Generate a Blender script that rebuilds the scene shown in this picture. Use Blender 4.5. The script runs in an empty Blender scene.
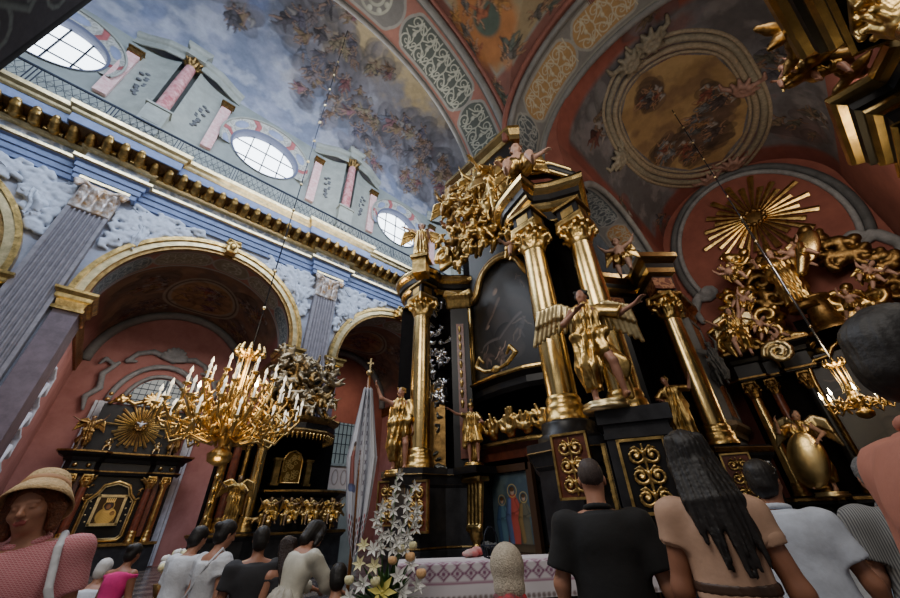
import bpy, math, random
import numpy as np
from mathutils import Vector, Matrix
random.seed(7); RNG = np.random.RandomState(11)
PI = math.pi
EYE = 1.5
COL = bpy.context.scene.collection
# ------------------------------------------------------------------ placement from surveyed directions
CX = (0.7421252416630003, -0.3408308356391098, 0.5771347045224186)
CY = (-0.6698764475843986, -0.40632996103149677, 0.6214189470396349)
CZ = (-0.022708382997024257, 0.8477796318889057, 0.5298622699305661)
def ray(px, py):
    v = (px-450, -(py-299), 350.0)
    return tuple(sum(a*b for a, b in zip(v, c)) for c in (CX, CY, CZ))
def atY(px, py, Y):
    r = ray(px, py); t = Y/r[1]; return (r[0]*t, Y, r[2]*t+EYE)
def atX(px, py, X):
    r = ray(px, py); t = X/r[0]; return (X, r[1]*t, r[2]*t+EYE)
def atZ(px, py, Z):
    r = ray(px, py); t = (Z-EYE)/r[2]; return (r[0]*t, r[1]*t, Z)
def atR(px, py, R):
    r = ray(px, py); t = R/math.hypot(r[0], r[1]); return (r[0]*t, r[1]*t, r[2]*t+EYE)
def pol(az, r, z=0):
    a = math.radians(az); return (r*math.cos(a), r*math.sin(a), z)
# ------------------------------------------------------------------ materials
MATS = {}
def mat(name, col=(.5, .5, .5), rough=.6, metal=0., noise=0., nscale=8., bump=0., bscale=30., attr=False,
        emit=None, estr=0., col2=None, spec=None, wave=None, coat=0.):
    if name in MATS: return MATS[name]
    m = bpy.data.materials.new(name); m.use_nodes = True
    nt = m.node_tree; b = nt.nodes['Principled BSDF']
    b.inputs['Base Color'].default_value = (*col, 1); b.inputs['Roughness'].default_value = rough
    b.inputs['Metallic'].default_value = metal
    if spec is not None: b.inputs['Specular IOR Level'].default_value = spec
    if coat: b.inputs['Coat Weight'].default_value = coat
    tc = nt.nodes.new('ShaderNodeTexCoord')
    src = None
    if attr:
        a = nt.nodes.new('ShaderNodeAttribute'); a.attribute_name = 'Col'; src = a.outputs['Color']
        nt.links.new(src, b.inputs['Base Color'])
    if col2 is not None or noise > 0:
        n = nt.nodes.new('ShaderNodeTexNoise'); n.inputs['Scale'].default_value = nscale
        n.inputs['Detail'].default_value = 8; n.inputs['Roughness'].default_value = .65
        nt.links.new(tc.outputs['Object'], n.inputs['Vector'])
        if wave:
            w = nt.nodes.new('ShaderNodeTexWave'); w.inputs['Scale'].default_value = wave[0]
            w.inputs['Distortion'].default_value = wave[1]; w.inputs['Detail'].default_value = 3
            nt.links.new(tc.outputs['Object'], w.inputs['Vector']); fac = w.outputs['Fac']
        else: fac = n.outputs['Fac']
        r = nt.nodes.new('ShaderNodeValToRGB')
        if src is None:
            c2 = col2 if col2 is not None else tuple(max(0, c*(1-noise)) for c in col)
            r.color_ramp.elements[0].position = .35; r.color_ramp.elements[1].position = .65
            r.color_ramp.elements[0].color = (*c2, 1); r.color_ramp.elements[1].color = (*col, 1)
            nt.links.new(fac, r.inputs['Fac']); nt.links.new(r.outputs['Color'], b.inputs['Base Color'])
        else:
            r.color_ramp.elements[0].position = .3; r.color_ramp.elements[1].position = .7
            g = 1-noise
            r.color_ramp.elements[0].color = (g, g, g, 1); r.color_ramp.elements[1].color = (1, 1, 1, 1)
            nt.links.new(fac, r.inputs['Fac'])
            mx = nt.nodes.new('ShaderNodeMix'); mx.data_type = 'RGBA'; mx.blend_type = 'MULTIPLY'
            mx.inputs[0].default_value = 1
            nt.links.new(src, mx.inputs[6]); nt.links.new(r.outputs['Color'], mx.inputs[7])
            nt.links.new(mx.outputs[2], b.inputs['Base Color'])
    if bump > 0:
        n2 = nt.nodes.new('ShaderNodeTexNoise'); n2.inputs['Scale'].default_value = bscale
        n2.inputs['Detail'].default_value = 6
        bp = nt.nodes.new('ShaderNodeBump'); bp.inputs['Strength'].default_value = bump
        bp.inputs['Distance'].default_value = .03
        nt.links.new(tc.outputs['Object'], n2.inputs['Vector'])
        nt.links.new(n2.outputs['Fac'], bp.inputs['Height']); nt.links.new(bp.outputs['Normal'], b.inputs['Normal'])
    if emit is not None:
        b.inputs['Emission Color'].default_value = (*emit, 1); b.inputs['Emission Strength'].default_value = estr
    MATS[name] = m
    return m
GOLD = mat('gilding', (.85, .57, .2), .3, 1., noise=.68, nscale=4, bump=.25, bscale=14)
GOLDS = mat('smooth_gilding', (.86, .62, .26), .24, 1., noise=.4, nscale=3, bump=.08, bscale=8)
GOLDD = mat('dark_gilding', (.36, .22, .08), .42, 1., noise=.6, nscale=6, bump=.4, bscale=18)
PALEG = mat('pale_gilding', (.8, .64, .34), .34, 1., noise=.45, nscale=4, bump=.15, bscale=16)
BLACK = mat('black_lacquer', (.01, .009, .01), .38, 0., noise=.4, nscale=5, spec=.3)
BLACKW = mat('matt_black_wood', (.008, .007, .007), .95, 0., noise=.4, nscale=5, spec=.05)
BLACKM = mat('black_marble', (.012, .012, .014), .33, 0., noise=.0, spec=.3, col2=(.03, .03, .034), nscale=4)
REDM = mat('red_brown_marble', (.19, .05, .025), .3, 0., col2=(.07, .02, .012), nscale=7)
PINK = mat('salmon_plaster', (.27, .09, .062), .8, col2=(.19, .058, .042), nscale=.9)
PINKL = mat('pink_plaster', (.4, .18, .16), .8, col2=(.3, .12, .105), nscale=1.3)
GREYS = mat('grey_stucco', (.27, .28, .29), .7, noise=.4, nscale=3, bump=.2, bscale=10)
GREYD = mat('dark_grey_stucco', (.10, .105, .11), .7, noise=.4, nscale=3, bump=.2, bscale=10)
WHITES = mat('white_stucco', (.62, .67, .76), .6, noise=.25, nscale=5, bump=.2, bscale=12)
BLUES = mat('pale_blue_plaster', (.2, .27, .47), .6, noise=.3, nscale=3)
CREAM = mat('cream_plaster', (.3, .32, .28), .7, noise=.25, nscale=2)
LILAC = mat('lilac_grey_marble', (.27, .25, .265), .5, col2=(.18, .165, .18), nscale=4)
PURPLE = mat('plum_grey_marble', (.17, .125, .145), .5, noise=.4, nscale=3)
PKM = mat('pink_marble', (.58, .27, .27), .4, col2=(.72, .55, .52), nscale=5)
PKMD = mat('red_veined_marble', (.33, .08, .09), .4, col2=(.6, .35, .34), nscale=4)
IRON = mat('dark_iron', (.015, .02, .035), .5, .6)
GLASS = mat('daylit_pane', (.7, .8, .9), .3, emit=(.85, .93, 1.), estr=4.5)
GLASSD = mat('dim_leaded_pane', (.08, .1, .1), .3, emit=(.28, .33, .33), estr=.22)
FLESH = mat('painted_flesh', (.42, .2, .13), .42, noise=.4, nscale=5)
SKIN = mat('skin', (.42, .2, .125), .5, noise=.15, nscale=9)
SKINT = mat('tanned_skin', (.3, .13, .075), .5, noise=.15, nscale=9)
LIPS = mat('lips', (.35, .08, .07), .45)
EYEW = mat('eye_white', (.6, .58, .55), .3)
EYED = mat('dark_eye', (.02, .015, .01), .2)
HAIRB = mat('black_hair', (.01, .007, .006), .55, noise=.5, nscale=60, bump=.15, bscale=40)
HAIRR = mat('auburn_hair', (.2, .06, .018), .5, noise=.6, nscale=50, bump=.6, bscale=90)
HAIRG = mat('grey_hair', (.2, .2, .2), .6, noise=.5, nscale=50, bump=.6, bscale=90)
FRES = mat('fresco_paint', attr=True, rough=.75, noise=.3, nscale=2.2, bump=.1, bscale=6)
ORNP = mat('ornament_paint', attr=True, rough=.7, noise=.2, nscale=6, bump=.1, bscale=20)
PICT = mat('oil_paint', attr=True, rough=.42, noise=.15, nscale=6)
GPAINT = mat('gilded_relief_paint', attr=True, rough=.3, metal=.75)
FABW = mat('white_cloth', (.62, .64, .68), .85, noise=.12, nscale=12, bump=.3, bscale=25)
CLOTHP = mat('printed_cloth', attr=True, rough=.85)
BULB = mat('lit_bulb', (1, .9, .7), .3, emit=(1, .8, .45), estr=40)
DARKP = mat('dim_ornament_paint', attr=True, rough=1., spec=0., noise=.2, nscale=6)
BULBD = mat('dim_bulb', (.85, .85, .8), .15, emit=(1, .85, .6), estr=1.2)  # emission puts a weak glow into the bulbs not switched on
CANDLE = mat('ivory_candle', (.85, .8, .68), .4, emit=(1, .85, .6), estr=.25)
# ------------------------------------------------------------------ object helpers
def tag(o, label=None, cat=None, group=None, kind=None):
    if label: o['label'] = label
    if cat: o['category'] = cat
    if group: o['group'] = group
    if kind: o['kind'] = kind
    return o
def empty(name, loc=(0, 0, 0), rz=0., label=None, cat=None, group=None):
    o = bpy.data.objects.new(name, None); COL.objects.link(o); o.location = loc; o.rotation_euler = (0, 0, rz)
    o.empty_display_size = .1
    return tag(o, label, cat, group)
def kids(o): return [c for c in COL.objects if c.parent == o]
def copy_tree(o, parent=None, children=None):
    c = o.copy(); COL.objects.link(c)
    c.parent = parent
    for ch in list(o.children): copy_tree(ch, c)
    return c
def mesh_np(name, V, F, mats, fm=None, parent=None, smooth=True, col=None, kind=None):
    """V (n,3), F list/array of quads (m,4) or list of polys"""
    me = bpy.data.meshes.new(name)
    V = np.asarray(V, dtype=np.float32)
    if isinstance(F, np.ndarray):
        n = F.shape[0]; k = F.shape[1] if n else 4
        me.vertices.add(len(V)); me.vertices.foreach_set('co', V.ravel())
        me.loops.add(n*k); me.loops.foreach_set('vertex_index', F.astype(np.int32).ravel())
        me.polygons.add(n); me.polygons.foreach_set('loop_start', np.arange(0, n*k, k, dtype=np.int32))
        me.update(calc_edges=True)
    else:
        me.from_pydata([tuple(map(float, v)) for v in V], [], [tuple(f) for f in F])
    n = len(me.polygons)
    if fm is not None: me.polygons.foreach_set('material_index', np.asarray(fm, dtype=np.int32))
    if smooth is True: me.polygons.foreach_set('use_smooth', np.ones(n, dtype=bool))
    elif smooth is not False: me.polygons.foreach_set('use_smooth', np.asarray(smooth, dtype=bool))
    if col is not None:
        a = me.color_attributes.new('Col', 'FLOAT_COLOR', 'POINT')
        c = np.ones((len(V), 4), dtype=np.float32); c[:, :3] = col
        a.data.foreach_set('color', c.ravel())
    for m in (mats if isinstance(mats, (list, tuple)) else [mats]): me.materials.append(m)
    me.update()
    o = bpy.data.objects.new(name, me); COL.objects.link(o)
    if parent is not None: o.parent = parent
    if kind: o['kind'] = kind
    return o
class MB:
    def __init__(s): s.V = []; s.F = []; s.S = []; s.M = []; s.m = 0
    def add(s, V, F, smooth=False):
        b = len(s.V); s.V += [tuple(v) for v in V]
        for f in F: s.F.append(tuple(b+i for i in f)); s.S.append(smooth); s.M.append(s.m)
        return s
    def box(s, c, h, rz=0., ax=None):
        cx, cy, cz = c; ca, sa = math.cos(rz), math.sin(rz)
        V = []
        for dz in (-1, 1):
            for dx, dy in ((-1, -1), (1, -1), (1, 1), (-1, 1)):
                x, y = dx*h[0], dy*h[1]
                V.append((cx+x*ca-y*sa, cy+x*sa+y*ca, cz+dz*h[2]))
        return s.add(V, [(3, 2, 1, 0), (4, 5, 6, 7), (0, 1, 5, 4), (1, 2, 6, 5), (2, 3, 7, 6), (3, 0, 4, 7)])
    def lathe(s, prof, n=24, o=(0, 0, 0), a0=0., a1=2*PI, smooth=True, flute=0, fd=0., squash=1.):
        V = []; full = abs(a1-a0-2*PI) < 1e-6; m = n if full else n+1
        for r, z in prof:
            for i in range(m):
                a = a0+(a1-a0)*i/n
                rr = r*(1-fd*(.5+.5*math.cos(flute*a))) if flute else r
                V.append((o[0]+rr*math.cos(a), o[1]+rr*math.sin(a)*squash, o[2]+z))
        F = []
        for j in range(len(prof)-1):
            for i in range(n):
                k = (i+1) % m
                F.append((j*m+i, j*m+k, (j+1)*m+k, (j+1)*m+i))
        return s.add(V, F, smooth)
    def tube(s, pts, r, n=8, smooth=True, cap=True):
        P = [Vector(p) for p in pts]; m = len(P)
        R = r if isinstance(r, (list, tuple)) else [r]*m
        V = []; prev = None
        for i, p in enumerate(P):
            d = (P[min(i+1, m-1)]-P[max(i-1, 0)])
            d = d.normalized() if d.length > 1e-9 else Vector((0, 0, 1))
            u = (prev - d*prev.dot(d)) if prev is not None else (Vector((0, 0, 1)) if abs(d.z) < .9 else Vector((1, 0, 0))).cross(d)
            if u.length < 1e-6: u = d.orthogonal()
            u.normalize(); prev = u; w = d.cross(u)
            for k in range(n):
                a = 2*PI*k/n; V.append(p+(u*math.cos(a)+w*math.sin(a))*R[i])
        F = []
        for i in range(m-1):
            for k in range(n):
                l = (k+1) % n; F.append((i*n+k, i*n+l, (i+1)*n+l, (i+1)*n+k))
        if cap: F += [tuple(range(n-1, -1, -1)), tuple((m-1)*n+k for k in range(n))]
        return s.add(V, F, smooth)
    def sweep(s, prof, path, closed=False, smooth=False, caps=True):
        """prof [(out,z)...]; path [(x,y)...]; out is to the RIGHT of the path direction"""
        n = len(path); V = []
        for i in range(n):
            p = Vector(path[i][:2])
            a = Vector(path[i-1][:2]) if (i > 0 or closed) else None
            b = Vector(path[(i+1) % n][:2]) if (i < n-1 or closed) else None
            ns = []
            for q, w in ((a, p), (p, b)):
                if q is None or w is None: continue
                d = (w-q).normalized(); ns.append(Vector((d.y, -d.x)))
            m = (ns[0]+ns[-1]); m = m.normalized() if m.length > 1e-6 else ns[0]
            k = 1/max(.35, m.dot(ns[0]))
            for o, z in prof: V.append((p.x+m.x*o*k, p.y+m.y*o*k, z))
        q = len(prof); F = []
        for i in range(n if closed else n-1):
            j = (i+1) % n
            for t in range(q-1): F.append((i*q+t, j*q+t, j*q+t+1, i*q+t+1))
        if caps and not closed: F += [tuple(range(q)), tuple((n-1)*q+t for t in range(q-1, -1, -1))]
        return s.add(V, F, smooth)
    def poly(s, P, thick, axis_d):
        """extrude polygon P (3d pts) along vector"""
        n = len(P); d = Vector(axis_d)*thick
        V = list(P)+[tuple(Vector(p)+d) for p in P]
        F = [tuple(range(n-1, -1, -1)), tuple(range(n, 2*n))]+[(i, (i+1) % n, n+(i+1) % n, n+i) for i in range(n)]
        return s.add(V, F)
    def ball(s, c, r, n=10, sq=(1, 1, 1)):
        V = []; F = []; m = n//2+1
        for j in range(m+1):
            t = PI*j/m
            for i in range(n):
                a = 2*PI*i/n
                V.append((c[0]+r*sq[0]*math.sin(t)*math.cos(a), c[1]+r*sq[1]*math.sin(t)*math.sin(a), c[2]-r*sq[2]*math.cos(t)))
        for j in range(m):
            for i in range(n):
                k = (i+1) % n; F.append((j*n+i, j*n+k, (j+1)*n+k, (j+1)*n+i))
        return s.add(V, F, True)
    def build(s, name, m, parent=None, kind=None, xf=None):
        V = np.array([tuple(v) for v in s.V], dtype=np.float32)
        if xf is not None:
            M = np.array(xf); V = V@M[:3, :3].T+M[:3, 3]
        return mesh_np(name, V, s.F, m, fm=s.M, parent=parent, smooth=s.S, kind=kind)
def frame3(o, ex, ey, ez):
    M = Matrix.Identity(4)
    for i in range(3): M[i][0] = ex[i]; M[i][1] = ey[i]; M[i][2] = ez[i]; M[i][3] = o[i]
    return M
# ------------------------------------------------------------------ SDF sculpting -> surface nets
class SDF:
    def __init__(s, h=.02, k=.03): s.h = h; s.k = k; s.P = []; s.post = []
    def cap(s, a, b, ra, rb=None, m=0, k=None, flat=False, sq=None, clip=()):
        s.P.append(('c', np.array(a, float), np.array(b, float), ra, ra if rb is None else rb, m, s.k if k is None else k, flat, sq, clip)); return s
    def ell(s, c, r, R=None, m=0, k=None, clip=()):
        s.P.append(('e', np.array(c, float), np.array(r if hasattr(r, '__len__') else (r, r, r), float),
                    np.eye(3) if R is None else np.array(R, float), None, m, s.k if k is None else k, False, None, clip)); return s
    def box(s, c, r, R=None, rd=.01, m=0, k=None, clip=()):
        s.P.append(('b', np.array(c, float), np.array(r, float), np.eye(3) if R is None else np.array(R, float), rd, m, s.k if k is None else k, False, None, clip)); return s
    def chain(s, pts, rad, m=0, k=None):
        n = len(pts)
        for i in range(n-1):
            ra = rad[i] if hasattr(rad, '__len__') else rad; rb = rad[i+1] if hasattr(rad, '__len__') else rad
            s.cap(pts[i], pts[i+1], ra, rb, m, k)
        return s
    def bounds(s, p):
        if p[0] == 'c':
            r = max(p[3], p[4]); return np.minimum(p[1], p[2])-r, np.maximum(p[1], p[2])+r
        r = np.abs(p[3])@p[2] if p[0] in 'eb' else 0
        return p[1]-r, p[1]+r
    def eval(s):
        h = s.h; B = [s.bounds(p) for p in s.P]
        lo = np.min([b[0] for b in B], axis=0)-3*h; hi = np.max([b[1] for b in B], axis=0)+3*h
        n = np.ceil((hi-lo)/h).astype(int)+1
        D = np.full(n, 1e3, np.float32); M = np.zeros(n, np.int8); Q = np.full(n, 1e3, np.float32)
        for p, b in zip(s.P, B):
            mg = p[6]+2.5*h
            i0 = np.maximum(0, np.floor((b[0]-mg-lo)/h).astype(int)); i1 = np.minimum(n, np.ceil((b[1]+mg-lo)/h).astype(int)+1)
            if (i1 <= i0).any(): continue
            ax = [lo[i]+h*np.arange(i0[i], i1[i]) for i in range(3)]
            X, Y, Z = np.meshgrid(*ax, indexing='ij', sparse=True)
            if p[0] == 'c':
                a, c, ra, rb = p[1:5]; d = c-a; L2 = float(d@d)+1e-12
                t0 = ((X-a[0])*d[0]+(Y-a[1])*d[1]+(Z-a[2])*d[2])/L2
                t = np.clip(t0, 0, 1)
                dist = np.sqrt((X-a[0]-t*d[0])**2+(Y-a[1]-t*d[1])**2+(Z-a[2]-t*d[2])**2)-(ra+(rb-ra)*t)
                if p[7]:
                    dist = np.maximum(dist, (t0-1)*math.sqrt(L2))
            elif p[0] == 'e':
                R = p[3]; c = p[1]; r = p[2]
                q = [(R[0, i]*(X-c[0])+R[1, i]*(Y-c[1])+R[2, i]*(Z-c[2])) for i in range(3)]
                k0 = np.sqrt((q[0]/r[0])**2+(q[1]/r[1])**2+(q[2]/r[2])**2)
                k1 = np.sqrt((q[0]/r[0]**2)**2+(q[1]/r[1]**2)**2+(q[2]/r[2]**2)**2)+1e-9
                dist = k0*(k0-1)/k1
            else:
                R = p[3]; c = p[1]; r = p[2]; rd = p[4]
                q = [np.abs(R[0, i]*(X-c[0])+R[1, i]*(Y-c[1])+R[2, i]*(Z-c[2]))-(r[i]-rd) for i in range(3)]
                dist = np.sqrt(np.maximum(q[0], 0)**2+np.maximum(q[1], 0)**2+np.maximum(q[2], 0)**2)+np.minimum(np.maximum(q[0], np.maximum(q[1], q[2])), 0)-rd
            for cp, cn in p[9]:
                dist = np.maximum(dist, (X-cp[0])*cn[0]+(Y-cp[1])*cn[1]+(Z-cp[2])*cn[2])
            sl = tuple(slice(i0[i], i1[i]) for i in range(3))
            cur = D[sl]; k = p[6]
            raw = Q[sl]; upd = dist < raw; Q[sl] = np.where(upd, dist, raw); M[sl] = np.where(upd, p[5], M[sl])
            if k > 1e-6:
                hh = np.maximum(k-np.abs(cur-dist), 0)/k
                D[sl] = np.minimum(cur, dist)-hh*hh*k*.25
            else: D[sl] = np.minimum(cur, dist)
        for f in s.post:
            X, Y, Z = np.meshgrid(*[lo[i]+h*np.arange(n[i]) for i in range(3)], indexing='ij', sparse=True)
            D = f(D, X, Y, Z, M)
        return D, M, lo
    def build(s, name, mats, parent=None, xf=None, smooth=True):
        D, M, lo = s.eval(); V, F, fm = surfnet(D, M, lo, s.h)
        if xf is not None:
            T = np.array(xf); V = V@T[:3, :3].T+T[:3, 3]
        return mesh_np(name, V, F, mats, fm=fm if isinstance(mats, (list, tuple)) else None, parent=parent, smooth=smooth)
def surfnet(D, M, lo, h):
    ins = D < 0; n = np.array(D.shape); c = n-1
    cnt = np.zeros(c, np.int8)
    offs = [(i, j, k) for i in (0, 1) for j in (0, 1) for k in (0, 1)]
    for o in offs: cnt += ins[o[0]:o[0]+c[0], o[1]:o[1]+c[1], o[2]:o[2]+c[2]]
    act = np.argwhere((cnt > 0) & (cnt < 8))
    idx = np.full(c, -1, np.int32); idx[tuple(act.T)] = np.arange(len(act))
    val = {o: D[act[:, 0]+o[0], act[:, 1]+o[1], act[:, 2]+o[2]] for o in offs}
    acc = np.zeros((len(act), 3)); num = np.zeros(len(act))
    for o in offs:
        for a in range(3):
            if o[a] == 0:
                q = list(o); q[a] = 1; q = tuple(q); v0, v1 = val[o], val[q]
                cr = (v0 < 0) != (v1 < 0); t = np.where(cr, v0/(v0-v1+1e-12), 0)
                pt = np.tile(np.array(o, float), (len(act), 1)); pt[:, a] = t
                acc += pt*cr[:, None]; num += cr
    V = lo+h*(act+acc/num[:, None])
    mid = M[act[:, 0], act[:, 1], act[:, 2]]
    Fs = []
    for a in range(3):
        b, d = (a+1) % 3, (a+2) % 3
        sl0 = [slice(None)]*3; sl1 = [slice(None)]*3; sl0[a] = slice(0, -1); sl1[a] = slice(1, None)
        A, B = ins[tuple(sl0)], ins[tuple(sl1)]
        e = np.argwhere(A != B); ok = (e[:, b] > 0) & (e[:, d] > 0) & (e[:, b] < n[b]-1) & (e[:, d] < n[d]-1); e = e[ok]
        inside_first = A[tuple(e.T)]
        def cell(db, dd):
            q = e.copy(); q[:, b] -= db; q[:, d] -= dd; return idx[tuple(q.T)]
        q0, q1, q2, q3 = cell(1, 1), cell(0, 1), cell(0, 0), cell(1, 0)
        f = np.stack([q0, q1, q2, q3], 1); f[~inside_first] = f[~inside_first][:, ::-1]
        Fs.append(f)
    F = np.concatenate(Fs); F = F[(F >= 0).all(1)]
    return V, F, mid[F[:, 0]].astype(np.int32)
# ------------------------------------------------------------------ painting on vertex colours
def vnoise(W, H, sx, sy, oct=4, seed=0):
    r = np.random.RandomState(seed); out = np.zeros((H, W)); amp = 1; tot = 0
    for o in range(oct):
        gx, gy = max(2, int(sx*2**o)+2), max(2, int(sy*2**o)+2)
        g = r.rand(gy+1, gx+1); x = np.linspace(0, gx-1e-6, W)*.999; y = np.linspace(0, gy-1e-6, H)*.999
        x0 = x.astype(int); y0 = y.astype(int); fx = x-x0; fy = y-y0; fx = fx*fx*(3-2*fx); fy = (fy*fy*(3-2*fy))[:, None]
        a = g[y0][:, x0]; b = g[y0][:, x0+1]; c = g[y0+1][:, x0]; d = g[y0+1][:, x0+1]
        out += amp*((a*(1-fx)+b*fx)*(1-fy)+(c*(1-fx)+d*fx)*fy); tot += amp; amp *= .55
    return out/tot
class Canvas:
    """colour canvas in metres: width w (u), height hgt (v); res = pixels per metre"""
    def __init__(s, w, hgt, res, base=(.5, .5, .5)):
        s.w, s.h, s.res = w, hgt, res; s.W = max(4, int(w*res)); s.H = max(4, int(hgt*res))
        s.A = np.ones((s.H, s.W, 3))*np.array(base)
        s.u = np.linspace(0, w, s.W)[None, :]; s.v = np.linspace(0, hgt, s.H)[:, None]
    def noise(s, cell, seed=0, oct=4): return vnoise(s.W, s.H, s.w/cell, s.h/cell, oct, seed)
    def mix(s, mask, col):
        s.A += (np.array(col)-s.A)*np.clip(mask, 0, 1)[..., None]; return s
    def shade(s, f): s.A *= f[..., None] if f.ndim == 2 else f; return s
    def _sl(s, u0, u1, v0, v1):
        a = max(0, int(u0/s.w*s.W)-1); b = min(s.W, int(u1/s.w*s.W)+2); c = max(0, int(v0/s.h*s.H)-1); d = min(s.H, int(v1/s.h*s.H)+2)
        return a, b, c, d
    def stroke(s, pts, r, col, sh=.35, alpha=1.):
        n = len(pts); R = r if hasattr(r, '__len__') else [r]*n; e = .5*s.w/s.W
        for i in range(n-1):
            (x0, y0), (x1, y1) = pts[i], pts[i+1]; m = max(R[i], R[i+1])+2*e
            a, b, c, d = s._sl(min(x0, x1)-m, max(x0, x1)+m, min(y0, y1)-m, max(y0, y1)+m)
            if b <= a or d <= c: continue
            U = s.u[:, a:b]; V = s.v[c:d]; dx, dy = x1-x0, y1-y0; L = dx*dx+dy*dy+1e-12
            t = np.clip(((U-x0)*dx+(V-y0)*dy)/L, 0, 1); rr = R[i]+(R[i+1]-R[i])*t
            ex, ey = U-x0-t*dx, V-y0-t*dy; ds = np.sqrt(ex*ex+ey*ey)
            mk = np.clip((rr-ds)/(2*e)+.5, 0, 1)*alpha
            f = 1-sh*(ds/np.maximum(rr, 1e-6))**2+sh*.6*np.clip((ex-ey)/np.maximum(rr, 1e-6), -1, 1)
            T = s.A[c:d, a:b]; T += (np.array(col)[None, None]*np.clip(f, .1, 1.6)[..., None]-T)*mk[..., None]
        return s
    def ell(s, cx, cy, rx, ry, col, ang=0., sh=.35, alpha=1., ring=None):
        m = max(rx, ry); a, b, c, d = s._sl(cx-m, cx+m, cy-m, cy+m)
        if b <= a or d <= c: return s
        U = s.u[:, a:b]-cx; V = s.v[c:d]-cy; ca, sa = math.cos(ang), math.sin(ang)
        x = (U*ca+V*sa)/rx; y = (-U*sa+V*ca)/ry; q = np.sqrt(x*x+y*y)
        e = 1.2*s.w/s.W/min(rx, ry); mk = np.clip((1-q)/e+.5, 0, 1)*alpha
        if ring: mk = mk*np.clip((q-(1-ring))/e+.5, 0, 1)
        f = 1-sh*q*q+sh*.6*np.clip(x-y, -1, 1)
        T = s.A[c:d, a:b]; T += (np.array(col)[None, None]*np.clip(f, .1, 1.6)[..., None]-T)*mk[..., None]
        return s
    def spiral(s, cx, cy, r, turns, a0, w, col, dirn=1, sh=.2):
        n = int(10*turns)+4; P = []; R = []
        for i in range(n+1):
            t = i/n; a = a0+dirn*turns*2*PI*t; q = r*(1-t)**.9; P.append((cx+q*math.cos(a), cy+q*math.sin(a))); R.append(w*(1-.5*t))
        P.append(P[-1]); R.append(w*1.1)
        return s.stroke(P, R, col, sh)
    def figure(s, cx, cy, z, ang, cloth, flesh=(.5, .3, .2), rnd=random, wings=None):
        """a painted body of size z (m)"""
        ca, sa = math.cos(ang), math.sin(ang)
        def T(x, y): return (cx+z*(x*ca-y*sa), cy+z*(x*sa+y*ca))
        if wings:
            for sx in (-1, 1): s.stroke([T(0, .15), T(.25*sx, .35), T(.42*sx, .1)], [.06*z, .09*z, .01*z], wings, .4)
        dk = tuple(c*.45 for c in cloth)
        for i in range(3):
            s.stroke([T(rnd.uniform(-.05, .05), .1), T(rnd.uniform(-.25, .25), -.1), T(rnd.uniform(-.45, .45), rnd.uniform(-.4, 0))], [.08*z, .1*z, .03*z], dk if i == 0 else cloth, .5)
        s.stroke([T(0, .2), T(.02, -.1), T(-.06, -.35)], [.1*z, .12*z, .07*z], cloth, .55)
        for sx in (-1, 1):
            k = rnd.uniform(-.25, .35)
            s.stroke([T(.07*sx, .2), T(.2*sx, .12+k*.5), T(.3*sx, .15+k)], [.04*z, .034*z, .024*z], flesh, .5)
            s.stroke([T(.05*sx, -.2), T(.12*sx, -.42), T(.07*sx+rnd.uniform(-.08, .08), -.6)], [.055*z, .045*z, .025*z], flesh if rnd.random() < .6 else cloth, .5)
        s.ell(*T(0, .33), .06*z, .075*z, flesh, ang, .5); s.ell(*T(0, .37), .065*z, .05*z, tuple(c*.3 for c in flesh), ang, .5)
        return s
    def arab(s, u0, v0, u1, v1, cell, w, col, seed=0, col2=None):
        """interlaced scroll ornament filling a box, mirror-symmetric about its long axis"""
        r = random.Random(seed); L, Wd = u1-u0, v1-v0; n = max(1, round(L/cell)); cw = L/n; vm = (v0+v1)/2; hw = Wd/2
        for i in range(n):
            c = u0+(i+.5)*cw
            for sg in (-1, 1):
                s.spiral(c-cw*.2, vm+sg*hw*.55, min(cw, hw)*.42, 1.5, r.choice((0, PI/2)), w, col, sg)
                s.spiral(c+cw*.28, vm+sg*hw*.5, min(cw, hw)*.34, 1.4, PI, w, col2 or col, -sg)
                s.stroke([(c-cw*.5, vm+sg*hw*.1), (c-cw*.2, vm+sg*hw*.3), (c+.1*cw, vm+sg*hw*.85), (c+cw*.5, vm+sg*hw*.2)], w*.9, col, .2)
                s.stroke([(c, vm), (c+cw*.1, vm+sg*hw*.35), (c-.05*cw, vm+sg*hw*.9)], w*.8, col2 or col, .2)
                s.stroke([(c+cw*.5, vm), (c+cw*.42, vm+sg*hw*.4), (c+.48*cw, vm+sg*hw*.95)], w*.8, col, .2)
            s.ell(c, vm, cw*.1, hw*.16, col2 or col, 0, .2)
        return s
    def surface(s, name, fn, m, parent=None, nu=None, nv=None, flip=False, kind=None):
        nu = nu or s.W; nv = nv or s.H
        iu = np.linspace(0, s.W-1, nu).astype(int); iv = np.linspace(0, s.H-1, nv).astype(int)
        C = s.A[iv][:, iu].reshape(-1, 3)
        U, Vv = np.meshgrid(np.linspace(0, 1, nu), np.linspace(0, 1, nv))
        X, Y, Z = fn(U, Vv); V = np.stack([X+0*U, Y+0*U, Z+0*U], -1).reshape(-1, 3)
        i = np.arange(nu*nv).reshape(nv, nu)
        F = np.stack([i[:-1, :-1], i[:-1, 1:], i[1:, 1:], i[1:, :-1]], -1).reshape(-1, 4)
        if flip: F = F[:, ::-1]
        return mesh_np(name, V, F, m, parent=parent, col=np.clip(C, 0, 1.0), kind=kind)
def plane_fn(o, eu, ev):
    return lambda U, V: (o[0]+eu[0]*U+ev[0]*V, o[1]+eu[1]*U+ev[1]*V, o[2]+eu[2]*U+ev[2]*V)
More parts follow.
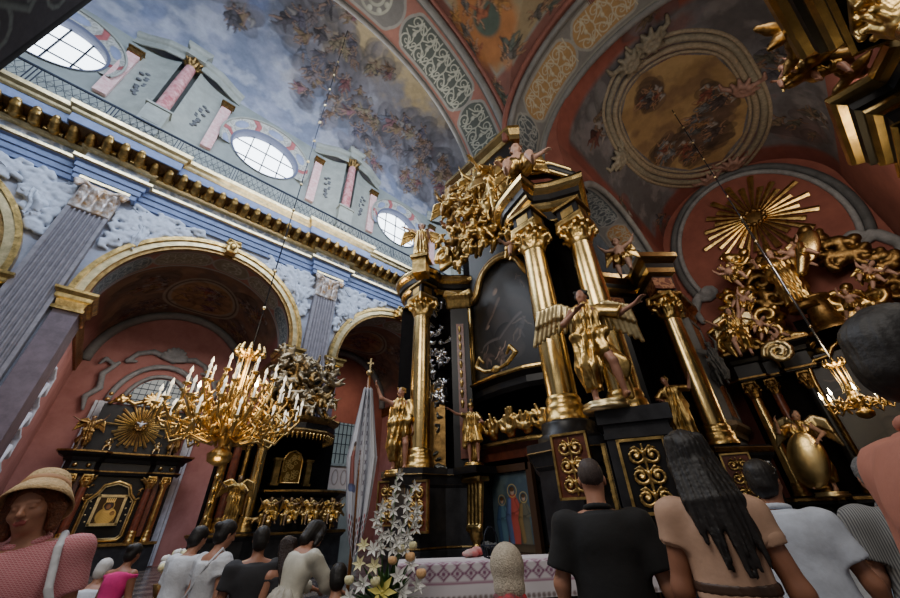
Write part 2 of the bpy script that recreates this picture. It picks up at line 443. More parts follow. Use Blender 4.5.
# ------------------------------------------------------------------ figures
def nz(v):
    v = np.array(v, float); return v/(np.linalg.norm(v)+1e-9)
def rotframe(up, fwd):
    u = nz(up); r = nz(np.cross(fwd, u)); f = np.cross(u, r)
    return np.stack([r, f, u], 1)      # columns: right, forward, up
def skel(H=1.75, child=False, torso=(0, 0, 1), face=(0, 1, 0), head=None, headf=None, pz=None,
         lu=(-.25, 0, -1), lf=(-.1, .25, -1), ru=(.25, 0, -1), rf=(.1, .25, -1),
         lt=(-.06, 0, -1), ls=(0, -.03, -1), rt=(.06, 0, -1), rs=(0, -.03, -1), base=None, wide=1., handdir_l=None, handdir_r=None):
    s = H/1.75; cs = 1.0
    J = {}; c = child
    legL = .80*s if c else .88*s
    th, sh = (.36*s, .34*s) if c else (.43*s, .42*s)
    T = rotframe(torso, face); J['T'] = T; J['s'] = s; J['c'] = c; J['wide'] = wide
    lt, ls, rt, rs = map(nz, (lt, ls, rt, rs))
    hipw = (.08*s)
    foot_off = .07*s
    J['pel'] = np.array([0, 0, 0.])
    J['hl'] = -T[:, 0]*hipw; J['hr'] = T[:, 0]*hipw
    J['kl'] = J['hl']+lt*th; J['kr'] = J['hr']+rt*th; J['al'] = J['kl']+ls*sh; J['ar'] = J['kr']+rs*sh
    tl = (.42 if c else .50)*s
    J['nb'] = T[:, 2]*tl; shw = (.17 if c else .178)*s*wide
    J['sl'] = J['nb']-T[:, 0]*shw-T[:, 2]*.07*s; J['sr'] = J['nb']+T[:, 0]*shw-T[:, 2]*.07*s
    ua, fa = (.23*s, .2*s) if c else (.3*s, .255*s)
    lu, lf, ru, rf = map(nz, (lu, lf, ru, rf))
    J['el'] = J['sl']+lu*ua; J['er'] = J['sr']+ru*ua; J['wl'] = J['el']+lf*fa; J['wr'] = J['er']+rf*fa
    J['fl'], J['fr'] = nz(handdir_l if handdir_l is not None else lf), nz(handdir_r if handdir_r is not None else rf)
    hu = head if head is not None else torso; hf = headf if headf is not None else face
    J['Hd'] = rotframe(hu, hf); hs = 1.35 if c else 1.0; J['hs'] = hs*s
    J['hc'] = J['nb']+J['Hd'][:, 2]*(.175*s if not c else .2*s)+J['Hd'][:, 1]*.02*s
    low = min(J['al'][2], J['ar'][2])-foot_off if pz is None else -pz*s
    off = np.array([0, 0, -low])
    if base is not None: off = np.array(base, float)
    for k in list(J):
        if isinstance(J[k], np.ndarray) and J[k].shape == (3,) and k not in ('fl', 'fr'): J[k] = J[k]+off
    return J
def hand(S, w, d, palm_n, side, s, m=0, curl=.35, fine=True):
    """palm + four fingers + thumb. d = direction of hand, side=+1 thumb on +lat"""
    d = nz(d); n = nz(np.array(palm_n)-np.dot(palm_n, d)*d); lat = np.cross(d, n)*side
    R = np.stack([lat, n, d], 1); c = w+d*.05*s
    S.box(c, (.042*s, .016*s, .052*s), R, .013*s, m, .015*s)
    for i, (o, L) in enumerate(((.031, .078), (.0105, .088), (-.0105, .082), (-.031, .066))):
        b = w+d*.095*s+lat*o*s
        d1 = nz(d+n*curl*.6+lat*(o*2)); d2 = nz(d+n*curl*1.8); d3 = nz(d+n*curl*3)
        p1 = b+d1*L*.45*s; p2 = p1+d2*L*.32*s; p3 = p2+d3*L*.25*s
        S.chain([b-d*.015*s, p1, p2, p3], [.0105*s, .0098*s, .009*s, .008*s], m, .005*s)
    b = w+d*.03*s+lat*.035*s; t1 = b+nz(d*.6+lat*.9+n*.3)*.04*s; t2 = t1+nz(d*.9+lat*.35+n*.5)*.034*s
    S.chain([b, t1, t2], [.015*s, .012*s, .0095*s], m, .01*s)
def headparts(S, J, m=0, eyes=(1, 2), lips=3, detail=True):
    s = J['hs']; R = J['Hd']; c = J['hc']; r, f, u = R[:, 0], R[:, 1], R[:, 2]
    P = lambda x, y, z: c+(r*x+f*y+u*z)*s
    S.ell(P(0, -.015, .03), (.074*s, .095*s, .095*s), R, m, .02*s)
    S.ell(P(0, .018, -.03), (.06*s, .07*s, .085*s), R, m, .03*s)
    S.ell(P(0, .05, -.088), (.026*s, .026*s, .022*s), R, m, .03*s)
    for x in (-1, 1):
        S.ell(P(.04*x, .055, -.03), (.024*s, .02*s, .022*s), R, m, .02*s)
        S.ell(P(.077*x, -.008, -.005), (.009*s, .02*s, .032*s), R, m, .008*s)
        S.cap(P(.014*x, .082, .022), P(.048*x, .07, .02), .009*s, .007*s, m, .012*s)
    S.cap(P(0, .084, .012), P(0, .107, -.028), .009*s, .0125*s, m, .012*s)
    for x in (-1, 1): S.ell(P(.012*x, .098, -.033), .009*s, R, m, .006*s)
    if detail:
        for x in (-1, 1):
            S.ell(P(.03*x, .0755, 0), (.0145*s, .012*s, .0085*s), R, eyes[0], 0)
            S.ell(P(.03*x, .0855, 0), (.0058*s, .004*s, .0058*s), R, eyes[1], 0)
            S.cap(P(.016*x, .087, .0085), P(.045*x, .078, .006), .0035*s, .003*s, m, .003*s)
        S.cap(P(-.02, .086, -.061), P(.02, .086, -.061), .006*s, .006*s, lips, .004*s)
        S.cap(P(-.015, .087, -.069), P(.015, .087, -.069), .0065*s, .0065*s, lips, .004*s)
def bodysdf(J, h=.012, m=0, hands=True, head=True, curl=(.35, .35), feet=True, palm=None, ms=None, detail=True, legs=True):
    """ms: dict of material ids for torso / arms / legs"""
    s = J['s']; T = J['T']; fat = 1.35 if J['c'] else 1.; w = J['wide']
    ms = ms or {}; mt = ms.get('t', m); ma = ms.get('a', m); mf = ms.get('f', ma); ml = ms.get('l', m)
    S = SDF(h, .035*s); up = T[:, 2]; fw = T[:, 1]; pel = J['pel']; nb = J['nb']; tv = nb-pel; n_ = np.linalg.norm(tv)
    S.ell(pel+up*.0*s, (.155*s*w, .115*s*fat, .12*s), T, mt)
    S.ell(pel+tv*.32+fw*(.03*s if J['c'] else 0), (.125*s*w*fat, .098*s*fat, .15*s), T, mt, .05*s)
    S.ell(pel+tv*.7, (.16*s*w, .115*s*fat, .17*s), T, mt, .05*s)
    for q in 'lr': S.cap(nb-up*.055*s, J['s'+q], .058*s, .056*s, mt, .05*s)
    S.cap(nb-up*.04*s, J['hc'], .06*s*(1.1 if J['c'] else 1), .052*s, m, .03*s)
    for q in 'lr':
        S.cap(J['s'+q], J['e'+q], .055*s*fat, .041*s*fat, ma); S.cap(J['e'+q], J['w'+q], .042*s*fat, .027*s*fat, mf)
        if hands:
            d = J['f'+q]; pn = palm[q] if palm else (np.array([0, 0, -1.]) if abs(d[2]) < .7 else (np.array([1., .2, 0]) if q == 'l' else np.array([-1., .2, 0])))
            hand(S, J['w'+q]-d*.01*s, d, pn, (1 if q == 'l' else -1), s*(1.05 if J['c'] else 1), mf if 'h' not in ms else ms['h'], curl[0 if q == 'l' else 1])
        if not legs: continue
        S.cap(J['h'+q], J['k'+q], .088*s*fat, .056*s*fat, ml); S.cap(J['k'+q], J['a'+q], .058*s*fat, .036*s*fat, ms.get('s', ml))
        kn = J['k'+q]; an = J['a'+q]; S.ell(an+(kn-an)*.68-fw*.02*s, (.052*s*fat, .056*s*fat, .12*s), rotframe(kn-an, fw), ms.get('s', ml), .04*s)
        if feet:
            fd = nz(fw*1.-np.array([0, 0, 1])*np.dot(fw, [0, 0, 1])) if abs((an-kn)[2]) > .5*np.linalg.norm(an-kn) else nz(an-kn)*.4+nz(fw)*.3
            fd = nz(fd); S.chain([an-fd*.03*s-np.array([0, 0, .03*s]), an+fd*.08*s-np.array([0, 0, .035*s]), an+fd*.16*s-np.array([0, 0, .045*s])], [.036*s, .032*s, .022*s], ms.get('s', ml), .02*s)
    if head: headparts(S, J, m, eyes=ms.get('e', (1, 2)), lips=ms.get('p', 3), detail=detail)
    return S
def foldfield(amp, n=9, tw=4., base=(0, 0), ids=None):
    def f(D, X, Y, Z, M):
        a = np.arctan2(Y-base[1], X-base[0])
        d = amp*np.sin(n*a+tw*Z+1.3*np.sin(3.1*Z+2*a))+amp*.5*np.sin(2.3*n*a-5*Z)
        if ids is not None: d = np.where(np.isin(M, ids), d, 0)
        return D+d*(np.abs(D) < .2)
    return f
def place(J, loc, rz): pass
def drape_statue(name, loc, rz, label, H=1.9, pose=None, robe='long', cloak=True, wings=False, mats=None, h=None, cat='statue',
                 prop=None, child=False, group=None, hat=None, base=True, hair=True, rxy=(0, 0)):
    """gilded-robe wooden statue: body (one mesh), robe, wings, hair as parts"""
    mats = mats or dict(body=FLESH, robe=GOLD, hair=GOLDD, wing=GOLD, base=GOLD)
    pose = dict(pose or {}); J = skel(H, child, **pose); s = J['s']; h = h or max(.012, H/120)
    root = empty(name, loc, rz, label, cat, group); root.rotation_euler = (rxy[0], rxy[1], rz)
    T = J['T']; up = T[:, 2]; fw = T[:, 1]; rt = T[:, 0]
    S = bodysdf(J, h, 0, detail=False, curl=(.4, .4)); S.build('body', mats['body'], root)
    R = SDF(h, .05*s); pel, nb = J['pel'], J['nb']; tv = nb-pel; fat = 1.3 if child else 1
    if robe in ('long', 'tunic', 'armor'):
        R.ell(pel+tv*.68, (.19*s, .145*s*fat, .2*s), T); R.ell(pel+tv*.3, (.16*s*fat, .13*s*fat, .17*s), T)
        for q in 'lr': R.cap(J['s'+q], J['s'+q]+(J['e'+q]-J['s'+q])*(.95 if robe == 'long' else .55), .075*s, .085*s if robe == 'long' else .07*s, flat=True)
    if robe == 'long':
        for q in 'lr':
            R.cap(J['h'+q], J['k'+q]+fw*.02*s, .14*s, .13*s); R.cap(J['k'+q], J['a'+q]*.9+J['k'+q]*.1, .13*s, .16*s, flat=True)
        R.cap(pel, (J['al']+J['ar'])/2*.9+pel*.1, .14*s, .17*s, flat=True)
        R.post.append(foldfield(.016*s, 11, 5))
    elif robe in ('tunic', 'armor'):
        for q in 'lr': R.cap(J['h'+q], J['h'+q]+(J['k'+q]-J['h'+q])*.85, .13*s, .17*s, flat=True)
        R.post.append(foldfield(.016*s, 12, 3))
    elif robe == 'loin':
        for q in 'lr': R.cap(J['h'+q], J['h'+q]+(J['k'+q]-J['h'+q])*.4, .13*s*fat, .14*s*fat)
        R.cap(pel+rt*.15*s, pel+rt*.3*s-fw*.1*s-np.array([0, 0, .25*s]), .07*s, .03*s)
        R.post.append(foldfield(.016*s, 8, 12))
    elif robe == 'angel':   # wrap with one bare leg and a bare shoulder
        R.ell(pel+tv*.62, (.185*s, .14*s, .2*s), T); R.ell(pel+tv*.25, (.17*s, .135*s, .16*s), T)
        R.cap(J['sr'], J['er'], .08*s, .1*s, flat=True); R.cap(J['sl'], J['nb']+fw*.06*s, .05*s, .06*s)
        R.cap(J['hl'], J['kl'], .15*s, .15*s); R.cap(J['kl'], J['al']*.7+J['kl']*.3, .15*s, .1*s, flat=True)
        R.cap(J['hr'], J['hr']*.5+J['kr']*.5, .14*s, .1*s)
        R.cap(J['hr']-fw*.12*s, J['kr']-fw*.22*s+rt*.12*s, .09*s, .12*s); R.cap(J['kr']-fw*.22*s+rt*.12*s, J['ar']-fw*.2*s+rt*.1*s, .12*s, .04*s)
        R.cap(pel-rt*.2*s+fw*.08*s, pel+rt*.18*s+fw*.1*s+up*.05*s, .06*s, .075*s)
        R.post.append(foldfield(.02*s, 8, 7))
    if cloak:
        b = -fw
        R.cap(J['sl']+b*.08*s, pel-rt*.2*s+b*.12*s, .06*s, .1*s); R.cap(J['sr']+b*.08*s, pel+rt*.2*s+b*.12*s, .06*s, .1*s)
        R.cap(pel-rt*.2*s+b*.14*s, J['kl']-rt*.14*s+b*.14*s, .1*s, .09*s); R.cap(nb-up*.1*s+b*.1*s, pel+b*.16*s, .1*s, .12*s)
        R.cap(pel+b*.16*s, (J['al']+J['ar'])/2+b*.14*s+np.array([0, 0, .08*s]), .13*s, .12*s)
    if robe: R.build('robe', mats['robe'], root)
    if hair:
        G = SDF(h, .02*s); c = J['hc']; Hd = J['Hd']; hs = J['hs']
        G.ell(c+Hd@np.array([0, -.03, .045])*hs, (.088*hs, .1*hs, .09*hs), Hd)
        rr = random.Random(len(label))
        for i in range(14):
            a = rr.uniform(-2.2, 2.2)-PI/2; z = rr.uniform(-.04, .11)
            G.ell(c+Hd@np.array([.085*math.cos(a), .09*math.sin(a)-.01, z])*hs, .024*hs, None, 0, .008*hs)
        G.build('hair', mats['hair'], root)
    if wings:
        for q, sg in (('l', -1), ('r', 1)):
            W = SDF(h, .012*s); o = (J['sl']+J['sr'])/2-fw*.1*s; sp = wings if isinstance(wings, (int, float)) and wings is not True else 1.
            el = o+rt*sg*.3*s*sp+up*.22*s-fw*.1*s; W.cap(o, el, .05*s, .05*s); tip = el+rt*sg*.25*s*sp-up*.1*s; W.cap(el, tip, .05*s, .035*s)
            for i in range(10):
                t = i/9; st = o*(1-t)+el*t if t < .5 else el*(1-(t-.5)*2)+tip*(t-.5)*2
                if t < .5: st = o*(1-2*t)+el*2*t
                W.cap(st, st+rt*sg*(.02+.1*t)*s-up*(.28+.24*t)*s-fw*.05*s, .05*s, .03*s)
                W.cap(st+fw*.03*s, st+fw*.025*s+rt*sg*(.02+.04*t)*s-up*(.14+.1*t)*s, .05*s, .036*s)
            W.build('wing', mats['wing'], root)
    if hat == 'mitre':
        G = SDF(h, .01*s); c = J['hc']+J['Hd'][:, 2]*.1*s; G.cap(c, c+J['Hd'][:, 2]*.2*s, .095*s, .03*s); G.build('mitre', GOLD, root)
    if hat == 'helmet':
        G = SDF(h, .01*s); c = J['hc']+J['Hd'][:, 2]*.03*s; G.ell(c, (.1*s, .12*s, .11*s), J['Hd']); G.chain([c+J['Hd'][:, 2]*.12*s+J['Hd'][:, 1]*.08*s, c+J['Hd'][:, 2]*.19*s, c+J['Hd'][:, 2]*.08*s-J['Hd'][:, 1]*.15*s], [.02*s, .035*s, .02*s]); G.build('helmet', GOLD, root)
    if prop: prop(root, J, h)
    if base:
        mb = MB(); mb.lathe([(0, -.1*s), (.3*s, -.1*s), (.3*s, -.06*s), (.27*s, -.03*s), (.29*s, 0), (0, 0)], 8); mb.build('plinth', mats['base'], root)
    return root
# ================================================================== ARCHITECTURE
K = 17/14.; YL = 17.; FLOOR = -.15
def lz(z): return EYE+(z-EYE)*K
SC = bpy.context.scene
# camera: eye height 1.65 m above the floor, 14 mm lens, tilted up
cd = bpy.data.cameras.new('camera'); cam = bpy.data.objects.new('camera', cd); COL.objects.link(cam)
cd.sensor_width = 36; cd.lens = 14; cd.clip_start = .05; cd.clip_end = 300
cam.matrix_world = Matrix(((CX[0], CX[1], -CX[2], 0), (CY[0], CY[1], -CY[2], 0), (CZ[0], CZ[1], -CZ[2], EYE), (0, 0, 0, 1)))
SC.camera = cam
def custom(name, build):
    if name in MATS: return MATS[name]
    m = bpy.data.materials.new(name); m.use_nodes = True; build(m.node_tree, m.node_tree.nodes['Principled BSDF']); MATS[name] = m; return m
def arabesque_mat(name, bg, fg, scale, metal=0.):
    def bld(nt, b):
        tc = nt.nodes.new('ShaderNodeTexCoord'); n = nt.nodes.new('ShaderNodeTexNoise'); n.inputs['Scale'].default_value = scale*.7
        mx = nt.nodes.new('ShaderNodeMix'); mx.data_type = 'VECTOR'; mx.inputs[0].default_value = .25
        v = nt.nodes.new('ShaderNodeTexVoronoi'); v.feature = 'DISTANCE_TO_EDGE'; v.inputs['Scale'].default_value = scale
        r = nt.nodes.new('ShaderNodeValToRGB'); r.color_ramp.elements[0].position = .05; r.color_ramp.elements[1].position = .16
        r.color_ramp.elements[0].color = (*fg, 1); r.color_ramp.elements[1].color = (*bg, 1)
        nt.links.new(tc.outputs['Object'], n.inputs['Vector']); nt.links.new(tc.outputs['Object'], mx.inputs[4]); nt.links.new(n.outputs['Color'], mx.inputs[5])
        nt.links.new(mx.outputs[1], v.inputs['Vector']); nt.links.new(v.outputs['Distance'], r.inputs['Fac']); nt.links.new(r.outputs['Color'], b.inputs['Base Color'])
        b.inputs['Roughness'].default_value = .55; b.inputs['Metallic'].default_value = metal
        bp = nt.nodes.new('ShaderNodeBump'); bp.inputs['Strength'].default_value = .4; bp.inputs['Distance'].default_value = .03; bp.invert = True
        nt.links.new(v.outputs['Distance'], bp.inputs['Height']); nt.links.new(bp.outputs['Normal'], b.inputs['Normal'])
    return custom(name, bld)
FRZ = arabesque_mat('frieze_arabesque', (.3, .36, .5), (.62, .66, .74), 3.2)
FRZG = arabesque_mat('grey_arabesque', (.1, .12, .12), (.4, .43, .42), 3.5)
CARV = arabesque_mat('carved_gilt_wood', (.05, .02, .01), (.8, .5, .16), 5., .6)
REDC = arabesque_mat('red_carved_panel', (.2, .05, .025), (.5, .22, .1), 7.)
def tiles(nt, b):
    tc = nt.nodes.new('ShaderNodeTexCoord'); c = nt.nodes.new('ShaderNodeTexChecker'); c.inputs['Scale'].default_value = 1.6
    c.inputs['Color1'].default_value = (.16, .13, .11, 1); c.inputs['Color2'].default_value = (.06, .05, .05, 1)
    nt.links.new(tc.outputs['Object'], c.inputs['Vector']); nt.links.new(c.outputs['Color'], b.inputs['Base Color']); b.inputs['Roughness'].default_value = .25
TILE = custom('stone_floor_tiles', tiles)
mb = MB(); mb.box((3, 10, FLOOR-.1), (27, 20, .1)); mb.build('floor', TILE, kind='structure')
# ---------------------------------------------------------------- nave north wall with three visible arches
PX = [-11.25, -3.12, 5.0, 13.1, 21.2]            # pilaster axes (survey units, times K)
AC = [-7.2, .93, 9.08, 17.2]; AR = 3.02; ASP = 7.5
x0w, x1w = -19*K, 24*K
def arch_low(x):
    for c in AC:
        if abs(x-c) < AR: return ASP+math.sqrt(AR*AR-(x-c)**2)
    return None
mb = MB(); xs = sorted(set([x0w/K, x1w/K]+[c+AR*math.sin(t) for c in AC for t in np.linspace(-PI/2, PI/2, 33)]+[c+s*(AR+1e-3) for c in AC for s in (-1, 1)]))
for a, b in zip(xs[:-1], xs[1:]):
    m = (a+b)/2; op = arch_low(m) is not None
    za = (arch_low(a) or ASP) if op else None; zb = (arch_low(b) or ASP) if op else None
    la, lb = (lz(za), lz(zb)) if op else (FLOOR, FLOOR)
    mb.add([(a*K, YL, la), (b*K, YL, lb), (b*K, YL, lz(12.6)), (a*K, YL, lz(12.6))], [(0, 1, 2, 3)])
mb.build('wall_north', mat('spandrel_plaster', (.4, .43, .52), .7, noise=.3, nscale=1.5), kind='structure')
# arch soffits and jambs as painted bands
def band_canvas(L, W, res, seed, base=(.36, .13, .1), bg=(.09, .1, .105), fg=(.42, .44, .4), edge=(.3, .31, .3), panels=(), bg2=None, fg2=None):
    C = Canvas(L, W, res, base); C.shade(.75+.5*C.noise(1.2, seed))
    e = W*.07
    for v in (e*.5, W-e*.5): C.stroke([(0, v), (L, v)], e*.75, edge, .5)
    for i, (a, b, kind) in enumerate(panels):
        g = W*.13; bgc, fgc = (bg, fg) if kind == 0 else (bg2 or bg, fg2 or fg)
        for rr, c in ((.0, edge), (.05*W, bgc)):
            C.stroke([(a+W*.3, W/2), (b-W*.3, W/2)], (W-2*g)/2-rr, c, 0)
            for sg in (-1, 1): C.stroke([(a+W*.2, W/2+sg*W*.2), (b-W*.2, W/2+sg*W*.2)], (W-2*g)/2-W*.2-rr, c, 0)
        if kind == 2:
            C.ell((a+b)/2, W/2, W*.3, W*.3, fgc, 0, .2, ring=.15); C.ell((a+b)/2, W/2, W*.17, W*.17, fgc, 0, .2, ring=.3)
            for t in range(8): C.ell((a+b)/2+W*.23*math.cos(t*PI/4), W/2+W*.23*math.sin(t*PI/4), W*.05, W*.05, fgc, 0, .2)
        else: C.arab(a+W*.05, g+.06*W, b-W*.05, W-g-.06*W, W*.36, W*.014, fgc, seed+i)
    return C
for n, c in enumerate(AC):
    D = 1.3*K
    C = band_canvas(PI*AR*K, D, 26, 5+n, base=(.3, .14, .11), panels=[(.3, 2.9, 0), (3.1, 5.2, 1), (5.4, 6.9, 2), (7.1, 9.0, 1), (9.1, 11.2, 0)], bg=(.1, .13, .14), fg=(.35, .38, .36), bg2=(.22, .2, .15), fg2=(.4, .4, .35))
    C.surface('trim_arch_soffit', lambda U, V, c=c: ((c-AR*np.cos(PI*U))*K, YL+V*D, lz(ASP)+AR*K*np.sin(PI*U)), ORNP, kind='structure', flip=True)
    mb = MB()
    for s in (-1, 1):
        x = (c+s*AR)*K; mb.add([(x, YL, FLOOR), (x, YL+D, FLOOR), (x, YL+D, lz(ASP)), (x, YL, lz(ASP))], [(0, 1, 2, 3)])
    mb.build('trim_arch_jamb', PURPLE, kind='structure')
# stepped gilded archivolts, imposts and keystones
def archband(mb, c, z0, r0, r1, y0, y1, n=40):
    V = []; 
    for i in range(n+1):
        a = PI*i/n; ca, sa = -math.cos(a), math.sin(a)
        for r, y in ((r0, y0), (r1, y0), (r1, y1), (r0, y1)): V.append(((c+r*ca)*K, YL+y*K, lz(z0)+r*K*sa))
    F = []
    for i in range(n):
        for k in range(4): l = (k+1) % 4; F.append((i*4+k, i*4+l, i*4+4+l, i*4+4+k))
    mb.add(V, F)
for n, c in enumerate(AC):
    w = ['leftmost, cut by the photo edge', 'of the widest arch, above the chandelier', 'of the arch partly behind the black column altar', 'of the arch behind the black column altar'][n]
    r = empty('gilded_archivolt', (0, 0, 0), 0, 'gilded stepped arch moulding '+w, 'arch moulding')
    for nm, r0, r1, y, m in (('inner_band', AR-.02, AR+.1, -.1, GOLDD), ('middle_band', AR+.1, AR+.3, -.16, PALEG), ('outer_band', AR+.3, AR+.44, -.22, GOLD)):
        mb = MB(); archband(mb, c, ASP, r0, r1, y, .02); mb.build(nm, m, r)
    for s in (-1, 1):
        mb = MB()
        xx = (c+s*(AR+.17))*K; prof = [(0, .0), (.07, .0), (.07, .1), (.02, .12), (.05, .3), (.12, .34), (.12, .46), (.2, .56), (.2, .64), (0, .64)]
        w2 = .28*K; P = [(xx-w2, YL+1.2), (xx-w2, YL-.25), (xx+w2, YL-.25), (xx+w2, YL+1.2)]
        z0 = lz(ASP)-.7*K; mb.sweep([(o*K, z0+z*K) for o, z in prof], P[::-1] if False else P)
        mb.build('impost', GOLD, r)
        mb = MB(); mb.box((xx, YL+.5, (z0+FLOOR)/2), (w2*.98, .74, (z0-FLOOR)/2)); mb.build('jamb_pier', PURPLE, r)
    S = SDF(.03, .05); kx, kz = c*K, lz(ASP+AR+.3)
    S.box((kx, YL-.35, kz), (.22, .2, .34), rd=.05)
    for s in (-1, 1): S.chain([(kx, YL-.5, kz+.3), (kx+s*.22, YL-.55, kz+.32), (kx+s*.3, YL-.5, kz+.12), (kx+s*.18, YL-.5, kz+.08)], [.07, .06, .05, .05])
    S.ell((kx, YL-.58, kz), (.13, .1, .2)); S.build('keystone', GOLD, r)
# fluted pilasters
def pilaster(i, xp, label):
    r = empty('fluted_pilaster', (xp*K, YL, FLOOR), 0, label, 'pilaster')
    w = .5*K; zt = lz(10.2)-FLOOR; mb = MB()
    prof = []; nfl = 7; d = .32
    pts = [(-w, 0), (-w, -d)]
    for k in range(nfl):
        a = -w+.1+(2*w-.2)*k/nfl; b = -w+.1+(2*w-.2)*(k+1)/nfl; g = (b-a)*.22
        pts += [(a+g, -d), (a+g*1.6, -d+.07), (a+g*2.6, -d+.07), (b-g*.4, -d)]
    pts += [(w, -d), (w, 0)]
    n = len(pts); V = [(x, y, 1.2) for x, y in pts]+[(x, y, zt) for x, y in pts]
    mb.add(V, [(k, k+1, n+k+1, n+k) for k in range(n-1)]+[tuple(range(n, 2*n))]); mb.build('shaft', LILAC, r)
    mb = MB(); mb.sweep([(0, 0), (.14, 0), (.14, .7), (.06, .8), (.1, .95), (.04, 1.2), (0, 1.2)], [(-w, 0), (-w, -d), (w, -d), (w, 0)]); mb.build('base', LILAC, r)
    S = SDF(.035, .04); ht = (11.3-10.2)*K
    S.box((0, -d/2-.02, zt+ht*.45), (w*1.02, d*.6, ht*.5), rd=.04)
    rr = random.Random(i)
    for row in range(2):
        for k in range(4):
            x = -w+w*2*(k+.5)/4; z = zt+.12+row*.38
            S.chain([(x, -d, z), (x, -d-.12, z+.28), (x, -d-.24, z+.36), (x, -d-.22, z+.26)], [.12, .11, .07, .05])
    for s in (-1, 1):
        S.chain([(s*w*.3, -d-.1, zt+ht*.7), (s*w*.9, -d-.15, zt+ht*.86), (s*w*1.25, -d-.2, zt+ht*.8), (s*w*1.15, -d-.22, zt+ht*.66), (s*w*1.0, -d-.2, zt+ht*.74)], [.08, .09, .09, .08, .06])
    S.build('capital', mat('capital_gilt_white', (.8, .8, .8), .4, .25, col2=(.42, .22, .06), nscale=4, bump=.4), r)
    mb = MB(); mb.box((0, -d/2-.05, zt+ht), (w*1.3, d*.75, .06)); mb.build('abacus', PALEG, r)
for i, (xp, lb) in enumerate(zip(PX, ['grey fluted pilaster out beyond the left edge', 'broad grey fluted pilaster leaning in at the far left, between two gilded arches', 'grey fluted pilaster rising behind the carved canopy altar', 'grey fluted pilaster hidden behind the main black altar', 'farthest grey fluted pilaster of the nave wall'])):
    if i in (1, 2, 3): pilaster(i, xp, lb)
# entablature
def ress(base, amt, extra=0.):
    P = [(x0w, YL)]
    for xp in PX:
        w = .72*K
        P += [(xp*K-w, YL), (xp*K-w, YL-amt), (xp*K+w, YL-amt), (xp*K+w, YL)]
    return P+[(x1w, YL)]
RP = ress(0, .22*K)
def ent(name, prof, m, path=RP):
    mb = MB(); mb.sweep([(o*K, lz(z)) for o, z in prof], path, caps=False); return mb.build(name, m, kind='structure')
ent('trim_architrave', [(0, 11.2), (.1, 11.2), (.1, 11.38), (.15, 11.4), (.15, 11.6), (.2, 11.62), (.2, 11.82), (.28, 11.86)], BLUES)
ent('trim_gold_fillet', [(.28, 11.86), (.34, 11.9), (.34, 12.0), (.14, 12.04)], PALEG)
ent('trim_frieze', [(.14, 12.02), (.14, 12.36)], FRZ)
ent('trim_gold_bead', [(.14, 12.36), (.3, 12.38), (.34, 12.46)], PALEG)
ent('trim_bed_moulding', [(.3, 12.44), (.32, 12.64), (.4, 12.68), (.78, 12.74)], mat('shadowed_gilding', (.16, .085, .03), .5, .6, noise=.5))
ent('trim_corona', [(.78, 12.74), (.82, 12.76), (.82, 13.1), (.86, 13.14)], BLUES)
ent('trim_cymatium', [(.84, 13.1), (.88, 13.18), (.9, 13.26), (.98, 13.36), (1.0, 13.5), (.9, 13.5), (0, 13.52)], PALEG)
mb = MB(); x = -9.5
while x < 17:
    off = .22 if any(abs(x-p) < .72 for p in PX) else 0
    mb.box((x*K, YL-(.37+off)*K, lz(12.55)), (.055*K, .05*K, .06*K)); x += .17
mb.build('trim_dentils', GOLD, kind='structure')
S0 = SDF(.03, .03); S0.chain([(0, .2, .05), (0, -.1, .02), (0, -.32, .1), (0, -.42, .2), (0, -.3, .24)], [.16, .16, .14, .1, .07]); S0.ell((0, -.2, .2), (.19, .28, .08))
br0 = None; x = -9.3; cnt = 0
while x < 16:
    off = .22 if any(abs(x-p) < .72 for p in PX) else 0
    if br0 is None: br0 = o = S0.build('cornice_bracket', GOLD)
    else: o = br0.copy(); COL.objects.link(o)
    o.location = (x*K, YL-(.42+off)*K, lz(12.56)); cnt += 1; o.scale = (1.15, 1.1, 1.25)
    tag(o, 'small gilded scroll bracket under the blue nave cornice', 'bracket', 'gilded brackets under the nave cornice'); x += .44
# balcony railing (black wrought iron)
def railing():
    r = empty('balcony_railing', (0, YL-.82*K, lz(13.52)), 0, 'dark wrought iron gallery railing running along the gilded nave cornice', 'railing')
    xa, xb = -10*K, 16*K; H = .9*K
    for nm, z in (('top_rail', H), ('bottom_rail', .08)):
        mb = MB(); mb.box(((xa+xb)/2, 0, z), ((xb-xa)/2, .035, .028 if nm == 'bottom_rail' else .04)); mb.build(nm, IRON, r)
    x = xa; n = 0; mbl = MB()
    while x < xb-.3:
        P = 2.42
        mb = MB()
        for dx in (-.12, 0, .12): mb.box((x+dx, 0, H/2), (.016, .016, H/2))
        mb.build('post', IRON, r)
        m = 8; w = (P-.3)/m
        for k in range(m):
            xx = x+.15+k*w
            for z0, z1 in ((.08, H*.5), (H*.5, H)):
                mbl.tube([(xx, 0, z0), (xx+w, 0, z1)], .011, 4, False, False); mbl.tube([(xx, 0, z1), (xx+w, 0, z0)], .011, 4, False, False)
            mbl.tube([(xx+w/2+.09*math.cos(t*PI/4), 0, H*.5+.09*math.sin(t*PI/4)) for t in range(9)], .01, 4, False, False)
        x += P; mbl.build('lattice_panel', IRON, r); mbl = MB()
railing()
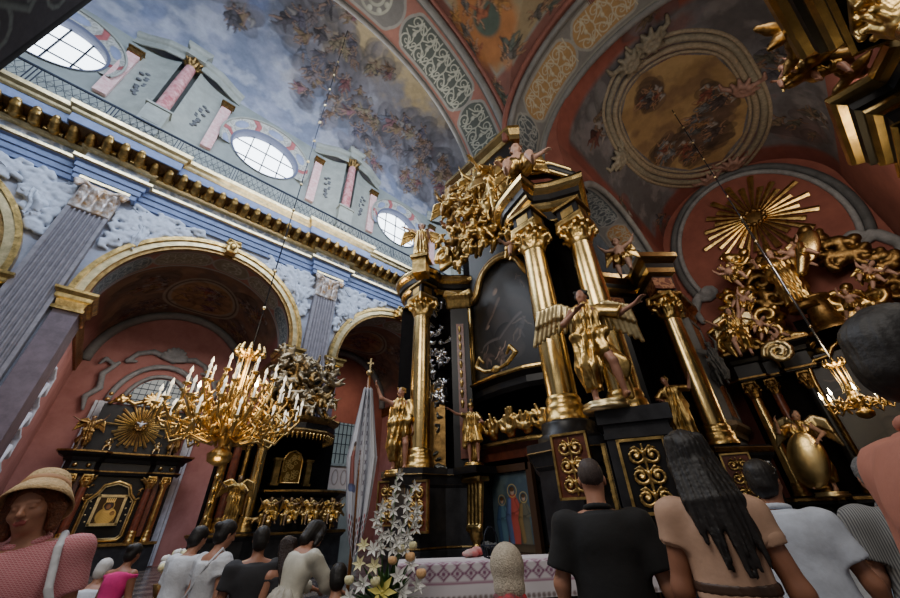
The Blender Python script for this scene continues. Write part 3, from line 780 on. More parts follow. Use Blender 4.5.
# ---------------------------------------------------------------- clerestory
WX = [-6.75, .82, 8.72, 16.6]; WZ = 16.95; WA, WB = 1.45, 1.25; ZV = 19.4
mb = MB(); xs = set([x0w/K, x1w/K])
for c in WX: xs |= set([c+WA*math.sin(t) for t in np.linspace(-PI/2, PI/2, 25)])|{c-WA-1e-3, c+WA+1e-3}
xs = sorted(xs)
for a, b in zip(xs[:-1], xs[1:]):
    m = (a+b)/2; op = [c for c in WX if abs(m-c) < WA]
    if op:
        h = lambda x: WB*math.sqrt(max(0, 1-((x-op[0])/WA)**2))
        for z0a, z0b, z1a, z1b in ((13.4, 13.4, WZ-h(a), WZ-h(b)), (WZ+h(a), WZ+h(b), ZV, ZV)):
            mb.add([(a*K, YL, lz(z0a)), (b*K, YL, lz(z0b)), (b*K, YL, lz(z1b)), (a*K, YL, lz(z1a))], [(0, 1, 2, 3)])
    else: mb.add([(a*K, YL, lz(13.4)), (b*K, YL, lz(13.4)), (b*K, YL, lz(ZV)), (a*K, YL, lz(ZV))], [(0, 1, 2, 3)])
mb.build('wall_clerestory', mat('clerestory_plaster', (.25, .28, .26), .75, noise=.25, nscale=1.2), kind='structure')
wl = ['leftmost', 'middle', 'right, beside the altar top', 'hidden']
for i, c in enumerate(WX[:3]):
    r = empty('window_%d' % (i+1), (c*K, YL, lz(WZ)), 0); r['kind'] = 'structure'
    mb = MB(); n = 40
    V = [(0, .45, 0)]+[(WA*K*math.cos(2*PI*t/n), .45, WB*K*math.sin(2*PI*t/n)) for t in range(n)]
    mb.add(V, [(0, 1+t, 1+(t+1) % n) for t in range(n)]); mb.build('pane', GLASS, r)
    mb = MB()
    for t in (-.5, 0, .5):
        h = WB*K*math.sqrt(1-t*t); mb.box((t*WA*K, .4, 0), (.03, .03, h))
    for z in (-.35, .35):
        h = WA*K*math.sqrt(1-z*z); mb.box((0, .4, z*WB*K), (h, .03, .025))
    mb.build('mullions', IRON, r)
    V = []; 
    for t in range(n):
        a = 2*PI*t/n
        for rr, y in ((1.0, .5), (1.0, 0), (1.04, -.08), (1.08, -.08)): V.append((WA*K*rr*math.cos(a), y, WB*K*rr*math.sin(a)))
    mb = MB(); mb.add(V, [(t*4+q, ((t+1) % n)*4+q, ((t+1) % n)*4+q+1, t*4+q+1) for t in range(n) for q in range(3)], True); mb.build('reveal', mat('reveal_blue', (.1, .11, .17), .6), r)
    C = Canvas(9, .9, 24, (.3, .3, .27)); C.arab(0, .05, 9, .85, .8, .03, (.55, .56, .5), 3+i)
    for q in range(4): C.stroke([(1.1+2.25*q, 0), (1.3+2.25*q, .45), (1.1+2.25*q, .9)], .16, (.38, .1, .1), .3); C.ell(2.2*q+.2, .45, .5, .26, (.25, .3, .45), 0, .2)
    C.surface('surround', lambda U, V: (WA*K*(1.06+.33*V)*np.cos(PI*(1.12-1.24*U)), -.02-.3*V, WB*K*((1.05+.45*V)*np.sin(PI*(1.12-1.24*U))-.02)), ORNP, r)
    V = []
    for t in range(31):
        a = PI*(1.12-1.24*t/30)
        for q in range(5):
            b = q*PI/2; rr = 1.39+.03*math.cos(b); V.append((WA*K*rr*math.cos(a), -.33-.07*math.sin(b), WB*K*(1.5+.05*math.cos(b))*math.sin(a)))
    mb = MB(); mb.add(V, [(t*5+q, t*5+5+q, t*5+6+q, t*5+1+q) for t in range(30) for q in range(4)], True); mb.build('hood_moulding', CREAM, r)
# engaged columns between the windows
def clere_bay(xp, lab):
    X = xp*K
    r = empty('gallery_column', (X, YL, lz(13.5)), 0, lab, 'column')
    Z = lambda z: lz(z)-lz(13.5); o = .5*K
    mb = MB(); mb.box((0, -o*.9, (Z(15.55))/2), (.37*K, .34*K, Z(15.55)/2)); mb.box((0, -o*.9, Z(15.52)), (.43*K, .4*K, .06)); mb.box((0, -o*.9-.35*K, Z(14.9)), (.26*K, .01, .4)); mb.build('pedestal', CREAM, r)
    mb = MB(); R = .23*K; mb.lathe([(R*1.35, Z(15.55)), (R*1.35, Z(15.68)), (R*1.1, Z(15.75)), (R, Z(15.9)), (R*.98, Z(17.5)), (R*.85, Z(19.05))], 24, (0, -o, 0)); mb.build('shaft', PKMD, r)
    S = SDF(.04, .04); S.cap((0, -o, Z(19.05)), (0, -o, Z(19.5)), R*.9, R*1.2)
    for row in (0, 1):
        for q in range(6):
            a = q*PI/3+row*.5; x, y = math.cos(a), math.sin(a); z = Z(19.05)+.05+row*.2
            S.chain([(x*R*.9, -o+y*R*.9, z), (x*R*1.3, -o+y*R*1.3, z+.22), (x*R*1.6, -o+y*R*1.6, z+.2)], [.09, .08, .05])
    S.build('capital', GOLDD, r)
    mb = MB(); prof = [(0, Z(19.5)), (.06, Z(19.5)), (.06, Z(19.62)), (0, Z(19.66)), (0, Z(19.95)), (.1, Z(20.0)), (.18, Z(20.1)), (.18, Z(20.25)), (-.3, Z(20.25))]
    w = .34*K; mb.sweep(prof, [(-w, 0), (-w, -o-.3*K), (w, -o-.3*K), (w, 0)]); mb.box((0, -o/2-.1*K, Z(19.75)), (w*.97, o/2+.18*K, .3)); mb.build('entablature_block', CREAM, r)
    for s in (-1, 1):
        mb = MB(); prof2 = [(a, b-.35*K) for a, b in prof]
        P = [(s*.34*K, -.62*K), (s*1.0*K, -.5*K), (s*1.75*K, -.12*K), (s*2.1*K, 0)]
        if s > 0: mb.sweep(prof2, P)
        else: mb.sweep(prof2, P[::-1])
        mb.build('side_entablature', CREAM, r)
        mb = MB(); n = 8; V = []
        for t in range(n+1):          # concave niche wall between column and side pilaster
            q = t/n; xx = s*(.36+1.2*q)*K; yy = -(.45*(1-q)**2)*K-.02
            V += [(xx, yy, Z(13.6)), (xx, yy, Z(19.2)-0)]
        mb.add(V, [(2*t, 2*t+2, 2*t+3, 2*t+1) for t in range(n)], True); mb.build('niche_wall', CREAM, r)
        mb = MB(); mb.box((s*1.75*K, -.1, (Z(15.4)+Z(18.3))/2), (.2*K, .1, (Z(18.3)-Z(15.4))/2)); mb.build('side_pilaster', PKM, r)
        mb = MB(); mb.box((s*1.75*K, -.14, Z(18.45)), (.24*K, .14, .14*K)); mb.box((s*1.75*K, -.16, Z(18.6)), (.28*K, .18, .05)); mb.build('side_capital', GOLDD, r)
        S = SDF(.03, .03); rr = random.Random(3)
        for q in range(12):
            xx = s*(1.05+rr.uniform(-.16, .16))*K; zz = Z(16.2)+q*.16; S.ell((xx, -.12*K, zz), (.12, .07, .09))
        S.build('stucco_garland', GREYD, r)
for i, lb in ((0, 'red marble gallery column beyond the left edge'), (1, 'red marble gallery column between the leftmost and the middle oval windows'), (2, 'red marble gallery column between the middle oval window and the one by the altar'), (3, 'red marble gallery column farthest right, behind the altar crown')):
    if i: clere_bay(PX[i], lb)
# ---------------------------------------------------------------- nave vault fresco
YS = 6.3; YC = (YS+YL)/2; VA = (YL-YS)/2; VB = 6.6; ZS = lz(ZV)
def vault_fn(X0, X1):
    return lambda U, V: (X0+(X1-X0)*U, YC+VA*np.cos(PI*V), ZS+VB*np.sin(PI*V))
C = Canvas(40, 19, 15, (.2, .23, .31))
X0V = -14.
n1, n2, n3 = C.noise(4, 1, 5), C.noise(2.2, 2, 5), C.noise(1.1, 3, 5)
uu, vv = C.u+0*C.v, C.v+0*C.u
C.mix(np.clip((n2-.42)*5, 0, 1)*.8, (.36, .38, .47)); C.mix(np.clip((n3-.5)*6, 0, 1)*.6, (.5, .52, .58))
C.mix(np.clip((n1-.45)*8, 0, 1)*np.clip(1.2-abs(uu-15)/9, 0, 1)*.6, (.1, .17, .42))
C.mix(np.clip(1.6-np.sqrt(((uu-21)/6.5)**2+((vv-10.5)/4.2)**2)+(n2-.5)*2.2, 0, 1)*.95, (.6, .46, .24))
C.mix(np.clip((vv-1.0)/2, 0, 1)*np.clip((uu-16+(n2-.5)*9)/3, 0, 1)*np.clip((8.8-vv+(n3-.5)*5)/1.5, 0, 1)*.85, (.26, .26, .3))
C.mix(np.clip((n3-.5)*7, 0, 1)*np.clip((uu-16)/3, 0, 1)*np.clip((8.5-vv)/2, 0, 1)*.7, (.42, .42, .46))
rr = random.Random(5)
pal = [(.2, .08, .08), (.2, .12, .07), (.14, .13, .17), (.26, .18, .1), (.18, .19, .24), (.22, .18, .18), (.1, .09, .1), (.3, .25, .16), (.28, .14, .15)]
def cluster(C, cx, cy, rx, ry, n, sz, cloud=(.19, .18, .2), rr=rr, pal=pal, flesh=(.3, .2, .15)):
    for i in range(int(n*2.6)):
        a = rr.uniform(0, 2*PI); q = rr.random()**.5; g = rr.uniform(.6, 1.5)
        C.ell(cx+rx*q*1.15*math.cos(a), cy+ry*1.2*q*math.sin(a), rr.uniform(.3, .8)*sz, rr.uniform(.25, .5)*sz, tuple(min(1, c*g) for c in cloud), rr.uniform(0, 3), .5, .5)
    for i in range(n):
        a = rr.uniform(0, 2*PI); q = rr.random()**.5
        C.figure(cx+rx*q*math.cos(a), cy+ry*q*math.sin(a), rr.uniform(.7, 1.2)*sz, rr.uniform(-1.2, 1.2), rr.choice(pal), flesh, rr, wings=(.3, .28, .26) if rr.random() < .2 else None)
for cx, cy, rx, ry, n, sz in ((15, 7.5, 2.5, 1.6, 16, 1.5), (11, 5.5, .8, .6, 3, 1.4), (17.5, 5.2, 2.2, 1.2, 14, 1.5), (20.5, 4.2, 2, 1.2, 14, 1.3), (24, 5.5, 2.5, 1.7, 22, 1.4), (28, 4, 3, 2, 22, 1.5), (33, 5, 3, 2.5, 20, 1.5), (21, 2, 1.5, .7, 6, 1.2), (25, 2.2, 1.6, .7, 9, 1.2), (13, 11, 4, 1.5, 18, 1.5), (24, 12, 5, 2, 26, 1.5), (19, 8.7, 1.2, .8, 4, 1.2), (8, 6.5, 2.5, 1, 8, 1.4), (17.5, 3.0, .5, .5, 3, 1.0), (28, 9, 2, 1, 8, 1.1), (15.5, 3.2, .6, .5, 2, 1.3)):
    cluster(C, cx, cy, rx, ry, n, sz)
C.surface('ceiling_nave_vault', vault_fn(X0V, 26), FRES, kind='structure', flip=False)
mb = MB(); mb.box((26.3, 11.6, 15), (.3, 6, 16)); mb.build('wall_east', GREYD, kind='structure')
# nave south side wall over the arcade (arch A is the opening in front of the camera)
AX, AA = 1.9, 5.4
def archA(x, far): 
    a, b, zc = (AA, 5.4, 12.4) if far else (5.5, 6.0, 12.0)
    return zc+b*math.sqrt(max(0, 1-((x-AX)/a)**2))
mb = MB(); xs = [-14]+[AX+AA*math.sin(t) for t in np.linspace(-PI/2, PI/2, 41)]+[26]
for a, b in zip(xs[:-1], xs[1:]):
    op = abs((a+b)/2-AX) < AA
    mb.add([(a, YS, archA(a, 1) if op else FLOOR), (b, YS, archA(b, 1) if op else FLOOR), (b, YS, ZS), (a, YS, ZS)], [(3, 2, 1, 0)])
mb.build('wall_south_arcade', GREYS, kind='structure')
YN = 4.26
C = band_canvas(18, 2.1, 48, 77, base=(.27, .12, .095), bg=(.06, .075, .07), fg=(.36, .38, .33), edge=(.24, .24, .23), panels=[(.4, 3.2, 0), (3.4, 7.3, 0), (7.6, 9.8, 2), (10.1, 13.9, 0), (14.1, 16.9, 0)], bg2=(.14, .14, .14))
def fA(U, V):
    a = PI*(1-U); xn = AX+5.5*np.cos(a); xf = AX+AA*np.cos(a); zn = 12+6*np.sin(a); zf = 12.4+5.4*np.sin(a)
    return xn+(xf-xn)*V, YN+(YS-YN)*V, zn+(zf-zn)*V
C.surface('trim_nave_arch_soffit', fA, ORNP, kind='structure', flip=True)
def piers():
    for x0, x1, nm in ((AX+AA-.05, 9.3, 'trim_pier_east'), (-5.6, -3.12, 'trim_pier_west')):
        mb = MB(); mb.box(((x0+x1)/2, (YN+YS)/2, (12.4+FLOOR)/2), ((x1-x0)/2, (YS-YN)/2+.02, (12.4-FLOOR)/2))
        if x1 > 0: mb.box(((x0+x1)/2+.08, (YN+YS)/2, 16), ((x1-x0)/2-.06, (YS-YN)/2-.03, 3.7)); mb.build(nm, mat('pier_plaster', (.1, .085, .085), .7, noise=.3), kind='structure')
piers()
C = Canvas(2.04, 12.3, 40, (.035, .033, .035)); C.stroke([(0, 0), (0, 12.3)], .14, (.07, .065, .06)); C.stroke([(2.04, 0), (2.04, 12.3)], .14, (.03, .03, .03))
for q in range(8): C.spiral(.75, q*1.5+.7, .5, 1.6, 0, .05, (.075, .08, .075)); C.spiral(1.35, q*1.5+1.4, .45, 1.6, PI, .05, (.075, .08, .075), -1); C.stroke([(1.0, q*1.5), (1.4, q*1.5+.7), (.8, q*1.5+1.5)], .06, (.07, .075, .07))
C.surface('trim_pier_west_painted_face', lambda U, V: (-3.1+0*U, YN+2.04*U, FLOOR+12.3*V), DARKP, kind='structure', flip=True)
def rib(name, pts, r, m=None):
    mb = MB(); mb.tube(pts, r, 8); return mb.build(name, m or GREYS, kind='structure')
GREYR = mat('rib_grey_stone', (.2, .2, .195), .7, noise=.3, nscale=2)
PINKR = mat('rib_red_plaster', (.24, .09, .07), .75, noise=.3, nscale=2)
T = np.linspace(0, PI, 60)
rib('trim_rib_nave_near', [(AX+5.45*math.cos(t), YN-.02, 12+5.95*math.sin(t)) for t in T], .13, GREYR)
rib('trim_rib_nave_near_inner', [(AX+5.42*math.cos(t), YN-.28, 12+5.9*math.sin(t)) for t in T], .07, PINKR)
rib('trim_rib_nave_far', [(AX+5.38*math.cos(t), YS-.05, 12.4+5.38*math.sin(t)) for t in T], .1, GREYR)
# crossing vault
def zB(y): return 12.8+4.2*np.sqrt(np.maximum(0, 1-(y/4.2)**2))
def zA(x): return 12.0+6.0*np.sqrt(np.maximum(0, 1-((x-AX)/5.5)**2))
def fV(U, V):
    x = AX+5.5*np.sin((U-.5)*PI*.995)+0*V; y = 4.25*np.sin((V-.5)*PI)+0*U
    return x, y, np.maximum(zA(x), zB(np.clip(y, -4.2, 4.2)))
C = Canvas(13, 10, 24, (.2, .085, .07)); C.shade(.75+.5*C.noise(1.5, 9))
U, V = C.u/13+0*C.v, C.v/10+0*C.u; X, Y, Z = fV(U, V); gA = zA(X); gB = zB(np.clip(Y, -4.2, 4.2)); df = gA-gB
n4 = C.noise(1.0, 21, 5)
ochre = (.3, .24, .14)
gm = np.minimum(np.minimum((3.75-np.abs(Y))*1.6, (6.35-X)*1.6), (Z-15.7)*1.2); C.mix(np.clip(gm*8, 0, 1), (.24, .23, .2)); C.mix(np.clip((gm-.15)*8, 0, 1), ochre)
C.mix(np.clip((n4-.5)*6, 0, 1)*.6*(gm > .2), (.2, .11, .06)); gd = np.sqrt((X-4.9)**2+(Y-2.9)**2); C.mix(np.clip((1.15-gd+n4)*3-1, 0, 1), (.36, .15, .05)); C.mix(np.clip((.55-gd)*8, 0, 1), (.07, .1, .08))
for q in range(26):
    a, b = rr.uniform(7.5, 12.2), rr.uniform(5.5, 9.3)
    C.figure(a, b, rr.uniform(.6, 1.0), rr.uniform(-1, 1), rr.choice([(.3, .1, .05), (.12, .11, .1), (.4, .2, .06), (.1, .12, .1)]), (.34, .2, .12), rr)
C.mix(np.clip((1.2-np.abs(df))*.0, 0, 1), (.1, .1, .1))
C.surface('ceiling_crossing_vault', fV, FRES, kind='structure', flip=True)
# ---------------------------------------------------------------- arch B and the right arm
XN, XF = 7.0, 9.0
C = band_canvas(14, 2.0, 46, 33, base=(.2, .2, .19), bg=(.08, .1, .11), fg=(.36, .38, .36), edge=(.3, .3, .27), panels=[(.2, 2.3, 0), (2.5, 5.6, 1), (5.8, 8.2, 3), (8.4, 11.5, 1), (11.7, 13.8, 0)], bg2=(.36, .23, .1), fg2=(.5, .46, .34))
C.surface('trim_arm_arch_soffit', lambda U, V: (XN+(XF-XN)*V, 4.15*np.cos(PI*U), 12.8+4.2*np.sin(PI*U)), ORNP, kind='structure', flip=True)
rib('trim_rib_arm_near', [(XN-.02, 4.1*math.cos(t), 12.8+4.15*math.sin(t)) for t in T], .12, GREYR)
rib('trim_rib_arm_near_inner', [(XN-.3, 4.12*math.cos(t), 12.8+4.17*math.sin(t)) for t in T], .1, PINKR)
rib('trim_rib_arm_far', [(XF+.02, 4.1*math.cos(t), 12.8+4.15*math.sin(t)) for t in T], .13, GREYR)
mb = MB()
for y0, y1 in ((4.15, 4.3), (-4.3, -4.15)): mb.box(((XN+XF)/2, (y0+y1)/2, 6.3), ((XF-XN)/2, .08, 6.5))
mb.box((XF+.08, 3.83, (14.2+FLOOR)/2), (.07, .62, (14.2-FLOOR)/2)); mb.build('wall_arm_jambs', PINK, kind='structure')
XE = 20.; ACY, AAr, AZc, ABr = -.5, 3.7, 13.9, 3.4
fArm = lambda U, V: (XF+.02+(XE-XF)*U, ACY+AAr*np.cos(PI*V), AZc+ABr*np.sin(PI*V))
def hit_arm(px, py):
    d = ray(px, py); t = 9/d[0]; 
    for i in range(4000):
        t += .01/d[0]; x, y, z = d[0]*t, d[1]*t, EYE+d[2]*t
        q = ((y-ACY)/AAr)**2+(max(0, z-AZc)/ABr)**2
        if q > 1 or x > XE: break
    return x, y, z
def armuv(px, py):
    x, y, z = hit_arm(px, py); v = math.atan2((z-AZc)/ABr, (y-ACY)/AAr)/PI
    return (x-XF)/(XE-XF)*11, max(0, min(1, v))*11.2
C = Canvas(11, 11.2, 36, (.1, .095, .1)); n5, n6 = C.noise(1.6, 41, 5), C.noise(.8, 42, 5)
C.mix(np.clip((n5-.45)*5, 0, 1)*.8, (.17, .17, .19)); C.mix(np.clip((n6-.52)*6, 0, 1)*.5, (.26, .24, .24)); C.mix(np.clip((n5-.6)*7, 0, 1)*.6, (.16, .05, .035))
uu, vv = C.u+0*C.v, C.v+0*C.u
C.mix(np.clip((.9-vv+.3*n6)*3, 0, 1), (.2, .055, .04)); C.mix(np.clip((uu-9.7)*3, 0, 1)*.9, (.2, .05, .035)); C.mix(np.clip((1.0-uu)*4, 0, 1), (.28, .085, .06))
for px, py, rx, ry, n, sz, cl in ((600, 120, .6, 1.0, 3, 1.2, (.2, .2, .2)), (630, 215, 1, .5, 3, 1.2, (.16, .05, .04)), (770, 60, 1.3, 1, 8, 1.2, (.16, .16, .18)), (800, 120, 1, 1, 5, 1.2, (.14, .1, .1)), (690, 225, 1, .3, 3, 1, (.1, .09, .1)), (650, 15, 1, .5, 2, 1.1, (.16, .16, .18))):
    a, b = armuv(px, py); cluster(C, a, b, rx, ry, n, sz, cl, pal=[(.14, .05, .04), (.08, .08, .1), (.2, .15, .1), (.1, .1, .08)], flesh=(.2, .12, .08))
inner = [(640, 75), (675, 55), (715, 55), (735, 75), (748, 105), (742, 135), (722, 160), (690, 170), (655, 165), (632, 145), (621, 118), (626, 95)]
IU = [armuv(*p) for p in inner]; cu = sum(p[0] for p in IU)/12; cv = sum(p[1] for p in IU)/12
# the picture inside the medallion: warm sky with a storm of riders below
C2 = []; 
def inpoly(U, V, P):
    m = np.zeros(U.shape, bool); n = len(P)
    for i in range(n):
        (x1, y1), (x2, y2) = P[i], P[(i+1) % n]
        c = ((y1 > V) != (y2 > V)) & (U < (x2-x1)*(V-y1)/((y2-y1) or 1e-9)+x1); m ^= c
    return m
ins = inpoly(uu, vv, IU)*1.
keep = C.A.copy()
C.mix(ins, (.3, .19, .08)); C.mix(ins*np.clip((n5-.4)*5, 0, 1)*.8, (.42, .29, .13)); C.mix(ins*np.clip((n6-.5)*6, 0, 1)*.6, (.16, .09, .05))
for px, py, rx, ry, n, sz in ((705, 130, 1.1, .6, 18, 1.0), (668, 150, .6, .4, 12, .9), (715, 100, .8, .4, 9, .9), (650, 95, .5, .3, 6, .9), (690, 150, .9, .3, 10, .8)):
    a, b = armuv(px, py); cluster(C, a, b, rx, ry, n, sz, (.1, .06, .04), pal=[(.2, .06, .04), (.09, .1, .1), (.26, .14, .06), (.07, .05, .05), (.14, .15, .16)], flesh=(.3, .17, .1))
m2 = (~inpoly(uu, vv, IU))[..., None]; C.A = np.where(m2 & inpoly(uu, vv, [(cu+(a-cu)*1.3, cv+(b-cv)*1.3) for a, b in IU])[..., None], keep, C.A)
C.surface('ceiling_arm_vault', fArm, FRES, kind='structure', flip=True)
# rococo frame around the medallion: three stucco rings on the vault, shells and leaves
r = empty('medallion_frame', (0, 0, 0), 0, 'cream stucco frame of the oval battle fresco on the right vault', 'stucco frame')
def smoothloop(P, sc, m=6):
    n = len(P); out = []
    for i in range(n):
        p = [np.array(P[(i+j) % n]) for j in (-1, 0, 1, 2)]
        for k in range(m):
            t = k/m; q = .5*((2*p[1])+(-p[0]+p[2])*t+(2*p[0]-5*p[1]+4*p[2]-p[3])*t*t+(-p[0]+3*p[1]-3*p[2]+p[3])*t**3); out.append(((q[0]-cu)*sc+cu, (q[1]-cv)*sc+cv))
    return out+[out[0]]
for nm, sc, rad, m in (('inner_bead', 1.03, .07, mat('stucco_buff', (.34, .28, .19), .6, noise=.4)), ('middle_cushion', 1.12, .13, MATS['stucco_buff']), ('outer_cushion', 1.24, .14, mat('stucco_sand', (.28, .25, .18), .6, noise=.4)), ('outer_bead', 1.33, .08, MATS['stucco_buff'])):
    pts = []
    for a, b in smoothloop(IU, sc):
        x, y, z = fArm(np.array(a/11), np.array(b/11.2)); pts.append((float(x), float(y), float(z)))
    mb = MB(); mb.tube(pts, rad, 8); mb.build(nm, m, r)
def arm_pt(px, py, off=.12):
    x, y, z = hit_arm(px, py); d = nz(np.array([0, -(y-ACY)/AAr**2, -(z-AZc)/ABr**2])); return np.array([x, y, z])+d*off, d
for i, (px, py) in enumerate(((628, 62), (745, 85), (616, 160), (732, 162), (650, 40), (708, 178))):
    p, d = arm_pt(px, py); S = SDF(.045, .05); e1 = nz(np.cross(d, [1, 0, 0])); e2 = np.cross(d, e1)
    for k in range(9):
        a = 2*PI*k/9+i; q = p+(e1*math.cos(a)+e2*math.sin(a))*.5; S.chain([p, (p+q)/2+d*.14, q+d*.02], [.1, .12, .07])
    S.ell(p+d*.1, .16); S.chain([p+e1*.3, p+e1*.7+e2*.2, p+e1*.75+e2*.5], [.1, .09, .06]); S.chain([p-e1*.3, p-e1*.7+e2*.2, p-e1*.75+e2*.5], [.1, .09, .06])
    S.build('shell_ornament', mat('stucco_rose', (.3, .17, .13), .6, noise=.4) if i % 2 else MATS['stucco_sand'], r)
# transition between arch B and the arm vault
mb = MB(); n = 48; V = []
for t in range(n+1):
    a = PI*t/n; V += [(XF, 4.3*math.cos(a), 12.8+4.3*math.sin(a)), (XF+.05, ACY+AAr*math.cos(a), AZc+ABr*math.sin(a))]
mb.add(V, [(2*t, 2*t+1, 2*t+3, 2*t+2) for t in range(n)]); mb.build('trim_arm_lunette', PINK, kind='structure')
# north wall of the arm with arch C
YA = ACY+AAr; CCX, CCA, CZC, CCB = 13.45, 4.35, 9.3, 4.58
mb = MB(); xs = [XF]+[CCX+CCA*math.sin(t) for t in np.linspace(-PI/2, PI/2, 41)]+[XE]
for a, b in zip(xs[:-1], xs[1:]):
    op = abs((a+b)/2-CCX) < CCA; h = lambda x: CZC+CCB*math.sqrt(max(0, 1-((x-CCX)/CCA)**2)) if op else FLOOR
    mb.add([(a, YA, h(a)), (b, YA, h(b)), (b, YA, AZc+.05), (a, YA, AZc+.05)], [(3, 2, 1, 0)])
mb.build('wall_arm_north', PINK, kind='structure')
mb = MB(); mb.box(((XF+XE)/2, ACY-AAr-.1, 7), ((XE-XF)/2, .1, 7.1)); mb.build('wall_arm_south', PINK, kind='structure')
C = band_canvas(12.5, 1.5, 40, 51, base=(.2, .2, .2), bg=(.07, .09, .11), fg=(.33, .36, .37), edge=(.25, .25, .25), panels=[(.2, 2.6, 0), (2.8, 4.0, 1), (4.2, 7.4, 0), (7.6, 8.8, 1), (9, 12.2, 0)], bg2=(.36, .2, .08), fg2=(.4, .38, .3))
C.surface('trim_side_arch_soffit', lambda U, V: (CCX-CCA*np.cos(PI*U), YA+1.5*V, CZC+CCB*np.sin(PI*U)), ORNP, kind='structure', flip=True)
rib('trim_side_arch_rib', [(CCX+(CCA-.04)*math.cos(t), YA-.03, CZC+(CCB-.04)*math.sin(t)) for t in T], .13, GREYR)
mb = MB(); mb.box((CCX+CCA+.9, YA+.75, 4.6), (.9, .76, 4.75)); mb.build('trim_side_arch_pier', GREYS, kind='structure')
mb = MB(); mb.box((CCX+CCA+.75, YA-.05, 6.8), (.62, .1, 2.1)); mb.build('trim_pink_marble_panel', REDC, kind='structure')
mb = MB()
for dx in (-.72, .72): mb.box((CCX+CCA+.75+dx, YA-.07, 6.8), (.09, .12, 2.25))
for z in (4.6, 9.0): mb.box((CCX+CCA+.75, YA-.07, z), (.8, .12, .09))
mb.build('trim_panel_frame', GREYR, kind='structure')
mb = MB(); x1 = CCX+CCA-.15
mb.sweep([(0, 9.1), (.12, 9.1), (.12, 9.3), (.2, 9.45), (.2, 9.7), (.42, 9.9), (.42, 10.15), (0, 10.2)], [(x1, YA+1.5), (x1, YA), (x1+1.7, YA)]); mb.build('trim_side_arch_impost', GOLD, kind='structure')
mb = MB(); mb.sweep([(0, 3.9), (.1, 3.9), (.15, 4.1), (.35, 4.25), (.35, 4.4), (.1, 4.5), (0, 4.5)], [(x1, YA+1.5), (x1, YA), (x1+1.9, YA)]); mb.build('trim_side_arch_plinth', mat('plinth_buff', (.3, .22, .14), .5, noise=.3), kind='structure')
# end wall
mb = MB(); mb.box((XE+.15, ACY, 8.5), (.15, 4.2, 9)); mb.build('wall_arm_end', PINK, kind='structure')
r = empty('arch_moulding', (0, 0, 0), 0, 'grey scroll-ended arch moulding framing the salmon wall behind the right altar', 'arch moulding')
aa = np.linspace(-.38, PI+.38, 60)
for nm, dr, rad, m in (('outer_roll', .0, .17, GREYD), ('inner_roll', -.28, .12, GREYS)):
    mb = MB(); mb.tube([(XE-.05, -.55+(3.45+dr)*math.cos(t), 12.6+(4.45+dr)*math.sin(t)) for t in aa], rad, 8); mb.build(nm, m, r)
for s in (-1, 1):
    S = SDF(.04, .03); a = -.38; y0 = -.55+s*3.3*math.cos(a); z0 = 12.6+4.3*math.sin(a)
    pts = [(XE-.12, y0+s*(-.35+.42*(1-t/14)*math.cos(t*.75+PI*0)), z0-.1-.4*(1-t/14)*math.sin(t*.75)) for t in range(14)]
    S.chain(pts, [.15]*14); S.chain([(XE-.1, y0+s*.2, z0-.3), (XE-.1, y0+s*.5, z0-.9), (XE-.1, y0+s*.35, z0-1.5)], [.22, .2, .12]); S.build('volute', GREYS, r)
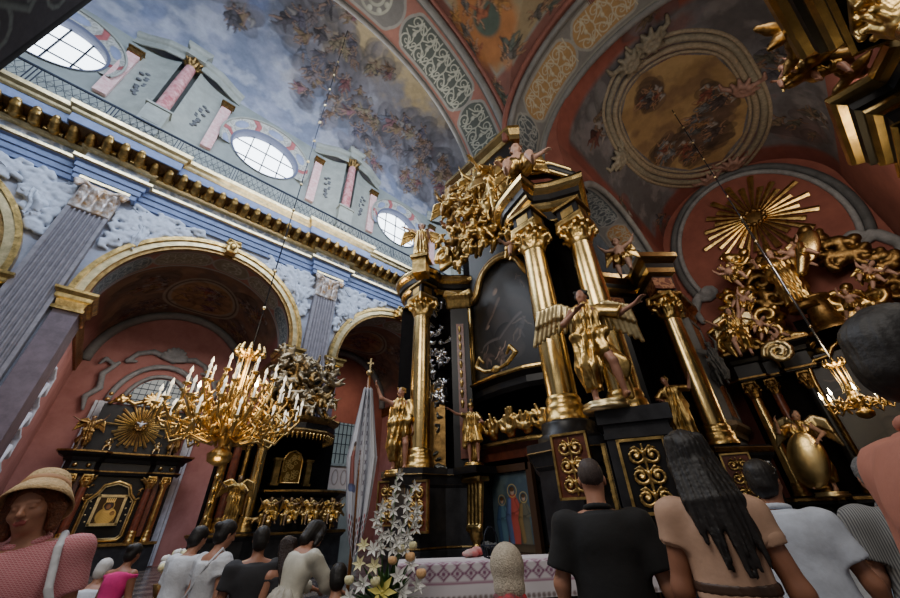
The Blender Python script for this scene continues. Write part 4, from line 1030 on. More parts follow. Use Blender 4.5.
# ---------------------------------------------------------------- side chapels behind the nave wall
def chapel(n, c, depth, seed):
    y0, y1 = YL+1.3*K, YL+depth
    a = 3.15*K; zc = lz(ASP)
    C = Canvas(y1-y0, PI*a, 26, (.22, .13, .09)); q1, q2 = C.noise(1.5, seed, 5), C.noise(.7, seed+1, 5)
    C.mix(np.clip((q1-.45)*5, 0, 1)*.8, (.3, .2, .13)); C.mix(np.clip((q2-.5)*5, 0, 1)*.7, (.12, .1, .09))
    L = y1-y0; M = PI*a/2; vv = C.v+0*C.u; C.mix(np.clip((1.6-vv)*2, 0, 1), (.3, .12, .1)); C.mix(np.clip((vv-PI*a+1.6)*2, 0, 1), (.3, .12, .1))
    rq = random.Random(seed)
    for cx, cy in ((L*.3, M-2.6), (L*.3, M+2.6), (L*.8, M-2.6), (L*.8, M+2.6)): cluster(C, cx, cy, .9, .9, 9, 1.0, (.16, .12, .1), rq, pal=[(.25, .1, .06), (.14, .12, .13), (.3, .2, .1)])
    for R0, col in ((1.0, (.36, .33, .26)), (.93, (.12, .09, .07)), (.88, (.38, .34, .26)), (.8, (.42, .27, .13))): C.ell(L*.55, M, L*.36*R0, 1.9*R0, col, 0, .15)
    cluster(C, L*.55, M, L*.2, 1.0, 14, 1.0, (.3, .18, .1), rq, pal=[(.3, .1, .06), (.14, .12, .13), (.4, .25, .1), (.2, .1, .14)])
    C.surface('ceiling_chapel_%d' % n, lambda U, V: (c*K-a*np.cos(PI*V), y0+(y1-y0)*U, zc+a*np.sin(PI*V)), FRES, kind='structure')
    mb = MB(); mb.box((c*K, y1+.1, zc/2+1), (a+.3, .1, zc/2+4.2)); mb.build('wall_chapel_end_%d' % n, PINKL if n != 2 else PINK, kind='structure')
    mb = MB()
    for s in (-1, 1): mb.box((c*K+s*(a+.1), (y0+y1)/2, zc/2), (.1, (y1-y0)/2, zc/2+.1))
    mb.build('wall_chapel_sides_%d' % n, PINKL, kind='structure')
    rib('trim_chapel_wall_rib_%d' % n, [(c*K+(a-.2)*math.cos(t), y1-.1, zc+(a-.2)*math.sin(t)) for t in T], .24, GREYR)
    mb = MB(); mb.sweep([(0, zc-.6), (.1, zc-.6), (.1, zc-.4), (.14, zc-.2), (.14, zc), (0, zc)], [(c*K-a, y0), (c*K-a, y1)]); mb.sweep([(0, zc-.6), (.1, zc-.6), (.1, zc-.4), (.14, zc-.2), (.14, zc), (0, zc)], [(c*K+a, y1), (c*K+a, y0)]); mb.build('trim_chapel_cornice_%d' % n, GOLDD, kind='structure')
    return c*K, y1, a, zc
chapel(0, AC[0], 5.5, 61); CH1 = chapel(1, AC[1], 8.0, 71); CH2 = chapel(2, AC[2], 7.0, 81); chapel(3, AC[3], 5.5, 91)
# ================================================================== MAIN BLACK ALTAR
def seg_path_wall(mb, path, z0, z1, out=0.):
    mb.sweep([(out, z0), (out, z1)], path, caps=False)
def scrolls(S, cx, cz, w, h, y=0., rad=.03, dense=1, seed=0):
    """carved acanthus candelabrum in the local XZ plane, facing -Y"""
    n = max(2, int(round(h/(w*.62)))); q = h/n
    S.chain([(cx, y-.01, cz-h/2), (cx, y-.02, cz+h/2)], rad*.55)
    for i in range(n):
        z = cz-h/2+q*(i+.45); R = min(w*.26, q*.42)
        for s in (-1, 1):
            c = (cx+s*w*.23, z); pts = []
            for t in range(13):
                a = PI/2+s*(1.35-t*.62) if s > 0 else PI/2-(1.35-t*.62); r_ = R*(1-t/16)
                pts.append((c[0]+r_*math.cos(a), y-.012-.002*t, c[1]-r_*math.sin(a)))
            S.chain([(cx, y-.01, z-q*.5)]+pts, [rad*.5]+[rad*(.75-.02*t) for t in range(13)]); S.ell((c[0], y-.02, c[1]), rad*.95)
            S.chain([(cx, y-.01, z+q*.1), (cx+s*w*.2, y-.03, z+q*.42), (cx+s*w*.36, y-.01, z+q*.34)], [rad*.5, rad*.7, rad*.3])
        S.ell((cx, y-.03, z+q*.1), (rad*1.1, rad, rad*1.5))
def carved_panel(o, rz, w, h, parent, name='carved_panel', d=.05, bg=None, fr=None, rel=None, seed=0):
    """panel centred at o, front along local -Y turned by rz"""
    p = MB(); p.box((0, 0, 0), (w/2, d*.3, h/2)); pn = p.build(name, bg or REDM, parent); pn.location = o; pn.rotation_euler = (0, 0, rz)
    m = MB(); t = min(w, h)*.06
    for s in (-1, 1):
        m.box((s*(w/2-t/2), -d*.5, 0), (t/2, d*.55, h/2)); m.box((0, -d*.5, s*(h/2-t/2)), (w/2, d*.55, t/2))
    m.build('panel_frame', fr or GOLD, pn)
    S = SDF(max(.008, w/60), .008); scrolls(S, 0, 0, w*.74, h*.82, -d*.4, w*.05, seed=seed); S.build('carved_scrollwork', rel or GOLD, pn)
    return pn
def column(name, x, y, z0, z1, R, parent, shaft=None, cap=None, capH=.62, n=28):
    c = MB(); H = z1-z0; s0 = z0+.42
    c.lathe([(R*.98, s0), (R, s0+.1*H), (R*.99, s0+.35*H), (R*.87, z1-capH)], n, (x, y, 0)); col = c.build(name, shaft or GOLDS, parent)
    b = MB(); b.lathe([(R*1.32, z0), (R*1.32, z0+.08), (R*1.2, z0+.1), (R*1.24, z0+.2), (R*1.2, z0+.26), (R*1.08, z0+.29), (R*1.13, z0+.34), (R*1.1, z0+.38), (R, z0+.42)], n, (x, y, 0)); b.build('column_base', cap or GOLD, col)
    S = SDF(max(.016, R*.09), .02); zc = z1-capH
    S.cap((x, y, zc), (x, y, z1-.08), R*.82, R*1.0); S.cap((x, y, zc), (x, y, zc+.03), R*.98, R*.98)
    for row, (k, hh, off) in enumerate(((8, .3, 0), (8, .48, PI/8))):
        for i in range(k):
            a = 2*PI*i/k+off; ca, sa = math.cos(a), math.sin(a); q = capH/.62
            S.chain([(x+ca*R*.85, y+sa*R*.85, zc+.03+row*.1), (x+ca*R*1.05, y+sa*R*1.05, zc+hh*q*.7), (x+ca*R*1.35, y+sa*R*1.35, zc+hh*q*.85), (x+ca*R*1.4, y+sa*R*1.4, zc+hh*q*.7)], [R*.22, R*.24, R*.16, R*.12])
    for i in range(4):
        a = PI/4+i*PI/2; ca, sa = math.cos(a), math.sin(a)
        S.chain([(x+ca*R, y+sa*R, z1-.2), (x+ca*R*1.5, y+sa*R*1.5, z1-.12), (x+ca*R*1.6, y+sa*R*1.6, z1-.22), (x+ca*R*1.4, y+sa*R*1.4, z1-.24)], [R*.2, R*.22, R*.2, R*.14])
    S.box((x, y, z1-.05), (R*1.25, R*1.25, .05), rd=.02); S.build('column_capital', cap or GOLD, col)
    return col
CORN = (('gold_cornice', GOLDS, [(-.7, 7.94), (-.02, 7.9), (0, 7.85), (-.02, 7.78), (-.07, 7.74), (-.15, 7.7)]),
        ('black_band', BLACK, [(-.15, 7.7), (-.16, 7.58), (-.22, 7.55)]),
        ('gold_band', GOLDS, [(-.22, 7.55), (-.22, 7.48), (-.27, 7.43), (-.34, 7.4)]),
        ('black_frieze', BLACK, [(-.34, 7.4), (-.36, 7.36), (-.36, 7.2)]),
        ('gold_fillet', GOLDS, [(-.33, 7.2), (-.3, 7.18), (-.3, 7.15), (-.35, 7.13)]),
        ('black_soffit', BLACK, [(-.35, 7.13), (-1.0, 7.13)]))
def entab(name, path, parent, sc=1., dz=0., top=7.9):
    first = None; path = [(x*1.045, y*1.045) for x, y in path]; sc = 1.32; dz = .28
    lid = MB(); lid.add([(x, y, top+dz+.0) for x, y in path], [tuple(range(len(path)))]); lid.build(name+'_lid', BLACK, parent)
    for nm, m, pr in CORN:
        mb = MB(); mb.sweep([(o*sc*(.72 if o > -.9 else 1), top+dz+(z-7.9)*sc) for o, z in pr], path)
        if first is None: first = mb.build(name, m, parent)
        else: mb.build(nm, m, first)
    return first
AL = empty('column_altar', (0, 0, 0), 0, 'towering black lacquered altar with big gold columns and a dark painting', 'altar')
PL = [(6.6, 8.6), (5.3, 8.25), (5.0, 7.9), (4.9, 7.4), (4.98, 6.88), (5.2, 6.56), (5.55, 6.5), (5.8, 6.58), (6.02, 6.45), (6.4, 6.12), (6.8, 5.97)]
PR = [(6.9, 4.35), (6.0, 4.15), (5.3, 3.95), (4.93, 3.61), (4.76, 3.15), (4.62, 2.61), (5.1, 2.59), (5.45, 2.14), (5.6, 1.7), (6.84, 2.18), (7.3, 2.6)]
def catmull(P, m=4):
    out = []
    for i in range(len(P)-1):
        p = [np.array(P[max(0, min(len(P)-1, i+j))]) for j in (-1, 0, 1, 2)]
        for k in range(m):
            t = k/m; out.append(tuple(.5*((2*p[1])+(-p[0]+p[2])*t+(2*p[0]-5*p[1]+4*p[2]-p[3])*t*t+(-p[0]+3*p[1]-3*p[2]+p[3])*t**3)))
    return out+[P[-1]]
entab('left_entablature', catmull(PL[1:6], 4)[:-1]+catmull(PL[5:], 3), AL)
entab('right_entablature', catmull(PR[:6], 3)[:-1]+PR[5:7]+[(5.28, 2.37), (5.42, 2.1), (5.52, 1.9)]+PR[8:], AL)
c1 = column('gold_column', 5.34, 6.93, 2.44, 6.95, .26, AL, capH=.52); c2 = column('gold_column', 5.25, 3.0, 2.72, 6.78, .25, AL, capH=.5)
c3 = column('gold_column', 5.8, 2.23, 2.72, 6.78, .25, AL, capH=.5)
for (x, y) in ((5.34, 6.93), (5.25, 3.0), (5.8, 2.23)):
    zd = 7.0 if y < 5 else 7.15; mb = MB(); mb.box((x, y, zd), (.24, .24, .22)); mb.m = 1; mb.box((x, y, zd+.2), (.3, .3, .03)); mb.box((x, y, zd-.19), (.3, .3, .025)); mb.box((x-.24, y, zd), (.012, .14, .1)); mb.box((x, y-.24, zd), (.14, .012, .1)); mb.box((x, y+.24, zd), (.14, .012, .1)); mb.build('entablature_dosseret', [BLACK, GOLD], AL)
# body walls
WALL = [(5.5, 8.2), (5.75, 7.6), (6.05, 7.2), (6.5, 6.85), (7.05, 6.72), (7.1, 4.3), (6.0, 3.75), (5.85, 3.3), (6.1, 2.95), (6.6, 2.85), (7.2, 2.9)]
mb = MB(); mb.sweep([(0, 2.3), (0, 7.3), (-.3, 7.4)], WALL); mb.build('black_back_wall', BLACKW, AL)
mb = MB(); mb.box((7.2, 5.4, 5.2), (.12, 1.5, 4.0)); mb.build('upper_back_wall', BLACKW, AL)
# podium
POD = [(6.6, 8.6), (5.4, 8.1), (4.95, 7.6), (4.88, 6.75), (5.1, 6.55), (5.75, 6.5), (6.0, 6.3), (6.3, 5.9), (6.85, 5.95), (6.9, 4.35), (5.6, 3.9), (4.95, 3.45), (4.85, 2.75), (5.2, 2.35), (5.75, 1.8), (6.6, 1.75), (7.2, 2.0)]
mb = MB(); mb.sweep([(.12, FLOOR), (.12, .15), (.05, .3), (0, .35), (0, .8), (.06, .85), (.06, .95), (0, 1.0), (0, 2.05), (.05, 2.1), (.1, 2.25), (.14, 2.3), (.14, 2.42), (-.5, 2.44)], POD); mb.build('podium', BLACKM, AL)
mb = MB()
for z in (.98, 2.1, 2.28): mb.sweep([(.03 if z < 2.2 else .13, z), (.055 if z < 2.2 else .155, z+.01), (.03 if z < 2.2 else .13, z+.035)], POD, caps=False)
mb.build('gold_string_moulding', GOLDD, AL)
for (x, y) in ((5.25, 3.0), (5.8, 2.23)):
    mb = MB(); mb.lathe([(.5, 2.4), (.5, 2.5), (.42, 2.55), (.42, 2.68), (.4, 2.72), (0, 2.72)], 16, (x, y, 0)); mb.build('column_socle', BLACK, AL)
mb = MB(); mb.lathe([(.48, 2.3), (.48, 2.38), (.4, 2.44), (0, 2.44)], 20, (5.34, 6.93, 0)); mb.build('column_socle', BLACK, AL)
# pedestal bearing the big angel
ang = math.radians(21); pc = pol(21, 5.35)
def pedestal(c, half, z1, rz, parent, nm='statue_pedestal'):
    mb = MB()
    for z0, z2, k in ((FLOOR, .3, 1.1), (.3, 1.2, 1.0), (1.2, 1.32, 1.06), (1.32, z1-.35, .97), (z1-.35, z1-.28, 1.03), (z1-.28, z1-.18, .99), (z1-.18, z1, 1.14)): mb.box((c[0], c[1], (z0+z2)/2), (half*k, half*k, (z2-z0)/2), rz)
    return mb.build(nm, BLACKM, parent)
pd = pedestal(pc, .37, 2.62, math.radians(24), AL)
def face(c, half, rz, az_deg, w, h, zc, parent, **k):
    a = math.radians(az_deg); nx, ny = math.cos(a), math.sin(a)
    return carved_panel((c[0]+nx*(half+.02), c[1]+ny*(half+.02), zc), a+PI/2, w, h, parent, **k)
face(pc, .37, 0, 204, .52, .78, 1.86, AL, bg=BLACK, seed=1); face(pc, .37, 0, 114, .52, .78, 1.86, AL, bg=BLACK, seed=2)
def panel_px(px, py, r, az, w, h, parent, **k):
    p = atR(px, py, r); return carved_panel(p, math.radians(az)+PI/2, w, h, parent, **k)
panel_px(417, 506, 8.22, 192, .62, .92, AL, seed=3); panel_px(388, 503, 8.85, 215, .5, .85, AL, seed=4)
panel_px(574, 465, 5.35, 192, .5, .8, AL, seed=5)
# corbel under the soldier
S = SDF(.022, .03); p = atR(473, 500, 8.45); cx_, cy_ = p[0], p[1]
for i in range(4): S.cap((cx_+.1, cy_+.16-.105*i, 2.1), (cx_+.02, cy_+.16-.105*i, 1.35), .07, .05)
S.chain([(cx_, cy_-.2, 2.2), (cx_, cy_+.22, 2.2)], .08); S.box((cx_+.1, cy_, 2.2), (.16, .28, .06)); S.chain([(cx_, cy_-.15, 1.3), (cx_, cy_+.15, 1.3)], .07); S.ell((cx_+.05, cy_, 1.2), (.12, .15, .16)); S.ell((cx_+.05, cy_, .98), (.1, .1, .1)); S.cap((cx_+.05, cy_, .9), (cx_+.05, cy_, .76), .06, .02)
S.build('acanthus_corbel', GOLD, AL)
mb = MB(); mb.box((cx_+.1, cy_, 2.36), (.32, .36, .07)); mb.build('statue_bracket', BLACK, AL)
# pilaster with gilt capital, red panel with gilt pendants, and pierced silver foliage
p = atR(462, 380, 8.95); a = math.radians(225)
def local(o, az):   # frame whose -Y looks along az
    a = math.radians(az)+PI/2; return Matrix.Translation(Vector(o)) @ Matrix.Rotation(a, 4, 'Z')
def plate(nm, o, az, w, h, d, m, parent):
    mb = MB(); mb.box((0, 0, 0), (w/2, d/2, h/2)); return mb.build(nm, m, parent, xf=local(o, az))
plate('wall_pilaster', (p[0], p[1], 4.6), 222, .5, 4.4, .2, BLACK, AL)
plate('red_marble_inlay', (p[0]-.06, p[1]-.07, 4.4), 222, .2, 3.5, .14, REDM, AL)
S = SDF(.025, .02)
for k in range(9): S.ell((0, -.16, 1.3-k*.26), (.05, .05, .09)); S.ell((0, -.15, 1.2-k*.26), .04)
S.build('gilt_pendants', GOLD, AL, xf=local((p[0], p[1], 4.7), 222))
S = SDF(.025, .03); S.box((0, 0, 0), (.3, .16, .22), rd=.05)
for k in range(7): S.chain([(-.3+.1*k, -.1, -.2), (-.3+.1*k, -.22, .05), (-.3+.1*k, -.3, .08)], [.07, .07, .05])
for s in (-1, 1): S.chain([(s*.1, -.15, .2), (s*.34, -.2, .24), (s*.38, -.22, .12), (s*.28, -.22, .12)], [.07, .08, .07, .05])
S.build('pilaster_capital', GOLD, AL, xf=local((p[0], p[1], 6.95), 222))
p = atR(438, 350, 9.15); S = SDF(.028, .02); rq = random.Random(9)
for k in range(46):
    x, z = rq.uniform(-.26, .26), rq.uniform(-1.5, 1.45); t = rq.uniform(0, 6); S.chain([(x, -.05, z), (x+.12*math.cos(t), -.14, z+.12*math.sin(t)), (x+.15*math.cos(t+1), -.08, z+.17*math.sin(t+1))], [.05, .055, .025])
S.build('silvered_foliage', mat('silvering', (.75, .78, .85), .22, 1., noise=.4, nscale=6), AL, xf=local((p[0], p[1], 5.55), 225))
S = SDF(.03, .02)
for k in range(22):
    x, z = rq.uniform(-.16, .16), rq.uniform(-1.1, 1.1); t = rq.uniform(0, 6); S.chain([(x, -.05, z), (x+.1*math.cos(t), -.12, z+.1*math.sin(t))], [.045, .03])
S.build('dark_foliage', mat('tarnished_silver', (.2, .22, .23), .4, 1., noise=.4), AL, xf=local((p[0]-.05, p[1], 3.55), 225))
# niche statuette frame
plate('niche_frame', (p[0]-.1, p[1], 3.5), 225, .5, 2.0, .06, GOLDD, AL)
# big painting with arched top
AY0, AY1, AZ0, AZ1 = 6.42, 3.95, 4.42, 7.1
def arched(y0, y1, z0, z1, rise, x, n=20):
    P = [(x, y0, z0), (x, y1, z0)]
    for i in range(n+1):
        t = i/n; y = y1+(y0-y1)*t; s = abs(2*t-1)
        P.append((x, y, z1+rise*(math.sqrt(max(0, 1-(s/.72)**2)) if s < .72 else 0)))
    return P
C = Canvas(2.5, 4.0, 70, (.02, .017, .014)); q1 = C.noise(.8, 5, 5); C.mix(np.clip((q1-.5)*4, 0, 1)*.8, (.045, .035, .03))
r7 = random.Random(4)
C.stroke([(.7, 2.6), (1.0, 2.0), (1.2, 1.3), (1.5, .8)], [.12, .35, .4, .3], (.05, .04, .035), .6)
C.ell(1.0, 2.95, .11, .13, (.3, .2, .14), 0, .6); C.stroke([(1.1, 2.6), (.8, 2.2), (.55, 2.0)], [.08, .07, .05], (.12, .08, .06), .5); C.ell(.62, 1.95, .07, .06, (.25, .17, .12))
C.figure(1.0, .75, .75, .1, (.12, .08, .06), (.3, .2, .15), r7); C.figure(.45, 1.0, .7, .3, (.08, .05, .04), (.18, .12, .09), r7); C.figure(1.75, 1.5, .9, -.5, (.06, .05, .05), (.12, .09, .07), r7)
C.figure(1.9, 3.2, .5, .4, (.06, .05, .05), (.12, .08, .06), r7); C.stroke([(.3, 1.5), (1.0, 1.3), (1.8, 1.9)], .05, (.1, .08, .07), .4)
def pfn(U, V):
    s = np.abs(2*U-1); top = AZ1+1.0*np.where(s < .72, np.sqrt(np.maximum(0, 1-(s/.72)**2)), 0)
    return 6.84+0*U, AY0+(AY1-AY0)*U, AZ0+(top-AZ0)*V
pt = C.surface('altar_painting', pfn, PICT, AL)
P = arched(AY0, AY1, AZ0, AZ1, 1.0, 6.78); mb = MB(); mb.tube([P[-1]]+P, .085, 8); mb.build('painting_frame', GOLD, pt)
P = arched(AY0+.12, AY1-.12, AZ0-.14, AZ1+.14, 1.0, 6.84); mb = MB(); mb.tube([P[-1]]+P, .1, 8); mb.build('outer_frame', GOLDD, pt)
# carved foliage down the frame side
S = SDF(.03, .02)
for k in range(16):
    z = 4.9+k*.16; S.chain([(6.9, 6.62, z), (6.84, 6.72, z+.06), (6.85, 6.66, z+.12)], [.05, .05, .03])
S.ell((6.88, 6.72, 5.9), (.1, .18, .4)); S.build('frame_foliage', GOLD, AL)
# ledge and crest under the painting
mb = MB(); mb.sweep([(-.3, 3.9), (.05, 3.95), (.12, 4.05), (.12, 4.2), (.25, 4.3), (.25, 4.4), (-.3, 4.42)], [(6.75, 6.6), (6.55, 5.8), (6.5, 5.2), (6.55, 4.5), (6.8, 3.9)]); mb.build('picture_ledge', BLACK, AL)
mb = MB(); mb.sweep([(.25, 4.3), (.29, 4.33), (.29, 4.37), (.25, 4.4)], [(6.75, 6.6), (6.55, 5.8), (6.5, 5.2), (6.55, 4.5), (6.8, 3.9)]); mb.build('ledge_gold_moulding', GOLD, AL)
S = SDF(.025, .02)
for s in (-1, 1): S.chain([(6.3, 5.2, 4.5), (6.28, 5.2+s*.35, 4.55), (6.28, 5.2+s*.65, 4.75), (6.28, 5.2+s*.5, 4.95), (6.28, 5.2+s*.38, 4.8)], [.04, .05, .055, .05, .035])
S.ell((6.28, 5.2, 4.52), (.06, .12, .1)); S.build('ledge_scroll_crest', GOLD, AL)
mb = MB(); mb.sweep([(-.3, 2.5), (.1, 2.55), (.15, 2.7), (.3, 2.8), (.3, 2.9), (-.3, 2.92)], [(6.75, 6.4), (6.6, 5.8), (6.6, 4.6), (6.8, 4.0)]); mb.build('predella_ledge', REDM, AL)
mb = MB(); mb.sweep([(.3, 2.8), (.34, 2.83), (.34, 2.87), (.3, 2.9)], [(6.75, 6.4), (6.6, 5.8), (6.6, 4.6), (6.8, 4.0)]); mb.build('predella_gold_moulding', GOLD, AL)
# gilt predella ornaments (rearing foliate shapes)
for (px, py, hh) in ((496, 425, .9), (513, 420, 1.2), (530, 416, .9), (545, 408, .9)):
    S = SDF(.022, .015); o = atX(px, py+15, 6.45); o = (6.4, o[1], 3.0); rq = random.Random(px)
    for k in range(9):
        t = -.2+.05*k; z = hh*rq.uniform(.25, .6)*(1-abs(t)*2.2); S.chain([(o[0], o[1]+t*.3, o[2]), (o[0]-.06, o[1]+t*.6+rq.uniform(-.04, .04), o[2]+z*.6), (o[0]-.1, o[1]+t*1.4, o[2]+z), (o[0]-.06, o[1]+t*1.9+rq.uniform(-.06, .06), o[2]+z-.06)], [.045, .04, .035, .018])
    S.ell((o[0]-.05, o[1], o[2]+.1), (.08, .12, .1))
    for s_ in (-1, 1): S.chain([(o[0]-.03, o[1], o[2]+.05), (o[0]-.08, o[1]+s_*.16, o[2]+.12), (o[0]-.1, o[1]+s_*.22, o[2]+.28), (o[0]-.08, o[1]+s_*.12, o[2]+.34), (o[0]-.08, o[1]+s_*.08, o[2]+.24)], [.05, .055, .05, .04, .03])
    S.build('predella_ornament', GOLD, AL)
# lower painting: three saints on blue ground
C = Canvas(1.1, 1.4, 110, (.06, .09, .11)); q1 = C.noise(.4, 8, 4); C.mix(np.clip((q1-.45)*4, 0, 1), (.11, .15, .15))
def standing(C, x, y, h, robe, cloak, fl=(.42, .27, .18)):
    C.stroke([(x, y+.78*h), (x-.02, y+.4*h), (x-.03, y)], [.09*h, .14*h, .17*h], robe, .4); C.stroke([(x-.09*h, y+.75*h), (x-.15*h, y+.45*h), (x-.1*h, y+.05*h)], [.05*h, .07*h, .06*h], cloak, .4)
    C.stroke([(x+.08*h, y+.74*h), (x+.18*h, y+.55*h), (x+.04*h, y+.52*h)], [.04*h, .04*h, .025*h], robe, .4); C.ell(x, y+.9*h, .055*h, .07*h, fl); C.ell(x, y+.94*h, .065*h, .045*h, (.1, .05, .02)); C.ell(x, y+.91*h, .12*h, .12*h, (.6, .42, .12), 0, 0, .8, ring=.12)
standing(C, .3, .12, .85, (.1, .2, .28), (.05, .1, .2)); standing(C, .6, .1, 1.05, (.45, .08, .06), (.1, .14, .28)); standing(C, .88, .15, .85, (.14, .13, .09), (.25, .16, .06))
C.stroke([(0, .05), (1.1, .05)], .08, (.1, .07, .04))
lp = C.surface('lower_painting', lambda U, V: (6.62+0*U, 6.0-1.1*U-.03, .9+1.4*V), PICT, AL)
mb = MB()
for y, z, hy, hz in ((6.02, 1.6, .07, .85), (4.82, 1.6, .07, .85), (5.42, .82, .6, .07), (5.42, 2.38, .6, .07)): mb.box((6.6, y, z), (.06, hy, hz))
mb.build('lower_painting_frame', mat('dark_walnut', (.06, .03, .015), .35), lp)
# gable storey with gilded sloping cornice slab and broken pediment
mb = MB(); mb.box((7.0, 5.2, 10.2), (.15, 1.2, 2.9)); mb.build('gable_body', BLACK, AL)
mb = MB(); mb.sweep([(-.2, 12.75), (.1, 12.8), (.15, 13.0), (.3, 13.15), (.3, 13.3), (-.3, 13.32)], [(7.1, 7.3), (6.9, 7.1), (6.9, 4.0), (7.1, 3.8)]); mb.build('gable_cornice', GOLDS, AL)
def pediment(pts, parent, r=.16):
    mb = MB(); mb.tube(pts, r*.9, 8); a = mb.build('broken_pediment', BLACK, parent); mb = MB()
    mb.tube([(x-.08, y-.03, z+r*.9) for x, y, z in pts], r*.42, 8); mb.tube([(x-.12, y-.02, z-r*.6) for x, y, z in pts], r*.3, 8); mb.build('pediment_gilt_edge', GOLDS, a)
pediment([(5.2, 3.3, 8.05), (5.3, 3.2, 8.5), (5.5, 2.9, 8.85), (5.9, 2.5, 8.9), (6.3, 2.2, 8.7), (6.7, 2.2, 8.3)], AL, .2)
for s, (px, py) in ((1, (444, 256)), (-1, (457, 254))):
    o = atR(px, py, 8.6); S = SDF(.03, .03); pts = [(o[0], o[1]+(.33-.022*t)*math.cos(t*.6)*s, o[2]+(.33-.022*t)*math.sin(t*.6)) for t in range(14)]
    S.chain(pts, [.11-.003*t for t in range(14)]); S.box((o[0]+.12, o[1], o[2]-.2), (.08, .3, .2), rd=.03); S.build('gilt_volute', GOLD, AL)
# foliage and rays massed behind the crown
def foliage(name, pxlist, r, parent, m=GOLD, size=.35, h=.045, seed=0, flat=.3):
    S = SDF(h, .03); rq = random.Random(seed)
    for px, py in pxlist:
        o = np.array(atR(px, py, r+rq.uniform(-.3, .3)))
        for k in range(5):
            a = rq.uniform(0, 2*PI); d = np.array([rq.uniform(-flat, flat), math.cos(a), math.sin(a)])*size*rq.uniform(.6, 1.3); e = np.array([-.12, math.cos(a+.9), math.sin(a+.9)])*size*.45
            S.chain([o, o+d*.6+np.array([-.08, 0, 0]), o+d+e*.4, o+d*.8+e], [size*.2, size*.24, size*.15, size*.07])
        S.ell(o, (size*.3, size*.35, size*.3))
    return S.build(name, m, parent)
rq = random.Random(2)
L1 = [(rq.uniform(447, 500), rq.uniform(200, 242)) for _ in range(22)]
foliage('crown_foliage', L1, 7.6, AL, GOLD, .3, h=.035, seed=1)
L2 = [(455+q*55+rq.uniform(-4, 8), 200-q*48+rq.uniform(0, 16)) for q in [k/14 for k in range(15)]]
foliage('gable_foliage', L2, 7.9, AL, GOLD, .3, h=.035, seed=2)
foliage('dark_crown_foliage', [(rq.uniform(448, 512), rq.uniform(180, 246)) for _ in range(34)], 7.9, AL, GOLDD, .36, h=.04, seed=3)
foliage('side_foliage', [(455, 230), (460, 215), (442, 240), (508, 232), (512, 215), (500, 200), (472, 252), (462, 262)], 6.9, AL, GOLD, .22, h=.03, seed=4)
mb = MB()
for k in range(5):
    a = atR(468+k*4, 262, 7.7); b = atR(450+k*12, 225-k*3, 7.6); mb.tube([a, b], .03, 6)
pass
# ---------------------------------------------------------------- companion wing altar
WG = empty('wing_altar', (0, 0, 0), 0, 'smaller black altar wing with one gold column, right of the winged angel', 'altar')
PW = [(8.7, 4.0), (9.49, 3.31), (10.33, 2.81), (9.42, 2.1), (10.27, 1.37), (11.5, 2.4)]
for nm, m, pr in (('gold_cornice', GOLDS, [(-.5, 7.95), (0, 7.9), (0, 7.75), (-.1, 7.65), (-.14, 7.6)]), ('black_band', BLACK, [(-.14, 7.6), (-.15, 7.45)]), ('gold_band', GOLDS, [(-.15, 7.45), (-.16, 7.3), (-.26, 7.22)]), ('black_frieze', BLACK, [(-.26, 7.22), (-.28, 6.72)]), ('gold_fillet', GOLDD, [(-.28, 6.72), (-.22, 6.7), (-.22, 6.62), (-1.3, 6.6)])):
    mb = MB(); mb.sweep(pr, PW); mb.build(nm, m, WG)
for a, b in ((1, 2), (2, 3), (3, 4)):
    x = (PW[a][0]+PW[b][0])/2; y = (PW[a][1]+PW[b][1])/2; dx, dy = PW[b][0]-PW[a][0], PW[b][1]-PW[a][1]; L = math.hypot(dx, dy); n = (dy/L, -dx/L)
    plate('frieze_panel', (x-n[0]*.26, y-n[1]*.26, 6.97), math.degrees(math.atan2(n[1], n[0])), L*.5, .36, .05, REDC, WG)
column('gold_column', 10.1, 2.12, 2.72, 6.6, .27, WG)
mb = MB(); mb.sweep([(-.35, 2.3), (-.35, 6.9)], [(8.9, 3.95), (9.5, 3.5), (10.2, 3.1), (9.95, 2.45), (10.6, 1.8), (11.5, 2.6)], caps=False); mb.build('black_back_wall', BLACKW, WG)
PWP = [(8.6, 3.9), (9.3, 3.1), (9.9, 2.7), (9.45, 2.1), (10.2, 1.45), (11.5, 2.4)]
mb = MB(); mb.sweep([(.1, FLOOR), (.1, .2), (0, .35), (0, 2.3), (.12, 2.45), (.12, 2.65), (-.8, 2.72)], PWP); mb.build('podium', BLACKM, WG)
mb = MB(); mb.sweep([(.12, 2.5), (.15, 2.52), (.15, 2.6), (.12, 2.62)], PWP, caps=False); mb.build('gold_string_moulding', GOLDD, WG)
a = atR(760, 470, 8.6)
panel_px(743, 478, 9.6, 200, .5, .9, WG, seed=8)
plate('black_pilaster', (9.3, 3.2, 4.7), 215, .35, 3.8, .15, BLACK, WG); plate('gilt_strip', (9.2, 3.15, 4.7), 215, .05, 3.7, .2, GOLDD, WG)
plate('black_pilaster', (8.3, 3.6, 4.7), 215, .6, 3.9, .15, BLACK, WG); plate('gilt_strip', (8.1, 3.35, 4.7), 215, .05, 3.7, .2, GOLDD, WG)
